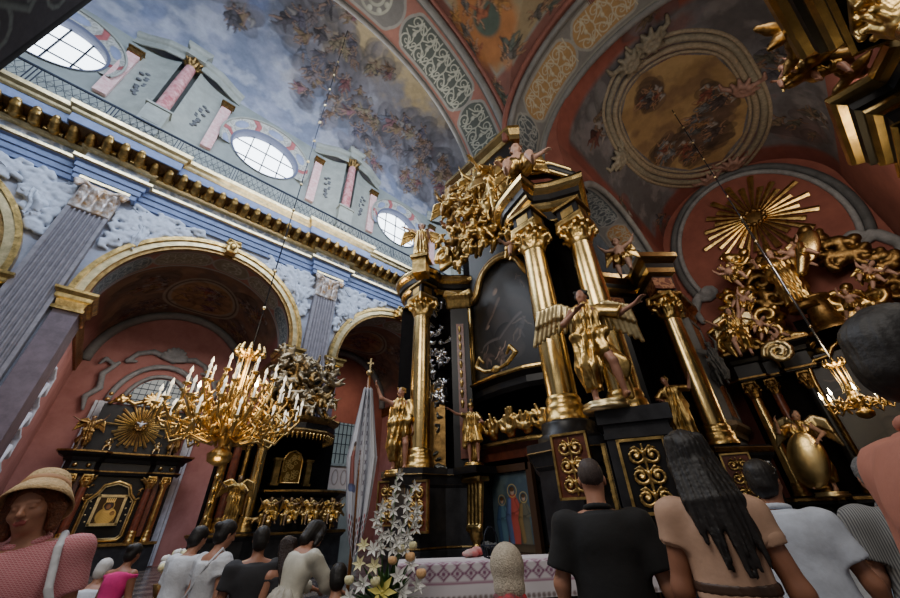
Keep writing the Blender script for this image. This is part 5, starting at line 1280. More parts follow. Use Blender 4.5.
# ---------------------------------------------------------------- statues
def stat(name, feet, head, r, label, face_az=None, pose=None, hs=1., mirror=False, **k):
    a, b = ray(*feet), ray(*head); ta = a[2]/math.hypot(a[0], a[1]); tb = b[2]/math.hypot(b[0], b[1]); az = math.degrees(math.atan2(a[1], a[0]))
    H = r*(tb-ta)*hs; x, y, _ = pol(az, r); fz = face_az if face_az is not None else az+180
    o = drape_statue(name, (x, y, EYE+r*ta), math.radians(fz)-PI/2, label, H, pose, **k)
    if mirror: o.scale = (-1, 1, 1)
    return o
PALEB = dict(body=mat('pale_flesh', (.5, .3, .22), .5, noise=.3), robe=GOLD, hair=GOLDD, wing=PALEG, base=GOLD)
AM = dict(body=FLESH, robe=GOLD, hair=HAIRB, wing=PALEG, base=PALEG)
stat('angel_statue', (606, 404), (571, 291), 5.05, 'large gilded angel statue with flesh arms and outspread wings between two gold columns', 215,
     dict(face=(0, 1, 0), torso=(.06, .03, 1), headf=(-.5, 1, .35), lu=(-.55, .35, -.75), lf=(.75, .55, .5), ru=(.75, .25, -.35), rf=(.9, .5, .3), rt=(.3, .35, -1), rs=(.12, -.1, -1), lt=(-.05, .05, -1), handdir_r=(.7, .5, .6)), robe='angel', cloak=False, wings=1.15, mats=AM, mirror=True)
stat('soldier_statue', (474, 463), (474, 402), 8.4, 'small gilded soldier statue in tunic with a bare outstretched arm, under the big painting', 222,
     dict(lu=(-.8, .3, .1), lf=(-.8, .4, .5), ru=(.5, .2, -.8), rf=(-.2, .8, -.1), rt=(.15, .1, -1)), robe='armor', cloak=True, hat='helmet', mirror=True)
stat('saint_statue', (398, 471), (396, 386), 8.7, 'gilded robed statue raising an arm, left of the tall gold column', 225, dict(lu=(-.7, .3, .3), lf=(-.4, .2, 1), headf=(-.6, 1, .3), rt=(.15, .2, -1)), robe='angel', cloak=True, mirror=True)
stat('robed_statue', (690, 443), (656, 377), 8.4, 'gilded woman statue lifting one hand, behind the long dark hair', 200, dict(torso=(-.1, 0, 1), ru=(.8, .3, -.2), rf=(.3, .3, 1), lu=(-.6, .3, -.8), lf=(.2, .6, -.2), headf=(-.7, 1, 0)), robe='long', cloak=True, mirror=True)
CH = dict(body=PALEB['body'], robe=GOLD, hair=mat('brown_hair', (.12, .05, .02), .5), wing=GOLD, base=GOLD)
SITP = dict(lt=(-.4, .9, -.1), ls=(-.1, .3, -1), rt=(.4, .9, -.3), rs=(.1, .2, -1))
def cher(feet, head, r, label, pose, wings=.8, mats=CH, robe='loin', name='cherub', **k): return stat(name, feet, head, r, label, None, pose, robe=robe, cloak=False, child=True, base=False, wings=wings, mats=mats, **k)
cher((523, 186), (516, 131), 5.75, 'chubby cherub seated on the tip of the black and gold cornice', dict(lu=(-.8, .2, -.9), lf=(-1, .3, .1), ru=(.7, .1, -1), rf=(.3, .6, -.2), **SITP), hs=.98)
cher((421, 258), (416, 220), 8.3, 'gilded winged cherub upright on the pedestal over the left gold column', dict(lu=(-.4, .3, -1), lf=(.2, .8, .2), ru=(.8, .1, .3), rf=(.9, .1, .4)), 1.1, robe='long')
cher((628, 276), (611, 239), 8.2, 'pale cherub perched on the lower right cornice, waving an arm', dict(lu=(-.9, .2, .3), lf=(-.6, 0, .9), ru=(.9, .2, .1), rf=(.6, .2, .9), lt=(-.2, .5, -.8), rt=(.3, .1, -1)), .7, hs=1.1)
cher((520, 262), (508, 226), 6.6, 'small cherub half hidden in gilt leaves beside the right capital', dict(lu=(-.9, .2, .4), lf=(-.5, .2, 1), ru=(.7, .3, -.4), rf=(.5, .6, .2), **SITP), .6, hs=1.1)
cher((452, 225), (449, 190), 7.9, 'gilded cherub at the left end of the gable slab', dict(lu=(-.8, .2, .4), lf=(-.9, .2, .1), ru=(.7, .3, .5), rf=(.5, .3, 1), **SITP), .9, mats=dict(CH, body=GOLDD), hs=1.2)
cher((478, 205), (474, 172), 7.6, 'gilded cherub clinging below the middle of the gable slab', dict(lu=(-.8, .2, .5), lf=(-.4, .2, 1), ru=(.7, .3, .5), rf=(.5, .3, 1)), .9, mats=dict(CH, body=GOLD), hs=1.2)
stat('angel_statue', (500, 215), (492, 160), 6.9, 'small gilded angel leaning over the gable, left of the seated cherub', 225, dict(lu=(-.9, .3, .2), lf=(-.8, .2, -.2), ru=(.7, .3, -.4), rf=(.5, .6, .3), torso=(-.2, .1, 1)), robe='angel', cloak=False, wings=.8, mats=dict(AM, body=GOLD, hair=GOLDD), base=False)
stat('angel_statue', (470, 258), (462, 222), 7.7, 'reclining gilded angel just above the painting arch', 225, dict(lu=(-.9, .3, .2), lf=(-.8, .2, -.2), ru=(.7, .3, -.4), rf=(.5, .6, .3), torso=(.5, .1, 1), lt=(-.5, .5, -.3), rt=(-.2, .5, -.6)), robe='angel', cloak=False, wings=.7, mats=dict(AM, body=FLESH), base=False, hs=1.2)
o = atR(421, 268, 8.3); mb = MB(); mb.box((o[0], o[1], o[2]), (.2, .2, .28), .6); mb.box((o[0], o[1], o[2]+.3), (.26, .26, .05), .6); mb.build('cherub_pedestal', GOLD, AL)
# ================================================================== LEFT CHAPEL ALTAR (sunburst, crowned icon)
def poly_tube(mb, pts, r, closed=False): mb.tube(pts+[pts[0]] if closed else pts, r, 8)
YA1 = 23.6; CXL = .88
LA = empty('chapel_altar', (CXL, YA1, FLOOR), 0, 'black and gold altar with a crowned golden icon, in the chapel under the widest arch', 'altar')
def lbox(nm, c, h, m, parent=LA, org=(CXL, YA1, FLOOR)):
    mb = MB(); mb.box((c[0]-org[0], c[1]-org[1], c[2]-org[2]), h); return mb.build(nm, m, parent)
lbox('black_back_wall', (CXL, YA1+.35, 2.1), (2.0, .15, 2.25), BLACK)
lbox('altar_base', (CXL, YA1, .35), (2.1, .5, .5), BLACKM); lbox('altar_base_moulding', (CXL, YA1-.05, .85), (2.15, .55, .05), GOLDD)
for nm, m, pr in (('cornice', BLACK, [(0, 4.0), (.1, 4.0), (.15, 4.15), (.35, 4.25), (.4, 4.4), (-.2, 4.42)]), ('cornice_gilt_edge', GOLDD, [(.4, 4.32), (.43, 4.34), (.43, 4.4), (.4, 4.41)]), ('architrave', BLACK, [(0, 3.5), (.05, 3.5), (.08, 3.62), (0, 3.65), (0, 4.0)]), ('architrave_gilt_edge', GOLDD, [(.08, 3.6), (.11, 3.61), (.11, 3.66), (.07, 3.67)])):
    P = [(-2.1, .3), (-2.1, -.2), (-1.9, -.3), (-1.1, -.3), (-.9, -.05), (.9, -.05), (1.1, -.3), (1.9, -.3), (2.1, -.2), (2.1, .3)]
    mb = MB(); mb.sweep([(a, z-FLOOR) for a, z in pr], P); mb.build(nm, m, LA)
for x in (-1.7, -1.15, 1.15, 1.7): column('chapel_column', x, -.12, .9-FLOOR, 3.5-FLOOR, .15, LA, GOLD if abs(x) > 1.3 else REDM, capH=.45, n=18)
for x in (-1.42, 1.42):
    mb = MB(); mb.box((x, .12, 2.3-FLOOR), (.09, .06, 1.2)); mb.build('red_pilaster', REDM, LA)
for x in (-1.75, -1.3, 1.3, 1.75):
    mb = MB(); mb.lathe([(0, 0), (.1, 0), (.06, .06), (0, .07)], 8, (x, 0, 0)); b = mb.build('gilt_rosette', GOLD, LA); b.rotation_euler = (PI/2, 0, 0); b.location = (x*0, -.33, 3.83-FLOOR)
# cartouche frame round the icon
fr = [(-.72, 1.0), (.72, 1.0), (.85, 1.15), (.85, 2.5), (.6, 2.75), (.45, 3.1), (0, 3.25), (-.45, 3.1), (-.6, 2.75), (-.85, 2.5), (-.85, 1.15)]
mb = MB(); mb.tube([(x, -.02, z-FLOOR) for x, z in fr+[fr[0]]], .06, 8); f_ = mb.build('cartouche_frame', GOLD, LA)
mb = MB(); mb.tube([(x*.9, -.0, (z-2)*.93+2-FLOOR) for x, z in fr+[fr[0]]], .03, 6); mb.build('inner_bead', PALEG, f_)
C = Canvas(.9, 1.1, 90, (.05, .03, .015)); G = (.75, .5, .15)
C.ell(.45, .32, .36, .34, G, 0, .3); C.stroke([(.45, .2), (.42, .6)], [.28, .15], G, .3); C.ell(.43, .72, .21, .22, (.5, .34, .1), 0, .2, ring=.15); C.ell(.43, .72, .15, .18, (.06, .04, .05)); C.ell(.42, .7, .085, .11, (.25, .12, .06))
C.ell(.66, .42, .09, .1, (.25, .12, .06)); C.ell(.66, .42, .12, .12, G, 0, 0, 1, ring=.2)
for k in range(5): C.stroke([(.3+.065*k, .9), (.28+.075*k, 1.03)], [.035, .02], (.8, .55, .2)); C.ell(.28+.075*k, 1.04, .022, .022, (.8, .7, .4))
for k in range(14): C.stroke([(.15+.05*k, .05), (.2+.045*k, .45)], .008, (.4, .25, .06), 0)
ic = C.surface('icon_panel', plane_fn((-.42, -.06, 1.62-FLOOR), (.84, 0, 0), (0, 0, 1.02)), GPAINT, LA)
mb = MB()
for s in (-1, 1): mb.box((s*.46, -.08, 2.13-FLOOR), (.05, .05, .58)); mb.box((0, -.08, 2.13-FLOOR+s*.54), (.5, .05, .05))
mb.build('icon_frame', PALEG, ic)
mb = MB()
for s in (-1, 1):
    for k in range(4): mb.ball((s*(.6+.08*(k % 2)), -.03, 1.7+.25*k-FLOOR), .035)
mb.build('votive_hearts', PALEG, LA)
S = SDF(.035, .03); rq = random.Random(5)
for s in (-1, 1):
    for k in range(14): x, z = s*rq.uniform(.85, 1.1), rq.uniform(2.4, 3.4); S.chain([(x, -.05, z-FLOOR), (x+rq.uniform(-.15, .15), -.15, z+rq.uniform(-.1, .15)-FLOOR)], [.06, .03])
S.build('gilt_spandrel_foliage', GOLDD, LA)
# black attic with sunburst glory
lbox('attic_panel', (CXL-.05, YA1+.55, 5.4), (1.75, .1, 1.25), BLACK)
def sunburst(nm, center, ex, ey, nrm, R, nray, label, m1, m2, cat='sunburst', seed=0, hub=.16):
    r = empty(nm, center, 0, label, cat); rq = random.Random(seed); ex, ey, nrm = map(np.array, (ex, ey, nrm))
    mb = MB()
    for i in range(nray):
        a = 2*PI*i/nray; d = ex*math.cos(a)+ey*math.sin(a); t = -ex*math.sin(a)+ey*math.cos(a)
        L = R*(1 if i % 2 == 0 else .8)*rq.uniform(.82, 1.08); w = R*PI/nray*.55; w1 = w*.5
        p0 = d*R*hub*.8; p1 = d*L; q = nrm*.09
        V = [p0-t*w1*.5, p0+t*w1*.5, p1+t*w, p1-t*w, p0+q, p1+q*.6]
        mb.add([tuple(v) for v in V], [(0, 4, 5, 3), (4, 1, 2, 5), (3, 5, 2), (0, 1, 4), (0, 3, 2, 1)])
    mb.build('rays', m1, r)
    mb = MB(); n = 16
    for rr, m in ((hub, 0),):
        V = [tuple(nrm*.12)]+[tuple((ex*math.cos(2*PI*k/n)+ey*math.sin(2*PI*k/n))*R*rr+nrm*.05) for k in range(n)]
        mb.add(V, [(0, 1+k, 1+(k+1) % n) for k in range(n)], True)
    mb.build('centre_disc', m2, r)
    S = SDF(R*.02, .01); 
    for k in range(10):
        a = 2*PI*k/10; S.ell((ex*math.cos(a)+ey*math.sin(a))*R*hub*1.0+nrm*.08, R*.05)
    S.build('cloud_ring', m2, r); return r
sunburst('sunburst', (CXL-.1, YA1+.3, 5.72), (1, 0, 0), (0, 0, 1), (0, -1, 0), 1.25, 36, 'round pale gold sunburst with a dove at its centre above the crowned icon', PALEG, GOLDD, seed=1)
S = SDF(.02, .02); S.ell((0, 0, 0), (.07, .05, .12)); S.cap((0, 0, 0), (-.2, -.02, .1), .05, .02); S.cap((0, 0, 0), (.2, -.02, .1), .05, .02); S.ell((0, -.02, .14), .04)
o = tag(S.build('dove', WHITES), 'tiny white carved dove in the middle of the pale sunburst', 'bird'); o.location = (CXL-.1, YA1+.12, 5.78)
DK = dict(body=mat('bronzed_figure', (.28, .18, .1), .4, .4, noise=.4), robe=GOLDD, hair=GOLDD, wing=GOLD, base=GOLDD)
def fig(loc, H, faz, label, pose, **k): return drape_statue(k.pop('name', 'angel_statue'), loc, math.radians(faz)-PI/2, label, H, pose, **k)
fig((-1.0+0*CXL, YA1-.1, 4.45), 1.5, 265, 'dark bronze angel left of the pale sunburst', dict(lu=(-.8, .3, .5), lf=(-.5, .2, 1), ru=(.8, .3, .1), rf=(.9, .1, .5)), robe='angel', cloak=False, wings=.9, mats=DK, base=False)
fig((2.45, YA1-.1, 4.45), 1.5, 270, 'dark bronze angel right of the pale sunburst', dict(ru=(.8, .3, .5), rf=(.5, .2, 1), lu=(-.8, .3, .1), lf=(-.9, .1, .5)), robe='angel', cloak=False, wings=.9, mats=DK, base=False)
for x, nm in ((-.1, 'left'), (1.75, 'right')): fig((x, YA1-.15, 4.45), .75, 270, 'small kneeling pale cherub under the %s side of the pale sunburst' % nm, dict(SITP, lu=(-.5, .6, .2), lf=(.3, .5, .6), ru=(.5, .6, .2), rf=(-.3, .5, .6)), robe='loin', child=True, cloak=False, mats=dict(DK, body=PALEG), base=False, name='cherub')
# gilded swags over the attic, lunette window and grey arch
S = SDF(.04, .03); ZW = 6.9
for s in (-1, 1):
    S.chain([(CXL-.05+s*.2, YA1+.35, ZW+.1), (CXL+s*.7, YA1+.3, ZW-.15), (CXL+s*1.3, YA1+.3, ZW+.1), (CXL+s*1.6, YA1+.3, ZW-.25)], [.12, .1, .12, .07])
    for k in range(8): S.ell((CXL+s*(1.25+.09*k*math.cos(k)), YA1+.25, ZW+.18*math.sin(k*2)), .1)
for k in range(12): S.chain([(CXL, YA1+.3, ZW+.1), (CXL+.4*math.cos(k*.52), YA1+.2, ZW+.15+.35*math.sin(k*.52))], [.12, .06])
o = S.build('gilt_crest', GOLD); o['label'] = 'gilded scroll crest between the pale sunburst and the half-round window'; o['category'] = 'carving'
p = atY(163, 385, 24.95); WXc = p[0]-.0
r = empty('window_4', (WXc, 24.9, 6.9)); r['kind'] = 'structure'
mb = MB(); n = 24; mb.add([(0, 0, 0)]+[(1.3*math.cos(PI*t/n), 0, 1.55*math.sin(PI*t/n)) for t in range(n+1)], [(0, 1+t, 2+t) for t in range(n)]); mb.build('pane', GLASSD, r)
mb = MB()
for k in range(-4, 5): mb.box((k*.28, -.03, 1.5*math.sqrt(max(.01, 1-(k*.28/1.3)**2))/2), (.015, .015, 1.5*math.sqrt(max(.01, 1-(k*.28/1.3)**2))/2))
for k in range(1, 5): mb.box((0, -.03, k*.3), (1.28*math.sqrt(1-(k*.3/1.55)**2), .015, .015))
mb.box((.15, -.06, .75), (.05, .03, .75)); mb.build('leading', IRON, r)
mb = MB()
for a, b, m_, y in ((1.42, 1.7, .1, 0), (1.95, 2.25, .14, 0)): mb.tube([(a*math.cos(t), -.08, b*math.sin(t)) for t in np.linspace(0, PI, 30)], m_, 8)
mb.build('arch_architrave', GREYS, r)
for s in (-1, 1):
    mb = MB(); mb.box((s*2.05, -.05, -3.5), (.16, .1, 3.5)); mb.box((s*2.3, -.02, -3.5), (.06, .06, 3.5)); mb.build('jamb_strip', WHITES if s else WHITES, r)
S = SDF(.05, .05)
for s in (-1, 1):
    S.chain([(s*.3, -.1, 2.75), (s*1.0, -.12, 2.95), (s*1.6, -.1, 2.7), (s*1.9, -.1, 2.2), (s*1.55, -.1, 2.25)], [.16, .14, .12, .12, .08])
    S.chain([(s*2.2, -.1, 2.0), (s*2.6, -.12, 1.3), (s*2.45, -.1, .6), (s*2.8, -.1, .1), (s*2.65, -.1, -.5)], [.1, .13, .14, .12, .07]); S.chain([(s*2.4, -.1, 1.9), (s*2.75, -.1, 2.1), (s*2.9, -.1, 1.8)], [.09, .1, .06])
for k in range(9): a = PI*k/8; S.chain([(0, -.1, 2.65), (.55*math.cos(a), -.25, 2.75+.6*math.sin(a))], [.12, .1])
S.build('rocaille_stucco', GREYS, r)
# painted wall panel in white scrollwork at the far left of the chapel
S = SDF(.05, .04)
p0 = atY(12, 455, 20); 
for k in range(5): z = 1.2+k*1.1; S.chain([(-2.62, 19.5, z), (-2.62, 19.9, z+.5), (-2.62, 20.5, z+.3), (-2.62, 20.3, z+.9), (-2.62, 19.6, z+1.1)], [.1, .12, .1, .12, .1])
o = S.build('stucco_scrollwork', WHITES); tag(o, 'white stucco scrollwork on the pink chapel wall at far left', 'stucco relief')
# ================================================================== CANOPY ALTAR IN FRONT OF THE PILASTER
YC2 = 15.2
CA = empty('canopy_altar', (5.2, YC2, FLOOR), 0, 'dark altar under a carved leafy canopy with gold fringe, right of the big chandelier', 'altar')
def P2(x, z, y=0.): return (x-5.2, y, z-FLOOR)
for x0, R, m in ((3.15, .14, GOLD), (3.5, .15, REDM), (4.2, .2, GOLDS), (3.85, .1, GOLD)): column('canopy_column', x0-5.2, .1 if x0 != 4.2 else -.35, 1.25-FLOOR, 4.3-FLOOR, R, CA, m, GOLD if m is not REDM else GOLDD, capH=.4, n=18)
mb = MB(); mb.box(P2(5.2, 2.3, .75), (2.15, .2, 2.45)); mb.build('black_back_wall', BLACKW, CA)
PB = [(-2.3, .6), (-2.25, -.3), (-1.9, -.5), (-1.0, -.6), (-.6, -.35), (.6, -.55), (1.6, -.75), (2.4, -.6), (2.6, 0), (2.6, .6)]
mb = MB(); mb.sweep([(.05, 0), (.05, .2), (0, .3), (0, 1.15), (.1, 1.25), (.12, 1.38), (-.4, 1.4)], PB); mb.build('podium', BLACKM, CA)
mb = MB(); mb.sweep([(.12, 1.28), (.15, 1.3), (.15, 1.36), (.1, 1.38)], PB, caps=False); mb.build('gold_string_moulding', GOLDD, CA)
PT = [(-.6, .5), (-.5, -.3), (.2, -.65), (1.2, -.85), (2.0, -.75), (2.5, -.3), (2.6, .5)]
mb = MB(); mb.sweep([(-.1, 1.4), (-.1, 2.4), (.05, 2.5), (.12, 2.62), (-.5, 2.65)], PT); mb.build('tabernacle_drum', BLACK, CA)
mb = MB(); mb.sweep([(.12, 2.56), (.16, 2.58), (.16, 2.63), (.1, 2.65)], PT, caps=False); mb.build('drum_gilt_edge', GOLDD, CA)
C = Canvas(.7, 1.05, 80, (.25, .14, .03)); rq = random.Random(3)
for k in range(26): C.spiral(rq.uniform(.1, .6), rq.uniform(.1, .95), .09, 1.2, rq.uniform(0, 6), .016, (.9, .65, .22), rq.choice((1, -1)))
C.surface('relief_door', lambda U, V: (P2(5.35, 0)[0]-.32+.64*U, -.45+0*U, P2(0, 2.75)[2]+(.72+.28*np.sqrt(np.maximum(0, 1-(2*U-1)**2)))*V), GPAINT, CA)
mb = MB(); mb.tube([P2(5.0, 2.72, -.47), P2(5.0, 3.5, -.47), P2(5.12, 3.72, -.47), P2(5.35, 3.82, -.47), P2(5.58, 3.72, -.47), P2(5.7, 3.5, -.47), P2(5.7, 2.72, -.47), P2(5.0, 2.72, -.47)], .035, 6); mb.build('relief_door_frame', GOLD, CA)
for x in (4.78, 5.95):
    mb = MB(); mb.box(P2(x, 3.05, -.5), (.1, .1, .4)); mb.box(P2(x, 3.48, -.5), (.15, .14, .04)); mb.box(P2(x, 2.66, -.5), (.14, .14, .04)); mb.build('gilt_side_pilaster', GOLD, CA)
PCn = [(-1.1, .5), (-1.05, -.6), (-.7, -1.0), (.1, -1.2), (1.0, -1.1), (1.55, -.6), (1.6, .5)]
mb = MB(); mb.sweep([(-.3, 4.45), (0, 4.5), (.05, 4.62), (-.02, 4.7), (-.02, 4.9), (.12, 5.0), (.16, 5.12), (-.6, 5.2)], PCn); mb.build('canopy_cornice', GOLDD, CA)
mb = MB(); mb.sweep([(.0, 4.7), (-.01, 4.9)], PCn, caps=False); mb.build('canopy_black_frieze', BLACK, CA)
S = SDF(.03, .01)
for i in range(len(PCn)-1):
    a, b = np.array(PCn[i]), np.array(PCn[i+1]); n = max(2, int(np.linalg.norm(b-a)/.15))
    for k in range(n): q = a+(b-a)*(k+.5)/n; S.cap((q[0], q[1], 4.5), (q[0], q[1], 4.3), .055, .02)
S.build('canopy_fringe', GOLD, CA)
def xyfoliage(nm, org, pts, size, h, m, parent, seed):
    S = SDF(h, .03); rq = random.Random(seed)
    for o in pts:
        o = np.array(o, float)
        for k in range(5):
            a = rq.uniform(0, 2*PI); d = np.array([math.cos(a), rq.uniform(-.5, .2), math.sin(a)])*size*rq.uniform(.6, 1.3); e = np.array([math.cos(a+.9), -.3, math.sin(a+.9)])*size*.45
            S.chain([o, o+d*.6, o+d+e*.4, o+d*.8+e], [size*.2, size*.24, size*.15, size*.07])
        S.ell(o, (size*.32,)*3)
    ob = S.build(nm, m, parent); return ob
rq = random.Random(12)
AGED = mat('aged_pale_gilding', (.44, .34, .2), .35, .8, noise=.6, nscale=5, bump=.3)
xyfoliage('canopy_carving', 0, [P2(rq.uniform(4.0, 6.3), rq.uniform(5.3, 7.7), rq.uniform(-.9, -.1)) for _ in range(50)], .32, .05, AGED, CA, 5)
xyfoliage('canopy_carving_dark', 0, [P2(rq.uniform(3.8, 6.5), rq.uniform(5.1, 7.2), rq.uniform(-.9, .2)) for _ in range(36)], .38, .055, GOLDD, CA, 6)
mb = MB(); mb.box(P2(5.1, 6.2, .2), (.9, .35, 1.1)); mb.build('canopy_core', BLACK, CA)
MC = dict(DK, body=AGED, robe=AGED)
fig((5.0, YC2-.75, 5.3), 1.1, 262, 'small gilded putto on the left of the leafy canopy', dict(SITP, lu=(-.8, .3, .4), lf=(-.5, .2, 1), ru=(.8, .3, .1), rf=(.6, .4, .4)), robe='loin', child=True, cloak=False, wings=.8, mats=MC, base=False, name='cherub')
fig((6.3, YC2-.8, 5.3), 1.1, 262, 'small gilded putto on the right of the leafy canopy', dict(SITP, ru=(.8, .3, .4), rf=(.5, .2, 1), lu=(-.8, .3, .1), lf=(-.6, .4, .4)), robe='loin', child=True, cloak=False, wings=.8, mats=MC, base=False, name='cherub')
p = atY(235, 513, YC2-.75); fig((p[0]-.1, YC2-.75, 1.4), 1.5, 265, 'gilded winged statue against the gold column left of the black tabernacle', dict(ru=(.7, .4, -.2), rf=(.8, .3, .6), lu=(-.5, .4, -.8), lf=(.3, .7, .2)), robe='long', cloak=True, wings=.9, mats=dict(DK, wing=GOLD, robe=GOLD))
for nm, px in (('leftmost', 262), ('second from left', 283), ('third from left', 304), ('rightmost', 326)):
    p = atY(px, 545, YC2-.95); fig((p[0], YC2-.95, 1.4), 1.05, 262, 'small dark gilt figure on the black canopy altar ledge, '+nm, dict(SITP, ru=(.8, .4, rr.uniform(-.2, .5)), rf=(.6, .3, .8), lu=(-.8, .4, rr.uniform(-.2, .5)), lf=(-.3, .7, .6)), robe='angel', cloak=True, wings=.7, mats=dict(DK, robe=GOLD), base=False, name='altar_figure')
xyfoliage('ledge_carving', 0, [P2(rq.uniform(4.3, 7.4), rq.uniform(1.5, 2.1), rq.uniform(-1.0, -.8)) for _ in range(16)], .22, .03, GOLDD, CA, 8)
for k in range(6): mb = MB(); mb.lathe([(0, -.16), (.06, -.05), (.08, .05), (.03, .14), (0, .16)], 8, P2(3.0, 1.6+.4*k, -.3)); mb.build('gilt_drop', GOLD, CA)
# pale balustrade and screen behind it
r = empty('balustrade', (8.4, YL+.4, FLOOR), 0, 'pale carved stone balustrade between the canopy altar and the banner', 'balustrade')
C = Canvas(3.2, 1.0, 60, (.62, .5, .42)); 
for k in range(7): C.ell(.25+.45*k, .5, .17, .34, (.35, .24, .2), 0, .1); C.ell(.25+.45*k, .5, .12, .28, (.66, .55, .47), 0, .1)
C.surface('carved_panel', plane_fn((-1.6, 0, 2.9), (3.2, 0, 0), (0, 0, 1.0)), ORNP, r)
mb = MB(); mb.box((0, .05, 3.95), (1.7, .1, .06)); mb.box((0, .05, 2.85), (1.7, .1, .06)); mb.box((0, .15, 1.4), (1.65, .08, 1.45)); mb.build('rails', CREAM, r)
r = empty('chapel_screen', (9.2, YL+4, FLOOR), 0, 'dim latticed grille seen through the second arch above the pale balustrade', 'screen')
mb = MB()
for k in range(15): mb.box((-1.9+.27*k, 0, 3.6), (.02, .02, 3.2))
for k in range(12): mb.box((0, 0, .6+.55*k), (2, .02, .02))
mb.build('grille_bars', IRON, r); mb = MB(); mb.box((0, .1, 3.6), (2, .01, 3.2)); mb.build('grille_pane', GLASSD, r)
# crucifix-topped statuette visible in the second arch
# ================================================================== RIGHT END ALTAR
XA = 18.6
RA = empty('end_altar', (XA, -.9, FLOOR), 0, 'dark altar on the salmon end wall below the gilded cloud of cherubs', 'altar')
def rl(y, z, x=0.): return (x, y+.9, z-FLOOR)
mb = MB(); mb.box(rl(-.9, 3.2, .5), (.3, 3.4, 3.4)); mb.build('black_back_wall', BLACKW, RA)
PRA = [(.3, 3.6), (-.3, 3.5), (-.45, 3.2), (-.35, 2.4), (-.1, 2.3), (-.1, 1.9), (-.4, 1.7), (-.35, .9), (.1, .7)]
for s in (1, -1):
    PP = PRA if s > 0 else [(x, -y) for x, y in PRA][::-1]
    PP = [(x, y) for x, y in PP]
    for nm, m, pr in (('cornice', BLACK, [(0, 6.55), (.1, 6.6), (.15, 6.75), (.35, 6.9), (.4, 7.05), (-.3, 7.1)]), ('cornice_gilt_edge', GOLDD, [(.38, 6.93), (.43, 6.95), (.43, 7.05), (.38, 7.07)]), ('frieze', BLACK, [(0, 5.9), (.05, 5.9), (.08, 6.02), (0, 6.05), (0, 6.55)]), ('architrave_gilt_edge', GOLDD, [(.06, 5.95), (.1, 5.97), (.1, 6.03), (.06, 6.05)]), ('podium', BLACKM, [(.1, 0), (.1, .2), (0, .3), (0, 1.5), (.12, 1.6), (.15, 1.8), (-.3, 1.85)]), ('podium_gilt_edge', GOLDD, [(.13, 1.68), (.17, 1.7), (.17, 1.78), (.13, 1.8)])):
        mb = MB(); mb.sweep([(a, z-FLOOR if z > 0 else 0) for a, z in pr], PP); mb.build(nm, m, RA)
    column('altar_column', -.12, s*3.0, 1.85-FLOOR, 5.9-FLOOR, .2, RA, GOLDS, GOLDD, capH=.6, n=18)
    column('altar_column', 0, s*2.35, 1.85-FLOOR, 5.9-FLOOR, .16, RA, REDM, GOLDD, capH=.55, n=18)
    column('altar_column', -.1, s*1.3, 1.85-FLOOR, 5.9-FLOOR, .18, RA, BLACK, GOLDD, capH=.6, n=18)
    for y in (2.7, 1.9): carved_panel((-.42, s*y, .95), -PI/2, .4, .9, RA, seed=int(y*3))
pf = [(1.0, 1.6), (1.0, 5.4), (.95, 5.9), (.75, 6.15), (.35, 6.2), (.2, 6.45), (0, 6.6)]
pf = pf+[(-a, b) for a, b in pf[::-1]]
mb = MB(); mb.tube([(-.28, y*1.15, z-FLOOR) for y, z in pf], .075, 8); mb.build('painting_frame', GOLD, RA)
C = Canvas(2.2, 4.9, 30, (.02, .016, .014)); C.figure(1.1, 2.5, 2.2, 0, (.06, .045, .035), (.14, .09, .06), random.Random(2)); C.figure(.6, 3.8, .9, .5, (.05, .04, .04), (.12, .08, .06), random.Random(3))
C.surface('dark_painting', plane_fn((-.15, 1.1, 1.6), (0, -2.2, 0), (0, 0, 4.9)), PICT, RA)
# bell-shaped pedestal for the bishop
p = atX(824, 325, XA-.2); 
mb = MB(); mb.lathe([(.75, -.1), (.75, 0), (.5, .15), (.4, .7), (.36, 1.2), (.5, 1.28), (.5, 1.38), (0, 1.4)], 12, (-.1, p[1]+.75, 7.1-FLOOR)); mb.build('bell_pedestal', GOLDD, RA)
mb = MB(); mb.box((.3, 0, 7.5), (.25, .8, .5)); mb.build('black_attic', BLACKW, RA)
WALLF = XE-.35
sunburst('sunburst', atX(754, 218, WALLF+.15), (0, -1, 0), (0, 0, 1), (-1, 0, 0), 2.35, 30, 'large gold sunburst with long uneven rays on the salmon end wall', GOLD, GOLDD, seed=4, hub=.17)
def gstat(feet, head, X, label, faz, pose, hs=1., name='cherub', **k):
    a, b = atX(*feet, X), atX(*head, X); H = (b[2]-a[2])*hs
    return drape_statue(name, (a[0], a[1], a[2]), math.radians(faz)-PI/2, label, max(.5, H), pose, **k)
BM = dict(body=PALEB['body'], robe=GOLD, hair=HAIRB, wing=GOLD, base=GOLDD)
gstat((803, 306), (775, 246), XA-.4, 'gilded bishop statue in cope and mitre on the bell pedestal', 190, dict(lu=(-.7, .4, .1), lf=(-.4, .5, .8), ru=(.6, .5, -.3), rf=(.2, .9, .2)), 1.0, 'bishop_statue', robe='long', cloak=True, hat='mitre', mats=BM)
p = atX(783, 262, XA-.7); S = SDF(.04, .03); S.chain([(p[0]+.2, p[1]-.3, p[2]-.6), (p[0]+.1, p[1]-.55, p[2]-.1), (p[0]+.1, p[1]-.7, p[2]+.5)], [.2, .22, .16]); S.ell((p[0]+.1, p[1]-.9, p[2]+.3), (.1, .38, .75), rotframe((0, -.5, 1), (1, 0, 0))[:, [1, 0, 2]])
tag(S.build('billowing_cope', GOLDS), 'smooth gilded cope billowing beside the bishop statue', 'drapery')
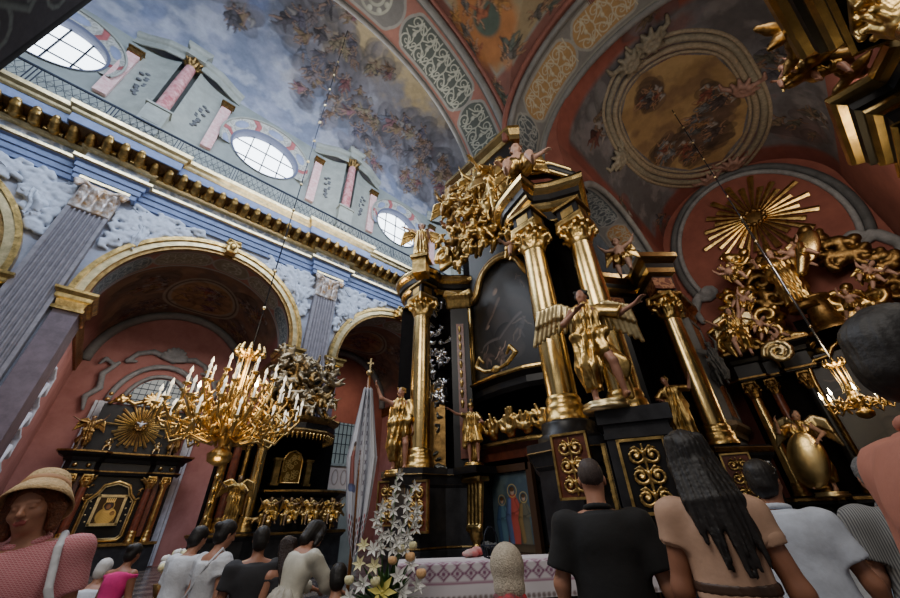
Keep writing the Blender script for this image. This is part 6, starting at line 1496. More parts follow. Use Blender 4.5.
gstat((831, 492), (797, 412), 17.0, 'gilded angel statue leaning on a large oval gold shield beside the end altar', 175, dict(lu=(-.5, .4, -.6), lf=(.3, .6, -.4), ru=(.5, .5, -.3), rf=(-.2, .5, .9), headf=(-.6, 1, .3), torso=(-.12, 0, 1), rt=(.3, .3, -1)), 1.05, 'angel_statue', robe='angel', cloak=False, wings=.8, mats=dict(AM, body=PALEB['body']))
p = atX(808, 460, 16.7); S = SDF(.03, .02); S.ell((p[0], p[1], p[2]), (.12, .5, .85), rotframe((0, -.25, 1), (1, 0, 0))[:, [1, 0, 2]]); tag(S.build('oval_shield', GOLDS), 'polished oval gold shield held by the angel beside the end altar', 'shield')
poses = [dict(lu=(-.5, .3, .9), lf=(.2, .3, 1), ru=(.6, .3, -1), rf=(.3, .9, .2), **SITP), dict(lu=(-.8, .4, -.2), lf=(-.2, .8, .3), ru=(.8, .3, .6), rf=(.2, .2, 1), torso=(.3, .1, 1), lt=(-.5, .5, -.5), rt=(.3, .2, -1)), dict(lu=(-.9, .1, -.5), lf=(-.5, .8, .3), ru=(.8, .3, .5), rf=(.3, .3, 1), torso=(-.4, .3, 1), lt=(-.4, -.1, -1), rt=(.2, .7, -.4))]
GC = [((822, 262), (812, 232), 'cherub stretching both arms at the top of the gilded cloud', 1), ((866, 290), (852, 262), 'plump cherub lying on gold cloud right of the bishop', 2), ((889, 285), (884, 252), 'cherub at the right edge of the photo on the gilded cloud', 0), ((853, 320), (846, 290), 'cherub low on the right arm of the gilded cloud', 1),
      ((792, 345), (786, 316), 'seated cherub just left of the bell pedestal', 0), ((757, 340), (746, 316), 'small cherub in the hollow left of the bell pedestal', 2), ((748, 285), (741, 258), 'gilded cherub at the upper left of the gilded cloud', 1), ((735, 315), (728, 290), 'dim gilded cherub at far left of the gilded cloud', 2)]
for i, (f, h_, lb, pi) in enumerate(GC): gstat(f, h_, XA-.5-.3*(i % 2), lb, 180+25*(i % 3-1), poses[pi], 1.2, rxy=((-.3, .25, .1)[i % 3], (.5, -.4, .2, -.6)[i % 4]), robe='loin', child=True, cloak=False, wings=.7, base=False, mats=BM if i % 3 else dict(BM, hair=GOLD))
gstat((752, 358), (722, 312), XA-.9, 'slender angel with bare legs sliding down the left end of the end altar cornice', 190, dict(lu=(-.3, .3, 1), lf=(-.3, .2, 1), ru=(.8, .3, -.4), rf=(.6, .6, .4), lt=(.1, .5, -.8), rt=(.3, .5, -.7)), 1.1, 'angel_statue', robe='angel', cloak=False, wings=.8, base=False, mats=dict(AM, body=PALEB['body']))
gstat((726, 385), (712, 340), XA-1.2, 'dark carved figure hanging beside the left end of the end altar cornice', 185, dict(lu=(-.3, .3, 1), lf=(.3, .2, 1), ru=(.8, .3, .4), rf=(.6, .6, .6)), 1.0, 'angel_statue', robe='angel', cloak=False, base=False, mats=dict(body=GREYD, robe=GREYD, hair=GREYD, wing=GREYD, base=GREYD))
# gilded clouds
rq = random.Random(31)
def cloud(name, pxl, X, label, R=.42, n=7, seed=0, m=GOLD):
    S = SDF(.05, .05); rq = random.Random(seed)
    for px, py in pxl:
        o = np.array(atX(px, py, X))
        for k in range(n): S.ell(o+np.array([rq.uniform(-.25, .15), rq.uniform(-1, 1)*R, rq.uniform(-1, 1)*R]), rq.uniform(.35, .6)*R, None, 0, .06)
        a0 = rq.uniform(0, 6)
        S.chain([o+np.array([-.3, R*(1-t/11)*math.cos(a0+t*.7), R*(1-t/11)*math.sin(a0+t*.7)]) for t in range(9)], [.13*R/.42]*9, 0, .02)
    return tag(S.build(name, m), label, 'carved cloud')
cloud('gilded_cloud', [(733, 300), (728, 318), (740, 275), (738, 262), (722, 338), (748, 298), (730, 345)], WALLF-.5, 'heap of gilded clouds climbing the left side of the bell pedestal', seed=1)
cloud('gilded_cloud', [(757, 352), (772, 352), (787, 345), (775, 335), (793, 360), (803, 345), (768, 318)], WALLF-.9, 'gilded cloud curls and volute at the foot of the bell pedestal', seed=2)
cloud('gilded_cloud', [(845, 318), (858, 305), (866, 318), (838, 300), (850, 330), (872, 300)], WALLF-.7, 'gilded cloud bank right of the bell pedestal', seed=3)
cloud('gilded_cloud', [(808, 240), (835, 255), (850, 248), (865, 258), (880, 262), (893, 270), (822, 250), (840, 262), (897, 290)], WALLF-.3, 'gilded cloud arch sweeping along the top right of the salmon wall', seed=4, m=GOLDD)
cloud('gilded_cloud', [(770, 262), (762, 285), (775, 300), (760, 310), (785, 290), (752, 270)], WALLF-.4, 'dim gilded clouds just behind the bishop statue', seed=5, m=GOLDD)
S = SDF(.04, .02); o = np.array(atX(779, 352, XA-1.3)); S.chain([o+np.array([0, .45*(1-t/22)*math.cos(t*.6), .45*(1-t/22)*math.sin(t*.6)]) for t in range(20)], [.1]*20); tag(S.build('gilt_spiral', PALEG), 'pale gold spiral scroll on the end altar cornice', 'carving')
# ================================================================== UPPER RIGHT CORNER ALTAR TOP
UR = empty('corner_altar', (0, 0, 0), 0, 'black and gold altar crown jutting overhead at the upper right corner', 'altar')
def cent(name, path, top, sc):
    for i, (nm, m, pr) in enumerate(CORN): mb = MB(); mb.sweep([(o*sc, top+(z-7.9)*sc) for o, z in pr], path); mb.build(nm, m if i != 5 else BLACK, UR)
cent('a', [(11.0, -4.0), (10.0, -2.3), (7.7, -2.12), (7.7, -2.7), (7.2, -2.9)], 8.0, 1.3)
cent('b', [(7.2, -3.2), (6.7, -2.0), (5.0, -1.75), (4.3, -2.4), (4.2, -4.0)], 8.3, 1.2)
cent('c', [(12.0, -4.1), (11.6, -3.1), (10.4, -3.0), (10.3, -3.8)], 8.1, 1.0)
mb = MB(); mb.box((8.0, -3.9, 4.0), (3.6, .25, 4.1)); mb.build('black_back_wall', BLACK, UR)
for x, y in ((9.4, -3.0), (5.4, -2.5), (11.0, -3.6)): column('gold_column', x, y, 2.5, 7.1, .24, UR)
mb = MB(); mb.box((8.0, -3.5, 1.15), (3.6, .7, 1.3)); mb.build('podium', BLACKM, UR)
p = [atZ(px, py, 8.6) for px, py in ((805, 75), (815, 60), (835, 55), (850, 75), (800, 45), (870, 25), (885, 40), (790, 30))]
S = SDF(.04, .03); rq = random.Random(8)
for o in p:
    o = np.array(o)
    for k in range(5): d = np.array([rq.uniform(-1, 1), rq.uniform(-1, 1), rq.uniform(-.6, .6)])*.4; S.chain([o, o+d*.6, o+d], [.1, .1, .05])
S.build('dark_foliage', GOLDD, UR)
o = atZ(835, 75, 8.3); drape_statue('cherub', (o[0], o[1], o[2]-.2), math.radians(150)-PI/2, 'dim cherub leaning over the dark cornice at the upper right corner', 1.2, poses[2], robe='loin', child=True, cloak=False, wings=.7, base=False, mats=dict(BM, hair=GOLDD, body=FLESH))
o = atZ(790, 75, 8.6); drape_statue('cherub', (o[0], o[1], o[2]-.3), math.radians(150)-PI/2, 'dim cherub left of the dark cornice under the vault fresco', .9, poses[0], robe='loin', child=True, cloak=False, wings=.7, base=False, mats=dict(BM, hair=GOLDD, body=FLESH))
# ================================================================== STUCCO RELIEFS IN THE SPANDRELS
WM = dict(body=WHITES, robe=WHITES, hair=WHITES, wing=WHITES, base=WHITES)
for i, (px, rot, lb) in enumerate(((26, 1, 'white stucco angel relief left of the broad fluted pilaster'), (140, -1, 'white stucco angel relief right of the broad fluted pilaster'), (290, 1, 'white stucco angel relief left of the pilaster above the canopy altar'), (362, -1, 'white stucco angel relief right of the pilaster above the canopy altar'))):
    X = [-4.15, -2.0, 3.95, 6.15][i]*K; Z = lz(10.2)
    o = drape_statue('stucco_angel', (X-rot*.3, YL-.02, Z-1.0), math.radians(270)-PI/2, lb, 2.1, dict(torso=(rot*.5, 0, 1), lt=(-.3*rot-.2, .3, -.9), rt=(.2-.6*rot, .3, -.7), lu=(-.9, .3, .3), lf=(-.8, .2, .6), ru=(.9, .3, .3), rf=(.8, .2, .5)), robe='angel', cloak=True, wings=1.2, mats=WM, base=False, h=.035)
    S = SDF(.05, .04); rq = random.Random(i); n_ = 0; c_ = min(AC, key=lambda q: abs(q-X/K)); xp_ = min(PX, key=lambda q: abs(q-X/K))
    while n_ < 95:
        x, z = rq.uniform(min(c_, xp_)+.0, max(c_, xp_)), rq.uniform(8.2, 11.05)
        if math.hypot(x-c_, z-ASP) < AR+.62 or abs(x-xp_) < .72: continue
        n_ += 1; x *= K; z = lz(z); a = rq.uniform(0, 6); e = rq.uniform(.5, 1.2)
        S.chain([(x, YL-.02, z), (x+.2*math.cos(a), YL-.1, z+.2*math.sin(a)), (x+.32*math.cos(a+e), YL-.11, z+.32*math.sin(a+e)), (x+.2*math.cos(a+2*e), YL-.05, z+.3*math.sin(a+2*e))], [.08, .1, .08, .04])
    tag(S.build('stucco_foliage', WHITES), lb.replace('angel relief', 'foliage relief'), 'stucco relief')
# ================================================================== CHANDELIERS
def bulb_tip(mb, p, r=.035): mb.lathe([(0, 0), (r, .02), (r*1.1, .06), (r*.6, .13), (0, .2)], 8, p)
def chandelier(nm, loc, label, tiers, topz, botz, rcage, lit, ceil_z, big=True, bead=1.6):
    r = empty(nm, loc, 0, label, 'chandelier'); sc = 1 if big else .55
    mb = MB(); H = topz-botz
    mb.lathe([(0, botz), (.1*sc, botz), (.28*sc, botz+.1*sc), (.33*sc, botz+.28*sc), (.2*sc, botz+.4*sc), (.12*sc, botz+.5*sc), (.2*sc, botz+.7*sc), (.32*sc, botz+.95*sc), (.2*sc, botz+1.2*sc), (.1*sc, botz+1.4*sc), (.16*sc, botz+H*.5), (.08*sc, botz+H*.6), (.1*sc, topz-.3*sc), (.06*sc, topz)], 16); mb.build('stem', GOLD, r)
    S = SDF(.025 if big else .02, .02)
    for k in range(10):
        a = 2*PI*k/10; c, s = math.cos(a), math.sin(a); S.chain([(c*.2*sc, s*.2*sc, topz-.25*sc), (c*.42*sc, s*.42*sc, topz-.1*sc), (c*.36*sc, s*.36*sc, topz+.12*sc)], [.06*sc, .07*sc, .04*sc])
    S.chain([(.3*sc*math.cos(t), .3*sc*math.sin(t), topz-.18*sc) for t in np.linspace(0, 2*PI, 16)], .05*sc); S.build('crown', GOLD, r)
    mb = MB()
    for k in range(8):
        a = 2*PI*k/8; c, s = math.cos(a), math.sin(a); mb.tube([(c*.28*sc, s*.28*sc, topz-.2*sc), (c*rcage, s*rcage, topz-H*.38), (c*rcage*1.3, s*rcage*1.3, topz-H*.55)], .022*sc, 6)
    mb.build('cage_rods', PALEG, r)
    n = 0
    for (cnt, R, z, a0) in tiers:
        for k in range(cnt):
            a = 2*PI*k/cnt+a0; c, s = math.cos(a), math.sin(a); z0 = botz+.45*sc+(z-botz)*.35
            pts = [(c*R*q, s*R*q, zz) for q, zz in ((.08, z0), (.3, z0-.22*sc), (.6, z0-.1*sc+(z-z0)*.15), (.88, z-.42*sc), (1.0, z-.15*sc), (1.0, z))]
            am = MB(); am.tube(pts, [.05*sc, .045*sc, .04*sc, .035*sc, .03*sc, .03*sc], 6); am.lathe([(.02, z-.05), (.1*sc, z), (.11*sc, z+.03), (.05*sc, z+.04)], 10, (c*R, s*R, 0))
            for q, hh in ((.45, .16), (.75, .22)):
                x, y, zz = c*R*q, s*R*q, z0-.12*sc+(z-z0)*.3*q; am.tube([(x, y, zz), (x+c*.1*sc, y+s*.1*sc, zz+hh*sc), (x-c*.04*sc, y-s*.04*sc, zz+hh*1.7*sc), (x-c*.12*sc, y-s*.12*sc, zz+hh*1.1*sc)], [.05*sc, .04*sc, .035*sc, .015*sc], 6)
            arm = am.build('arm', GOLD, r); cm = MB(); cm.lathe([(.028*sc, z+.03), (.026*sc, z+.33*sc), (0, z+.33*sc)], 8, (c*R, s*R, 0)); cm.build('candle', CANDLE, arm)
            bm = MB(); bulb_tip(bm, (c*R, s*R, z+.33*sc), .04*sc); L = (n in lit); bm.build('bulb', BULB if L else BULBD, arm); n += 1
    S = SDF(.03 if big else .02, .02); rq = random.Random(n)
    for (cnt, R, z, a0) in tiers:
        for k in range(cnt*2): a = 2*PI*k/(cnt*2); q = rq.uniform(.55, .98); S.chain([(R*q*math.cos(a), R*q*math.sin(a), z-.35*sc), (R*q*math.cos(a+.05), R*q*math.sin(a+.05), z-.15*sc), (R*(q-.08)*math.cos(a), R*(q-.08)*math.sin(a), z-.02*sc)], [.045*sc, .055*sc, .025*sc])
    S.build('acanthus_leaves', GOLD, r)
    mb = MB(); mb.tube([(0, 0, topz), (0, 0, ceil_z-loc[2])], .022 if big else .016, 6); cord = mb.build('hanging_cord', IRON, r)
    mb = MB(); z = topz+bead
    while z < ceil_z-loc[2]-.2: mb.ball((0, 0, z), .07 if big else .05, 8); z += bead
    mb.build('cord_beads', PALEG, cord)
    return r
ax_, ay_, _ = pol(79, 12.3)
chandelier('chandelier', (ax_, ay_, 0), 'huge gilded many-armed chandelier with electric candles hanging in the nave', [(16, 1.85, 4.25, 0), (10, 1.5, 3.85, .2), (12, 1.4, 4.8, .2), (8, .95, 5.25, .1)], 6.25, 2.85, .24, {3, 12, 20, 30}, ZS+VB-.05)
for k, (dx, dy, z) in enumerate(((-1.5, -1.2, 4.6), (1.5, -1.3, 4.6), (0, -.9, 3.4), (0, 0, 5.9))): pass
h0 = hit_arm(672, 110); a_, b_ = h0[0], h0[1]; R_ = math.hypot(a_, b_)
zt = EYE+R_*.243; zb_ = EYE+R_*.135
chandelier('chandelier', (a_, b_, 0), 'small lit chandelier on a long beaded rod in front of the end altar', [(8, .62, EYE+R_*.165, .1)], zt, zb_, .12, {0, 1, 2, 3, 4, 5, 6, 7}, h0[2], big=False, bead=1.1)
CH2P = (a_, b_, EYE+R_*.2)
mb = MB(); mb.tube([(0, 0, zt), (0, 0, zt+(h0[2]-zt)*.45)], .035, 6); tag(mb.build('steel_rod', mat('steel', (.5, .55, .65), .25, 1.)), 'bright steel rod carrying the small lit chandelier', 'rod').location = (a_, b_, 0)
# ================================================================== BANNER, FLOWERS, TABLE
bx, by, _ = pol(60.9, 5.4)
B = empty('church_banner', (bx, by, FLOOR), math.radians(60.9-90), 'white embroidered banner furled on a wooden pole beside the flower vase', 'banner')
mb = MB(); mb.tube([(0, 0, 0), (.0, 0, 3.55)], .022, 8); mb.build('pole', mat('varnished_wood', (.3, .12, .03), .35, noise=.4), B)
mb = MB(); mb.ball((0, 0, 3.6), .05); mb.box((0, 0, 3.74), (.012, .012, .1)); mb.box((0, 0, 3.76), (.05, .012, .012)); mb.build('finial', PALEG, B)
C = Canvas(1.0, 2.2, 150, (.66, .68, .74)); C.shade(.82+.3*C.noise(.3, 3))
for k in range(11):
    for x in (.42, .62):
        y = .75+k*.13; C.stroke([(x-.025, y-.025), (x+.025, y+.025)], .007, (.1, .07, .12), 0); C.stroke([(x-.025, y+.025), (x+.025, y-.025)], .007, (.1, .07, .12), 0)
for r0 in range(6):
    for k in range(8): x, y = .1+.115*k+(.05 if r0 % 2 else 0), .1+r0*.07; C.ell(x, y, .03, .03, (.35, .05, .06) if (r0+k) % 2 else (.12, .06, .08), .785, 0)
C.stroke([(.2, 1.25), (.2, .85)], [.06, .09], (.35, .12, .1)); C.stroke([(.12, .8), (.3, .8)], .05, (.15, .18, .35)); C.ell(.2, 1.32, .045, .055, (.45, .3, .2)); C.ell(.2, 1.36, .05, .035, (.08, .05, .04))
def bf(U, V):
    zz = 1.2+2.15*V; wd = np.where(V > .55, .1+.2*(1-V)/.45, .3*np.sqrt(np.maximum(.0, V/.55))*.97+.02); x = (U-.5)*wd*1.35+.03*(1-V)
    ph = (U-.5)*20; return x, -.05-.06*np.sin(ph+V*2)*np.minimum(1, 1.6-V)-.02*np.cos(ph*2.3), zz+.25*np.abs(U-.5)*(1-V)**2
C.surface('banner_cloth', bf, CLOTHP, B)
# flower arrangement
vx, vy, _ = pol(56.3, 3.95)
FL = empty('flower_arrangement', (vx, vy, FLOOR), 0, 'tall vase of white orchids and yellow lilies at the left end of the altar table', 'flowers')
mb = MB(); mb.lathe([(.12, 0), (.13, .02), (.12, .1), (.1, .6), (.13, .75), (.2, .98), (.22, 1.0), (.18, 1.0), (.1, .9), (0, .9)], 20); mb.build('vase', mat('white_ceramic', (.55, .55, .55), .3), FL)
LEAF = mat('leaf_green', (.05, .14, .03), .5, noise=.5, nscale=6); rq = random.Random(77)
mb = MB()
for k in range(70):
    a = rq.uniform(0, 2*PI); t = rq.uniform(.2, 1.2); L = rq.uniform(.25, .5); d = np.array([math.cos(a)*math.sin(t), math.sin(a)*math.sin(t), math.cos(t)]); o = np.array([0, 0, 1.0]); s = np.cross(d, [0, 0, 1]); s = s/(np.linalg.norm(s)+1e-6)*.022
    p1 = o+d*L*.5; p2 = o+d*L+np.array([0, 0, -.12*L]); mb.add([tuple(o), tuple(p1+s), tuple(p2), tuple(p1-s)], [(0, 1, 2, 3)])
mb.build('foliage', LEAF, FL)
FW = mat('white_petal', (.72, .72, .68), .6); FY = mat('yellow_petal', (.7, .62, .16), .6); FP = mat('peach_petal', (.75, .45, .22), .6); FC = mat('pale_yellow_petal', (.75, .7, .4), .6)
def lily(o, d, R, m, n=6, nm='lily'):
    d = nz(d); e1 = nz(np.cross(d, [.3, .2, 1])); e2 = np.cross(d, e1); mb = MB(); o = np.array(o)
    for k in range(n):
        a = 2*PI*k/n; c = e1*math.cos(a)+e2*math.sin(a); s = -e1*math.sin(a)+e2*math.cos(a)
        P = [o, o+d*R*.5+c*R*.45+s*R*.22, o+d*R*.55+c*R*1.05, o+d*R*.5+c*R*.45-s*R*.22, o+d*R*.35+c*R*.5]
        mb.add([tuple(q) for q in P], [(0, 1, 4), (1, 2, 4), (2, 3, 4), (3, 0, 4)], True)
    mb.ball(tuple(o+d*R*.4), R*.12, 6); return mb.build(nm, m, FL)
def rose(o, R, m):
    mb = MB(); mb.ball(o, R, 10, (1, 1, .8))
    for k in range(5): a = k*1.256; mb.ball((o[0]+R*.45*math.cos(a), o[1]+R*.45*math.sin(a), o[2]+R*.2), R*.6, 8)
    return mb.build('rose', m, FL)
cam_d = np.array([-vx, -vy, .2]); cam_d = cam_d/np.linalg.norm(cam_d); rt_ = np.array([vy, -vx, 0])/math.hypot(vx, vy)
def fpos(u, z, dp=.15): return rt_*u+cam_d*dp+np.array([0, 0, z])
for u, z, R, m in ((.14, 1.12, .1, FW), (-.12, 1.42, .09, FW), (.08, 1.46, .09, FW), (-.2, 1.45, .08, FC), (.26, 1.16, .09, FW), (-.02, 1.12, .15, FY), (.1, 1.22, .1, FW), (-.18, 1.18, .1, FW), (-.28, 1.1, .09, FW), (-.1, 1.3, .09, FC), (.2, 1.3, .09, FW), (-.22, 1.32, .08, FC), (.02, 1.02, .1, FY)): lily(fpos(u, z), cam_d+rt_*u*2+np.array([0, 0, .4]), R*.78, m)
for u, z, R, m in ((.2, 1.36, .045, FP), (.22, 1.44, .04, FC), (.3, 1.24, .045, FP), (-.08, 1.2, .045, FC), (.12, 1.42, .04, FC), (-.3, 1.22, .04, FC), (.05, 1.34, .04, FP)): rose(tuple(fpos(u, z)), R, m)
for u0, u1, z1 in ((.02, .05, 2.0), (.1, .2, 1.9), (-.05, -.08, 1.75), (.12, .28, 1.72)):
    for k in range(7):
        t = k/6; o = fpos(u0+(u1-u0)*t+rq.uniform(-.04, .04), 1.42+(z1-1.42)*t); lily(o, cam_d+rt_*rq.uniform(-.6, .6), .062, FW, 5, 'orchid')
    mb = MB(); mb.tube([(0, 0, 1.0), tuple(fpos(u0, 1.42, .1)), tuple(fpos(u1, z1, .1))], .006, 5); mb.build('stem', LEAF, FL)
# second small bouquet at the canopy altar
vx2, vy2, _ = pol(80.3, 7.2)
F2 = empty('small_bouquet', (vx2, vy2, FLOOR), 0, 'small bouquet of white flowers on a stand beside the pair in white', 'flowers')
mb = MB(); mb.lathe([(.14, 0), (.05, .05), (.03, .7), (.12, .85), (.16, .98), (0, .98)], 14); mb.build('stand', GOLDD, F2)
for k in range(14): mb = MB(); a = rq.uniform(0, 6.3); q = rq.uniform(0, .2); o = (q*math.cos(a), q*math.sin(a), 1.08+rq.uniform(0, .25)); mb.ball(o, .05, 7); mb.ball((o[0]+.03, o[1], o[2]+.02), .035, 6); mb.build('blossom', FW if k % 3 else FC, F2)
def wr0(D, X, Y, Z, M): return D+.006*np.sin(60*X+20*Y)
# altar table and its cloth
pA, pB = np.array(pol(55.2, 4.2)), np.array(pol(20, 5.0)); dv = pB-pA; Lt = np.linalg.norm(dv); dv = dv/Lt; nb_ = np.array([-dv[1], dv[0], 0]); 
if nb_@pA < 0: nb_ = -nb_
ZT = 1.13
TB = empty('altar_table', tuple(pA), math.atan2(dv[1], dv[0]), 'long dark altar table in front of the black altar podium', 'table')
sg = 1 if (np.array([-dv[1], dv[0], 0])@nb_) > 0 else -1
mb = MB(); mb.box((Lt/2, sg*.3, ZT-.05), (Lt/2, .3, .035)); mb.build('tabletop', mat('dark_oak', (.05, .025, .012), .4), TB)
mb = MB(); mb.box((Lt/2, sg*.34, (ZT-.1+FLOOR)/2), (Lt/2-.1, .22, (ZT-.1-FLOOR)/2)); mb.build('table_body', MATS['dark_oak'], TB)
for k in range(5): carved_panel((Lt*(k+.5)/5, sg*.1, .5), 0 if sg > 0 else PI, Lt/5*.8, .8, TB, bg=MATS['dark_oak'], fr=GOLDD, rel=GOLDD, seed=k)
C = Canvas(Lt, .62, 90, (.62, .58, .62)); C.shade(.85+.25*C.noise(.3, 6))
n = int(Lt/.13)
for k in range(n):
    x = (k+.5)*Lt/n
    for yy, cc in ((.2, (.2, .06, .14)), (.3, (.25, .09, .18))):
        C.stroke([(x-.055, yy), (x, yy+.045), (x+.055, yy), (x, yy-.045), (x-.055, yy)], .008, cc, 0); C.ell(x, yy, .018, .018, cc, 0, 0)
for yy in (.13, .37): C.stroke([(0, yy), (Lt, yy)], .008, (.3, .12, .2), 0)
for k in range(int(Lt/.05)): C.ell(k*.05, .02, .02, .02, (.2, .15, .15), 0, 0)
def cf(U, V):
    d = V*.62; fold = .012*np.sin(U*Lt*9)*(d < .3); out = np.where(d < .28, -.03-.02*(1-d/.28)+fold, -.03); return U*Lt, sg*np.where(d < .28, out, (d-.28)*1.7-.03), np.where(d < .28, ZT-.28+d, ZT)+0*U
cl = C.surface('altar_cloth', cf, CLOTHP); cl.location = tuple(pA); cl.rotation_euler = (0, 0, math.atan2(dv[1], dv[0])); tag(cl, 'white altar cloth with a purple woven lozenge border on the long table', 'altar cloth')
S = SDF(.008, .01); S.ell((0, 0, .03), (.14, .08, .035)); S.ell((.05, 0, .05), (.07, .06, .035)); S.post.append(wr0); p = atZ(473, 557, ZT); o = S.build('folded_cloth', mat('red_cloth', (.55, .02, .03), .7, col2=(.5, .45, .42), nscale=4)); q = nz(np.array([p[0], p[1], 0])); o.location = (p[0], p[1], ZT+.005); tag(o, 'folded red and white cloth lying on the altar table', 'cloth')
for i, (az, rr0, lb) in enumerate(((42.5, 4.85, 'dark wire flower basket on the altar table left of the headscarf'), (33, 5.05, 'dark wire flower basket on the altar table right of the headscarf'))):
    x, y, _ = pol(az, rr0-.35); b = empty('wire_basket', (x, y, ZT), 0, lb, 'basket'); mb = MB()
    for k in range(10): a = 2*PI*k/10; mb.tube([(0, 0, 0), (.08*math.cos(a), .08*math.sin(a), .02), (.11*math.cos(a), .11*math.sin(a), .12)], .006, 5)
    mb.tube([(.11*math.cos(t), .11*math.sin(t), .12) for t in np.linspace(0, 2*PI, 16)], .007, 5); mb.build('bowl', IRON, b)
    mb = MB(); mb.tube([(.11*math.cos(t), 0, .12+.16*math.sin(t)) for t in np.linspace(0, PI, 12)], .007, 5); mb.build('handle', IRON, b)
    mb = MB(); rq = random.Random(i)
    for k in range(10): mb.ball((rq.uniform(-.07, .07), rq.uniform(-.07, .07), .1+rq.uniform(0, .03)), .025, 6)
    mb.build('dried_flowers', GREYD, b)
# ================================================================== PEOPLE
STEP = 0.0
mb = MB(); mb.box((5.2, .2, (FLOOR-.02)/2-.0), (4.0, 4.0, .075)); mb.build('trim_altar_step', mat('step_stone', (.12, .1, .09), .5, noise=.3), kind='structure')
def cloth_mat(nm, col, **k): return mat(nm, col, k.pop('rough', .85), noise=k.pop('noise', .2), nscale=k.pop('nscale', 10), bump=.15, bscale=14, **k)
def stripes(nm, c1, c2, scale, horiz=False):
    def b(nt, bs):
        tc = nt.nodes.new('ShaderNodeTexCoord'); w = nt.nodes.new('ShaderNodeTexWave'); w.inputs['Scale'].default_value = scale; w.bands_direction = 'Z' if horiz else 'X'; w.inputs['Distortion'].default_value = .6
        r = nt.nodes.new('ShaderNodeValToRGB'); r.color_ramp.elements[0].color = (*c1, 1); r.color_ramp.elements[1].color = (*c2, 1); r.color_ramp.elements[0].position = .3; r.color_ramp.elements[1].position = .7
        nt.links.new(tc.outputs['Object'], w.inputs['Vector']); nt.links.new(w.outputs['Fac'], r.inputs['Fac']); nt.links.new(r.outputs['Color'], bs.inputs['Base Color']); bs.inputs['Roughness'].default_value = .85
    return custom(nm, b)
def plaid(nm, c1, c2, sc):
    def b(nt, bs):
        tc = nt.nodes.new('ShaderNodeTexCoord'); n = nt.nodes.new('ShaderNodeTexBrick'); n.inputs['Scale'].default_value = sc; n.inputs['Color1'].default_value = (*c1, 1); n.inputs['Color2'].default_value = (c1[0]*.8, c1[1]*.7, c1[2]*.7, 1); n.inputs['Mortar'].default_value = (*c2, 1); n.inputs['Mortar Size'].default_value = .06
        mp = nt.nodes.new('ShaderNodeMapping'); mp.inputs['Rotation'].default_value = (PI/2, 0, 0)
        nt.links.new(tc.outputs['Object'], mp.inputs[0]); nt.links.new(mp.outputs[0], n.inputs['Vector']); nt.links.new(n.outputs['Color'], bs.inputs['Base Color']); bs.inputs['Roughness'].default_value = .85
    return custom(nm, b)
def wrinkle(amp, seed=0):
    rq = np.random.RandomState(seed); A = rq.randn(6, 3)*np.array([14, 14, 9]); ph = rq.rand(6)*6
    def f(D, X, Y, Z, M):
        d = 0
        for a, p in zip(A, ph): d = d+np.sin(a[0]*X+a[1]*Y+a[2]*Z+p)
        return D+amp*d/2.5*(np.abs(D) < .15)
    return f
def top_garment(J, root, m, nm='shirt', sleeve=.5, infl=.022, hem=-.06, neck=.05, seed=0, h=.011, both=True, collar=False, loose=0.):
    s = J['s']; T = J['T']; S = SDF(h, .045*s); up, fw = T[:, 2], T[:, 1]; pel, nb = J['pel'], J['nb']; tv = nb-pel; w = J['wide']; f = infl*s; g = loose*s
    hp = pel+up*hem*s; clipb = ((hp, -up),)
    S.ell(pel, (.155*s*w+f+g, .115*s+f+g, .17*s+f), T, clip=clipb); S.ell(pel+tv*.32, (.128*s*w+f+g*1.3, .1*s+f+g*1.3, .19*s), T, clip=clipb)
    cn = ((nb+up*(neck-.06)*s, up),)
    S.ell(pel+tv*.68, (.165*s*w+f, .12*s+f, .18*s+f), T, clip=cn)
    for q in 'lr': S.cap(nb-up*.055*s, J['s'+q], .062*s+f*.6, .058*s+f*.8, clip=cn)
    S.cap(nb-up*.06*s, nb+up*.0*s, .08*s, .068*s, clip=cn)
    if sleeve > 0:
        for q in 'lr':
            a, b, c = J['s'+q], J['e'+q], J['w'+q]
            if sleeve <= 1: S.cap(a, a+(b-a)*sleeve, .056*s+f*.9, .052*s+f*1.1, flat=True)
            else: S.cap(a, b, .058*s+f, .05*s+f); S.cap(b, b+(c-b)*(sleeve-1), .05*s+f, .036*s+f, flat=True)
    S.post.append(wrinkle(.0045*s, seed)); g_ = S.build(nm, m, root)
    if collar:
        C_ = SDF(.008, .01); c0 = nb+up*.005*s; r_ = T[:, 0]
        pts = [c0+(r_*math.sin(t)*.068+fw*math.cos(t)*.062)*s+up*.012*s*(1-math.cos(t)) for t in np.linspace(.5, 2*PI-.5, 14)]
        C_.chain(pts, .016*s); C_.build('collar', m, g_)
    return g_
def trousers(J, root, m, h=.014, short=False, nm='trousers'):
    s = J['s']; S = SDF(h, .04*s); S.ell(J['pel'], (.165*s, .125*s, .12*s), J['T'])
    for q in 'lr':
        S.cap(J['h'+q], J['k'+q], .1*s, .078*s); 
        if not short: S.cap(J['k'+q], J['a'+q], .078*s, .066*s, flat=True)
    S.post.append(wrinkle(.004, 3)); return S.build(nm, m, root)
def skirt(J, root, m, length=.5, r0=.17, r1=.3, h=.014, nm='skirt', n=13):
    s = J['s']; p = J['pel']; S = SDF(h, .03); S.cap(p+np.array([0, 0, .04*s]), p-np.array([0, 0, length*s]), r0*s, r1*s, flat=True)
    S.post.append(foldfield(.012*s, n, 3, base=(p[0], p[1]))); return S.build(nm, m, root)
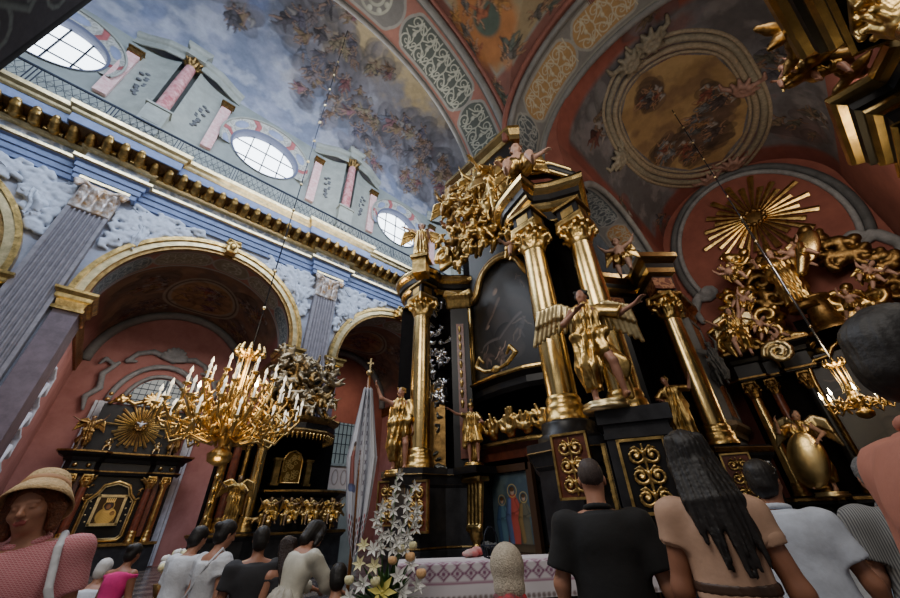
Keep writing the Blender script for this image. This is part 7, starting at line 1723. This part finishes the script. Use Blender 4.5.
def hair_part(J, root, m, style, h=.009, nm='hair'):
    s = J['hs']; R = J['Hd']; c = J['hc']; P = lambda x, y, z: c+R@np.array([x, y, z])*s
    S = SDF(h, .02*s); f = R[:, 1]; face_clip = ((P(0, .045, .02), f+R[:, 2]*(-.55)),)
    if style == 'shaved': S.ell(P(0, -.02, .035), (.0775*s, .0975*s, .096*s), R, clip=((P(0, .04, .04), f-R[:, 2]*.8), (P(0, 0, -.04), -R[:, 2])))
    if style in ('short', 'long', 'bun', 'bob'):
        S.ell(P(0, -.02, .04), (.088*s, .108*s, .1*s), R, clip=face_clip); S.ell(P(0, -.05, -.02), (.08*s, .075*s, .09*s), R, clip=((P(0, .01, 0), f),))
    if style == 'bob':
        for x in (-1, 1): S.chain([P(.07*x, -.01, .06), P(.09*x, -.01, -.03), P(.085*x, 0, -.11)], [.035*s, .035*s, .025*s])
        S.chain([P(0, -.09, .02), P(0, -.09, -.12)], [.07*s, .06*s])
    if style == 'long':
        rq = random.Random(4)
        for i in range(19):
            x = -.085+.17*i/18; y = -.085+.05*abs(x)/.085; L = .16+.14*math.cos(x*12)+rq.uniform(-.09, .06)
            S.chain([P(x*.8, -.06, .08), P(x*1.05, y-.02, -.04), P(x*1.3, y-.07, -.2), P(x*1.2+rq.uniform(-.02, .02), y-.095, -.15-L)], [.03*s, .03*s, .024*s, .007*s], 0, .008*s)
    if style == 'bun': S.ell(P(0, -.12, .05), .045*s, None)
    if style == 'bald': return None
    def strands(D, X, Y, Z, M):
        lx = (X-c[0])*R[0, 0]+(Y-c[1])*R[1, 0]+(Z-c[2])*R[2, 0]; ly = (X-c[0])*R[0, 1]+(Y-c[1])*R[1, 1]+(Z-c[2])*R[2, 1]; lz_ = (X-c[0])*R[0, 2]+(Y-c[1])*R[1, 2]+(Z-c[2])*R[2, 2]
        a = np.arctan2(lx, -ly+.03)
        return D+s*(1. if style == 'long' else .5)*(.0028*np.sin(38*a+9*lz_)+.0022*np.sin(71*a-14*lz_)+.002*np.sin(60*lz_+5*a)*(style != 'long'))*(np.abs(D) < .05)
    S.post.append(strands); return S.build(nm, m, root)
def person(az, r, top, label, face, pose=None, base=0., skin=SKIN, hair=(HAIRB, 'short'), h=.011, kneel=False, wide=1., lean=0., H=None, name='person', eyes=True):
    pose = dict(pose or {}); b = FLOOR+base
    if kneel: pose.update(lt=(-.1, .15, -1), ls=(0, -1, -.12), rt=(.1, .15, -1), rs=(0, -1, -.12))
    H = H or ((top-b) if not kneel else (top-b)/.77)
    J = skel(H, False, wide=wide, **pose)
    # measured head height -> rescale so the crown reaches the surveyed height
    hz = J['hc'][2]+J['Hd'][2, 2]*.125*J['hs']; k = (top-b)/hz; J = skel(H*k, False, wide=wide, **pose)
    x, y, _ = pol(az, r); hx, hy = J['hc'][0], J['hc'][1]; rz = math.radians(face)-PI/2; ca, sa = math.cos(rz), math.sin(rz)
    root = empty(name, (x-(hx*ca-hy*sa), y-(hx*sa+hy*ca), b), rz, label, 'person')
    S = bodysdf(J, h, 0); S.build('body', [skin, EYEW if eyes else skin, EYED if eyes else HAIRR, LIPS], root)
    if hair: hair_part(J, root, hair[0], hair[1])
    return root, J
def strap(J, root, m, side=-1, w=.018, nm='bag_strap', to=None):
    s = J['s']; T = J['T']; sh = J['sl'] if side < 0 else J['sr']; o = J['pel']+T[:, 0]*(-side)*.22*s; S = SDF(.008, .005)
    f = T[:, 1]; u = T[:, 2]; r_ = T[:, 0]
    sh2 = J['nb']+r_*side*.1*s+u*.005
    fr = [sh2+u*.035*s, sh2+f*.13*s-u*.1*s, J['pel']+f*.15*s+r_*(-side)*.1*s+u*.12*s, o]
    bk = [sh2+u*.035*s, sh2-f*.13*s-u*.1*s, J['pel']-f*.15*s+r_*(-side)*.1*s+u*.12*s, o]
    S.chain(fr, w*s); S.chain(bk, w*s); return S.build(nm, m, root)
ARM_DOWN = dict(lu=(-.2, .05, -1), lf=(-.06, .3, -1), ru=(.2, .05, -1), rf=(.06, .3, -1))
# woman in hat
root, J = person(93.6, 3.3, 1.74, 'woman in a straw hat and pink plaid blouse with a white shoulder strap', 268, dict(lu=(-.2, .0, -1), lf=(.7, .75, .12), ru=(.45, 0, -1), rf=(-.7, .75, .05), head=(.25, .05, 1), headf=(.3, 1, -.1), torso=(.26, 0, 1), face=(.12, 1, 0)), hair=(HAIRR, 'bob'), h=.008, skin=SKIN, eyes=False)
PB_ = plaid('pink_plaid', (.5, .12, .15), (.6, .3, .32), 34); g = top_garment(J, root, PB_, 'blouse', .6, .02, -.1, .04, 3, .01, collar=True)
trousers(J, root, cloth_mat('grey_linen', (.2, .2, .2)))
s = J['hs']; P = lambda x, y, z: J['hc']+J['Hd']@np.array([x, y, z])*s
mb = MB(); 
V = []; prof = [(0, .165), (.06, .16), (.092, .135), (.106, .09), (.112, .055), (.13, .03), (.15, -.01), (.165, -.05), (.16, -.052), (.145, -.015), (.112, .045)]
mb.lathe(prof, 40, squash=1.12); hat_xf = Matrix.Translation(Vector(P(0, -.04, .03))) @ Matrix([[*J['Hd'][0]], [*J['Hd'][1]], [*J['Hd'][2]]]).to_4x4() @ Matrix.Rotation(math.radians(36), 4, 'X')
hat = mb.build('straw_hat', mat('straw', (.72, .5, .25), .8, noise=.35, nscale=30, bump=.5, bscale=60), root, xf=hat_xf)
mb = MB(); mb.lathe([(.113, .055), (.111, .08), (.105, .082)], 40, squash=1.12); mb.build('hat_band', mat('tan_band', (.4, .2, .08), .7), hat, xf=hat_xf)
S = SDF(.008, .003); u_ = J['T'][:, 2]; f_ = J['T'][:, 1]; q = J['sl']+J['T'][:, 0]*.05*J['s']
S.chain([q-f_*.09+u_*.03, q+u_*.085*J['s'], q+f_*.1*J['s']+u_*.03, q+f_*.155*J['s']-u_*.15, J['pel']-J['T'][:, 0]*.2+f_*.15*J['s']+u_*.05], .018); S.build('bag_strap', FABW, root)
S = SDF(.012, .03); S.box(J['pel']-J['T'][:, 0]*.2*J['s']+f_*.1, (.05, .14, .13), rd=.03); S.build('shoulder_bag', FABW, root)
# magenta-top woman, elderly woman, pushchair handle
root, J = person(84.2, 6.8, 1.30, 'dark-haired woman in a bright magenta top before the chapel altar', 40, dict(ARM_DOWN, torso=(0, .2, 1), head=(0, .3, 1)), hair=(HAIRB, 'bun'), h=.014, skin=SKINT)
top_garment(J, root, cloth_mat('magenta_cloth', (.75, .03, .22)), 'top', 0, .02, -.1, .0, 2, .014); trousers(J, root, cloth_mat('dark_denim', (.03, .04, .08)))
root, J = person(86.2, 7.6, 1.12, 'white-haired woman in a white sleeveless top at the chapel', 60, dict(ARM_DOWN, torso=(0, .2, 1), head=(0, .25, 1)), hair=(mat('white_hair', (.55, .53, .5), .6), 'short'), h=.016, kneel=True)
top_garment(J, root, FABW, 'top', 0, .02, -.1, .0, 2, .014); trousers(J, root, MATS['grey_linen'])
root, J = person(88.0, 8.2, 1.05, 'seated visitor in dark clothes beside the hat brim, by the chapel', 80, dict(ARM_DOWN), hair=(HAIRB, 'short'), h=.018, kneel=True)
top_garment(J, root, cloth_mat('charcoal_cloth', (.03, .03, .035)), 'shirt', .8, .02, -.1, .02, 2, .016); trousers(J, root, MATS['charcoal_cloth'])
# pair in white
root, J = person(78.6, 5.9, 1.47, 'man in a loose white shirt, half hidden behind the woman in white', 30, dict(ARM_DOWN, head=(0, .3, 1), torso=(0, .12, 1)), h=.013)
top_garment(J, root, FABW, 'shirt', .7, .035, -.2, .03, 2, .013); trousers(J, root, cloth_mat('beige_chino', (.3, .24, .17)))
root, J = person(75.9, 5.2, 1.52, 'woman in a white short-sleeved top with a white shoulder bag, dark hair up', 20, dict(lu=(-.3, .05, -1), lf=(-.1, .4, -1), ru=(.3, -.1, -1), rf=(.1, .2, -1), head=(0, .28, 1), headf=(.1, 1, -.3)), hair=(HAIRB, 'bun'), h=.012)
top_garment(J, root, FABW, 'blouse', .45, .03, -.2, -.01, 5, .012); trousers(J, root, MATS['beige_chino']); strap(J, root, FABW, 1, .012)
S = SDF(.012, .03); S.box(J['pel']-J['T'][:, 0]*.22-J['T'][:, 1]*.12, (.14, .06, .12), rd=.04); S.build('shoulder_bag', FABW, root)
# dark T-shirt man
root, J = person(72.0, 4.9, 1.46, 'man in a dark grey T-shirt seen from behind, facing the canopy altar', 74, dict(ARM_DOWN, head=(0, .15, 1)), h=.012, wide=1.12, skin=SKINT)
top_garment(J, root, MATS['charcoal_cloth'], 't_shirt', .6, .03, -.15, .02, 6, .012); trousers(J, root, MATS['dark_denim'])
S = SDF(.01, .01); S.cap(J['sr']+(J['er']-J['sr'])*.57, J['sr']+(J['er']-J['sr'])*.62, .085*J['s'], .085*J['s'], flat=True); S.build('sleeve_trim', FABW, root)
# dark wavy-haired woman with bare arm
root, J = person(68.9, 4.9, 1.36, 'woman with long dark hair and a black tank top beside the dark T-shirt man', 100, dict(ARM_DOWN, head=(0, .2, 1)), hair=(mat('dark_brown_hair', (.03, .012, .006), .45, noise=.5, nscale=60, bump=.7, bscale=90), 'long'), h=.012)
top_garment(J, root, MATS['charcoal_cloth'], 'tank_top', 0, .018, -.15, -.02, 6, .012); trousers(J, root, MATS['dark_denim']); strap(J, root, MATS['charcoal_cloth'], 1, .012)
# cream blouse woman bending to the left of the banner
root, J = person(65.6, 4.9, 1.46, 'woman in a cream long-sleeved blouse bending forward beside the banner pole', 20, dict(torso=(0, .3, 1), head=(0, .75, .8), headf=(0, .8, -.8), lu=(-.2, .6, -.8), lf=(.1, .9, -.3), ru=(.2, .6, -.8), rf=(-.1, .9, -.35)), hair=(HAIRB, 'bob'), h=.012)
top_garment(J, root, cloth_mat('cream_silk', (.62, .6, .5), rough=.5), 'blouse', 1.8, .02, -.2, .0, 8, .012); skirt(J, root, cloth_mat('cream_skirt', (.5, .47, .4)), .55, .17, .24)
mb = MB(); q = J['hc']+np.array([0, 0, .1]); mb.box((q[0], q[1]-.05, q[2]), (.03, .01, .01)); mb.build('hair_clip', FABW, root)
# kneeling visitor in dark right of her
root, J = person(62.2, 4.6, 1.12, 'kneeling visitor in black behind the banner pole', 60, dict(ARM_DOWN, head=(0, .3, 1)), h=.016, kneel=True)
top_garment(J, root, MATS['charcoal_cloth'], 'shirt', .8, .02, -.1, .02, 2, .016); trousers(J, root, MATS['charcoal_cloth'])
# headscarf woman kneeling
root, J = person(40.6, 2.85, 1.335, 'kneeling woman in a knitted beige headscarf and white blouse before the altar table', 40, dict(ARM_DOWN, torso=(0, .05, 1), head=(0, .12, 1)), h=.01, kneel=True, hair=None)
top_garment(J, root, FABW, 'blouse', .9, .03, -.12, .04, 12, .01); skirt(J, root, MATS['grey_linen'], .35, .19, .25)
S = SDF(.008, .03); c = J['hc']; Hd = J['Hd']; s = J['hs']
S.ell(c+Hd@np.array([0, -.02, .03])*s, (.098*s, .118*s, .115*s), Hd, clip=((c+Hd@np.array([0, .06, 0])*s, Hd[:, 1]),)); S.ell(c+Hd@np.array([0, -.04, -.07])*s, (.088*s, .09*s, .08*s), Hd)
S.post.append(wrinkle(.003, 2)); sc_ = S.build('headscarf', mat('knitted_beige', (.62, .54, .42), .9, noise=.4, nscale=70, bump=.6, bscale=120), root)
S = SDF(.008, .02); S.chain([c+Hd@np.array([-.06, -.06, -.12])*s, c+Hd@np.array([0, -.12, -.15])*s, c+Hd@np.array([.06, -.06, -.12])*s], .035*s); S.chain([c+Hd@np.array([0, -.12, -.14])*s, c+Hd@np.array([0, -.15, -.28])*s], [.05*s, .015*s]); S.build('scarf_tail', mat('red_patterned_cloth', (.5, .02, .03), .8, col2=(.07, .05, .06), nscale=26), sc_)
# big man in black
root, J = person(28.0, 2.9, 1.83, 'tall man with shaved head and black short-sleeved shirt, seen from behind', 26, dict(lu=(-.3, .0, -1), lf=(0, .25, -1), ru=(.3, -.05, -1), rf=(.12, .2, -1), head=(0, .1, 1)), base=.15, h=.009, wide=1.1, hair=(mat('stubble_hair', (.07, .05, .045), .7, noise=.5, nscale=80), 'shaved'), skin=SKIN)
BK = cloth_mat('black_cotton', (.008, .008, .009)); top_garment(J, root, BK, 'shirt', .75, .035, -.2, .045, 4, .01, collar=True, loose=.02); trousers(J, root, BK)
# woman in beige dress
root, J = person(16.0, 2.62, 1.90, 'woman with long black hair in a sheer beige belted dress, seen from behind', 22, dict(lu=(-.18, .05, -1), lf=(-.05, .5, -1), ru=(.22, -.05, -1), rf=(.1, .35, -1), head=(-.06, .05, 1), headf=(-.25, 1, 0)), base=.15, h=.009, wide=.88, hair=(HAIRB, 'long'), skin=SKINT)
BD = cloth_mat('beige_chiffon', (.5, .31, .21), rough=.7, noise=.15); top_garment(J, root, BD, 'bodice', .42, .02, .12, .03, 7, .009, loose=.015); skirt(J, root, BD, .6, .15, .3, .012, n=19)
for q in 'lr':
    S = SDF(.008, .01); a, b = J['s'+q], J['e'+q]; S.cap(a+(b-a)*.36, a+(b-a)*.46, .07*J['s'], .064*J['s'], flat=True); S.build('sleeve_cuff', BD, root)
S = SDF(.007, .004); p = J['pel']+J['T'][:, 2]*.16*J['s']; pts = [p+np.array([math.cos(t)*.15, math.sin(t)*.128, 0])*J['s'] for t in np.linspace(0, 2*PI, 28)]
S.chain(pts, .014*J['s']); S.chain([q+np.array([0, 0, -.018]) for q in pts], .014*J['s']); S.build('belt', mat('brown_leather', (.06, .03, .018), .5), root)
# man in white shirt with sunglasses on his head
root, J = person(9.2, 3.6, 1.80, 'dark-haired man in a white short-sleeved shirt with sunglasses on his head', 12, dict(lu=(-.3, .0, -1), lf=(0, .25, -1), ru=(.3, -.05, -1), rf=(.1, .2, -1), head=(0, .08, 1), headf=(.45, 1, 0)), base=.15, h=.01, wide=1.08, skin=SKINT)
top_garment(J, root, cloth_mat('white_linen', (.52, .56, .64)), 'shirt', .65, .035, -.22, .045, 14, .01, collar=True, loose=.02); trousers(J, root, MATS['dark_denim'])
S = SDF(.006, .004); P = lambda x, y, z: J['hc']+J['Hd']@np.array([x, y, z])*J['hs']
for x in (-1, 1): S.ell(P(.035*x, .06, .115), (.03, .012, .022), J['Hd']); S.chain([P(.06*x, .05, .11), P(.09*x, 0, .06), P(.085*x, -.04, .03)], .005)
S.build('sunglasses', mat('dark_lens', (.02, .02, .02), .1), root)
# pink shirt man close at right edge
root, J = person(-7.6, 1.62, 2.0, 'man in a salmon shirt very close at the right edge, seen from behind', -62, dict(lu=(-.2, .0, -1), lf=(.05, .5, -.9), ru=(.2, .1, -1), rf=(0, .6, -1), head=(0, .12, 1), headf=(.2, 1, -.1)), base=.15, h=.009, wide=1.0, skin=SKINT)
top_garment(J, root, cloth_mat('salmon_cotton', (.42, .165, .115), rough=.8, noise=.1), 'shirt', .85, .04, -.2, .05, 21, .009, collar=True, loose=.02); trousers(J, root, MATS['charcoal_cloth'])
# grey-haired striped shirt man
root, J = person(.6, 4.1, 1.80, 'grey-haired man in a grey striped shirt below the small chandelier', 20, dict(ARM_DOWN, head=(0, .1, 1)), base=.15, h=.012, wide=1.1, hair=(HAIRG, 'short'))
top_garment(J, root, stripes('grey_stripes', (.09, .09, .095), (.25, .25, .24), 26), 'shirt', .7, .04, -.2, .045, 31, .012, collar=True, loose=.02); trousers(J, root, MATS['charcoal_cloth'])
# distant man raising a hand, and his neighbour with a pale bag
root, J = person(5.6, 6.6, 1.33, 'distant man in a white shirt raising one hand, between the two men at right', 340, dict(lu=(-.5, .6, .5), lf=(.2, .3, 1), ru=(.2, .1, -1), rf=(.1, .3, -1)), base=0, h=.014)
top_garment(J, root, FABW, 'shirt', .7, .03, -.15, .04, 2, .014); trousers(J, root, MATS['charcoal_cloth'])
root, J = person(2.6, 6.0, 1.18, 'child in pale clothes low in the gap beside the striped shirt', 30, dict(ARM_DOWN), base=0, h=.014, hair=(MATS['dark_brown_hair'], 'short'))
top_garment(J, root, cloth_mat('icy_cloth', (.4, .55, .7)), 'shirt', .7, .03, -.2, .04, 2, .014); trousers(J, root, FABW)
# ================================================================== LIGHT
w = bpy.data.worlds.new('world'); SC.world = w; w.use_nodes = True
w.node_tree.nodes['Background'].inputs[0].default_value = (.75, .72, .72, 1); w.node_tree.nodes['Background'].inputs[1].default_value = .2
SC.view_settings.view_transform = 'AgX'; SC.view_settings.look = 'AgX - Base Contrast'; SC.view_settings.exposure = .38
def area(name, loc, target, size, power, col, size_y=None, spread=PI):
    l = bpy.data.lights.new(name, 'AREA'); l.energy = power; l.color = col; l.shape = 'RECTANGLE'; l.size = size; l.size_y = size_y or size; l.spread = spread
    o = bpy.data.objects.new(name, l); COL.objects.link(o); o.location = loc
    o.rotation_euler = (Vector(target)-Vector(loc)).to_track_quat('-Z', 'Y').to_euler(); return o
def point(name, loc, power, col, size=.1):
    l = bpy.data.lights.new(name, 'POINT'); l.energy = power; l.color = col; l.shadow_soft_size = size
    o = bpy.data.objects.new(name, l); COL.objects.link(o); o.location = loc; return o
# daylight from the nave's south clerestory (cool)
area('south_clerestory_light_west', (-5, YS+.5, 21.5), (-2, YL, 12), 9, 1500, (.66, .78, 1), 3)
area('south_clerestory_light_mid', (3, YS+.5, 21.5), (3, YL, 13), 9, 1500, (.66, .78, 1), 3)
area('south_clerestory_light_east', (12, YS+.5, 21.5), (10, YL, 13), 9, 1300, (.7, .8, 1), 3)
for i, c in enumerate(WX[:3]): area('north_window_light', (c*K, YL-.6, lz(WZ)), (c*K, YC-2, lz(WZ)-2), 3, 350, (.85, .92, 1))
area('nave_vault_bounce', (4, 11, 15), (5, 11, 29), 9, 500, (1, .93, .85))
area('chapel_light', (CH1[0], YL+3.5, 9), (CH1[0], YL+6, 2), 3, 160, (1, .88, .78))
area('chapel_two_light', (CH2[0], YL+4, 9), (CH2[0], YL+6, 7), 3, 60, (1, .8, .65))
# warm fill and bounce lamps added to brighten the altar and crossing
area('west_fill', (-3.2, 1.0, 9.5), (6, 3.6, 5.5), 4, 330, (1, .93, .84), 4)
area('south_fill', (3.5, -4.1, 10.5), (5, 5, 7), 4, 170, (1, .92, .82), 3)
area('crossing_bounce', (2, 0, 8), (3.0, .5, 17), 5, 90, (1, .9, .8))
area('arm_fill', (11.5, -3.6, 11), (20, -.5, 8), 3, 210, (1, .84, .68), 3)  # added fill lamp that brightens the end wall of the arm
area('arm_bounce', (13.5, -.6, 9), (13.5, -.6, 17), 5, 80, (1, .85, .72))
point('big_chandelier_glow', (ax_-.4, ay_-.6, 5.6), 170, (1, .72, .36), .5)
point('big_chandelier_low_glow', (ax_-.2, ay_-.5, 2.75), 25, (1, .72, .36), .2)
point('small_chandelier_glow', (CH2P[0]-.3, CH2P[1], CH2P[2]+.3), 60, (1, .74, .4), .3)
area('nave_floor_light', (0, 9, 12), (2, 9, 0), 6, 260, (.8, .87, 1))
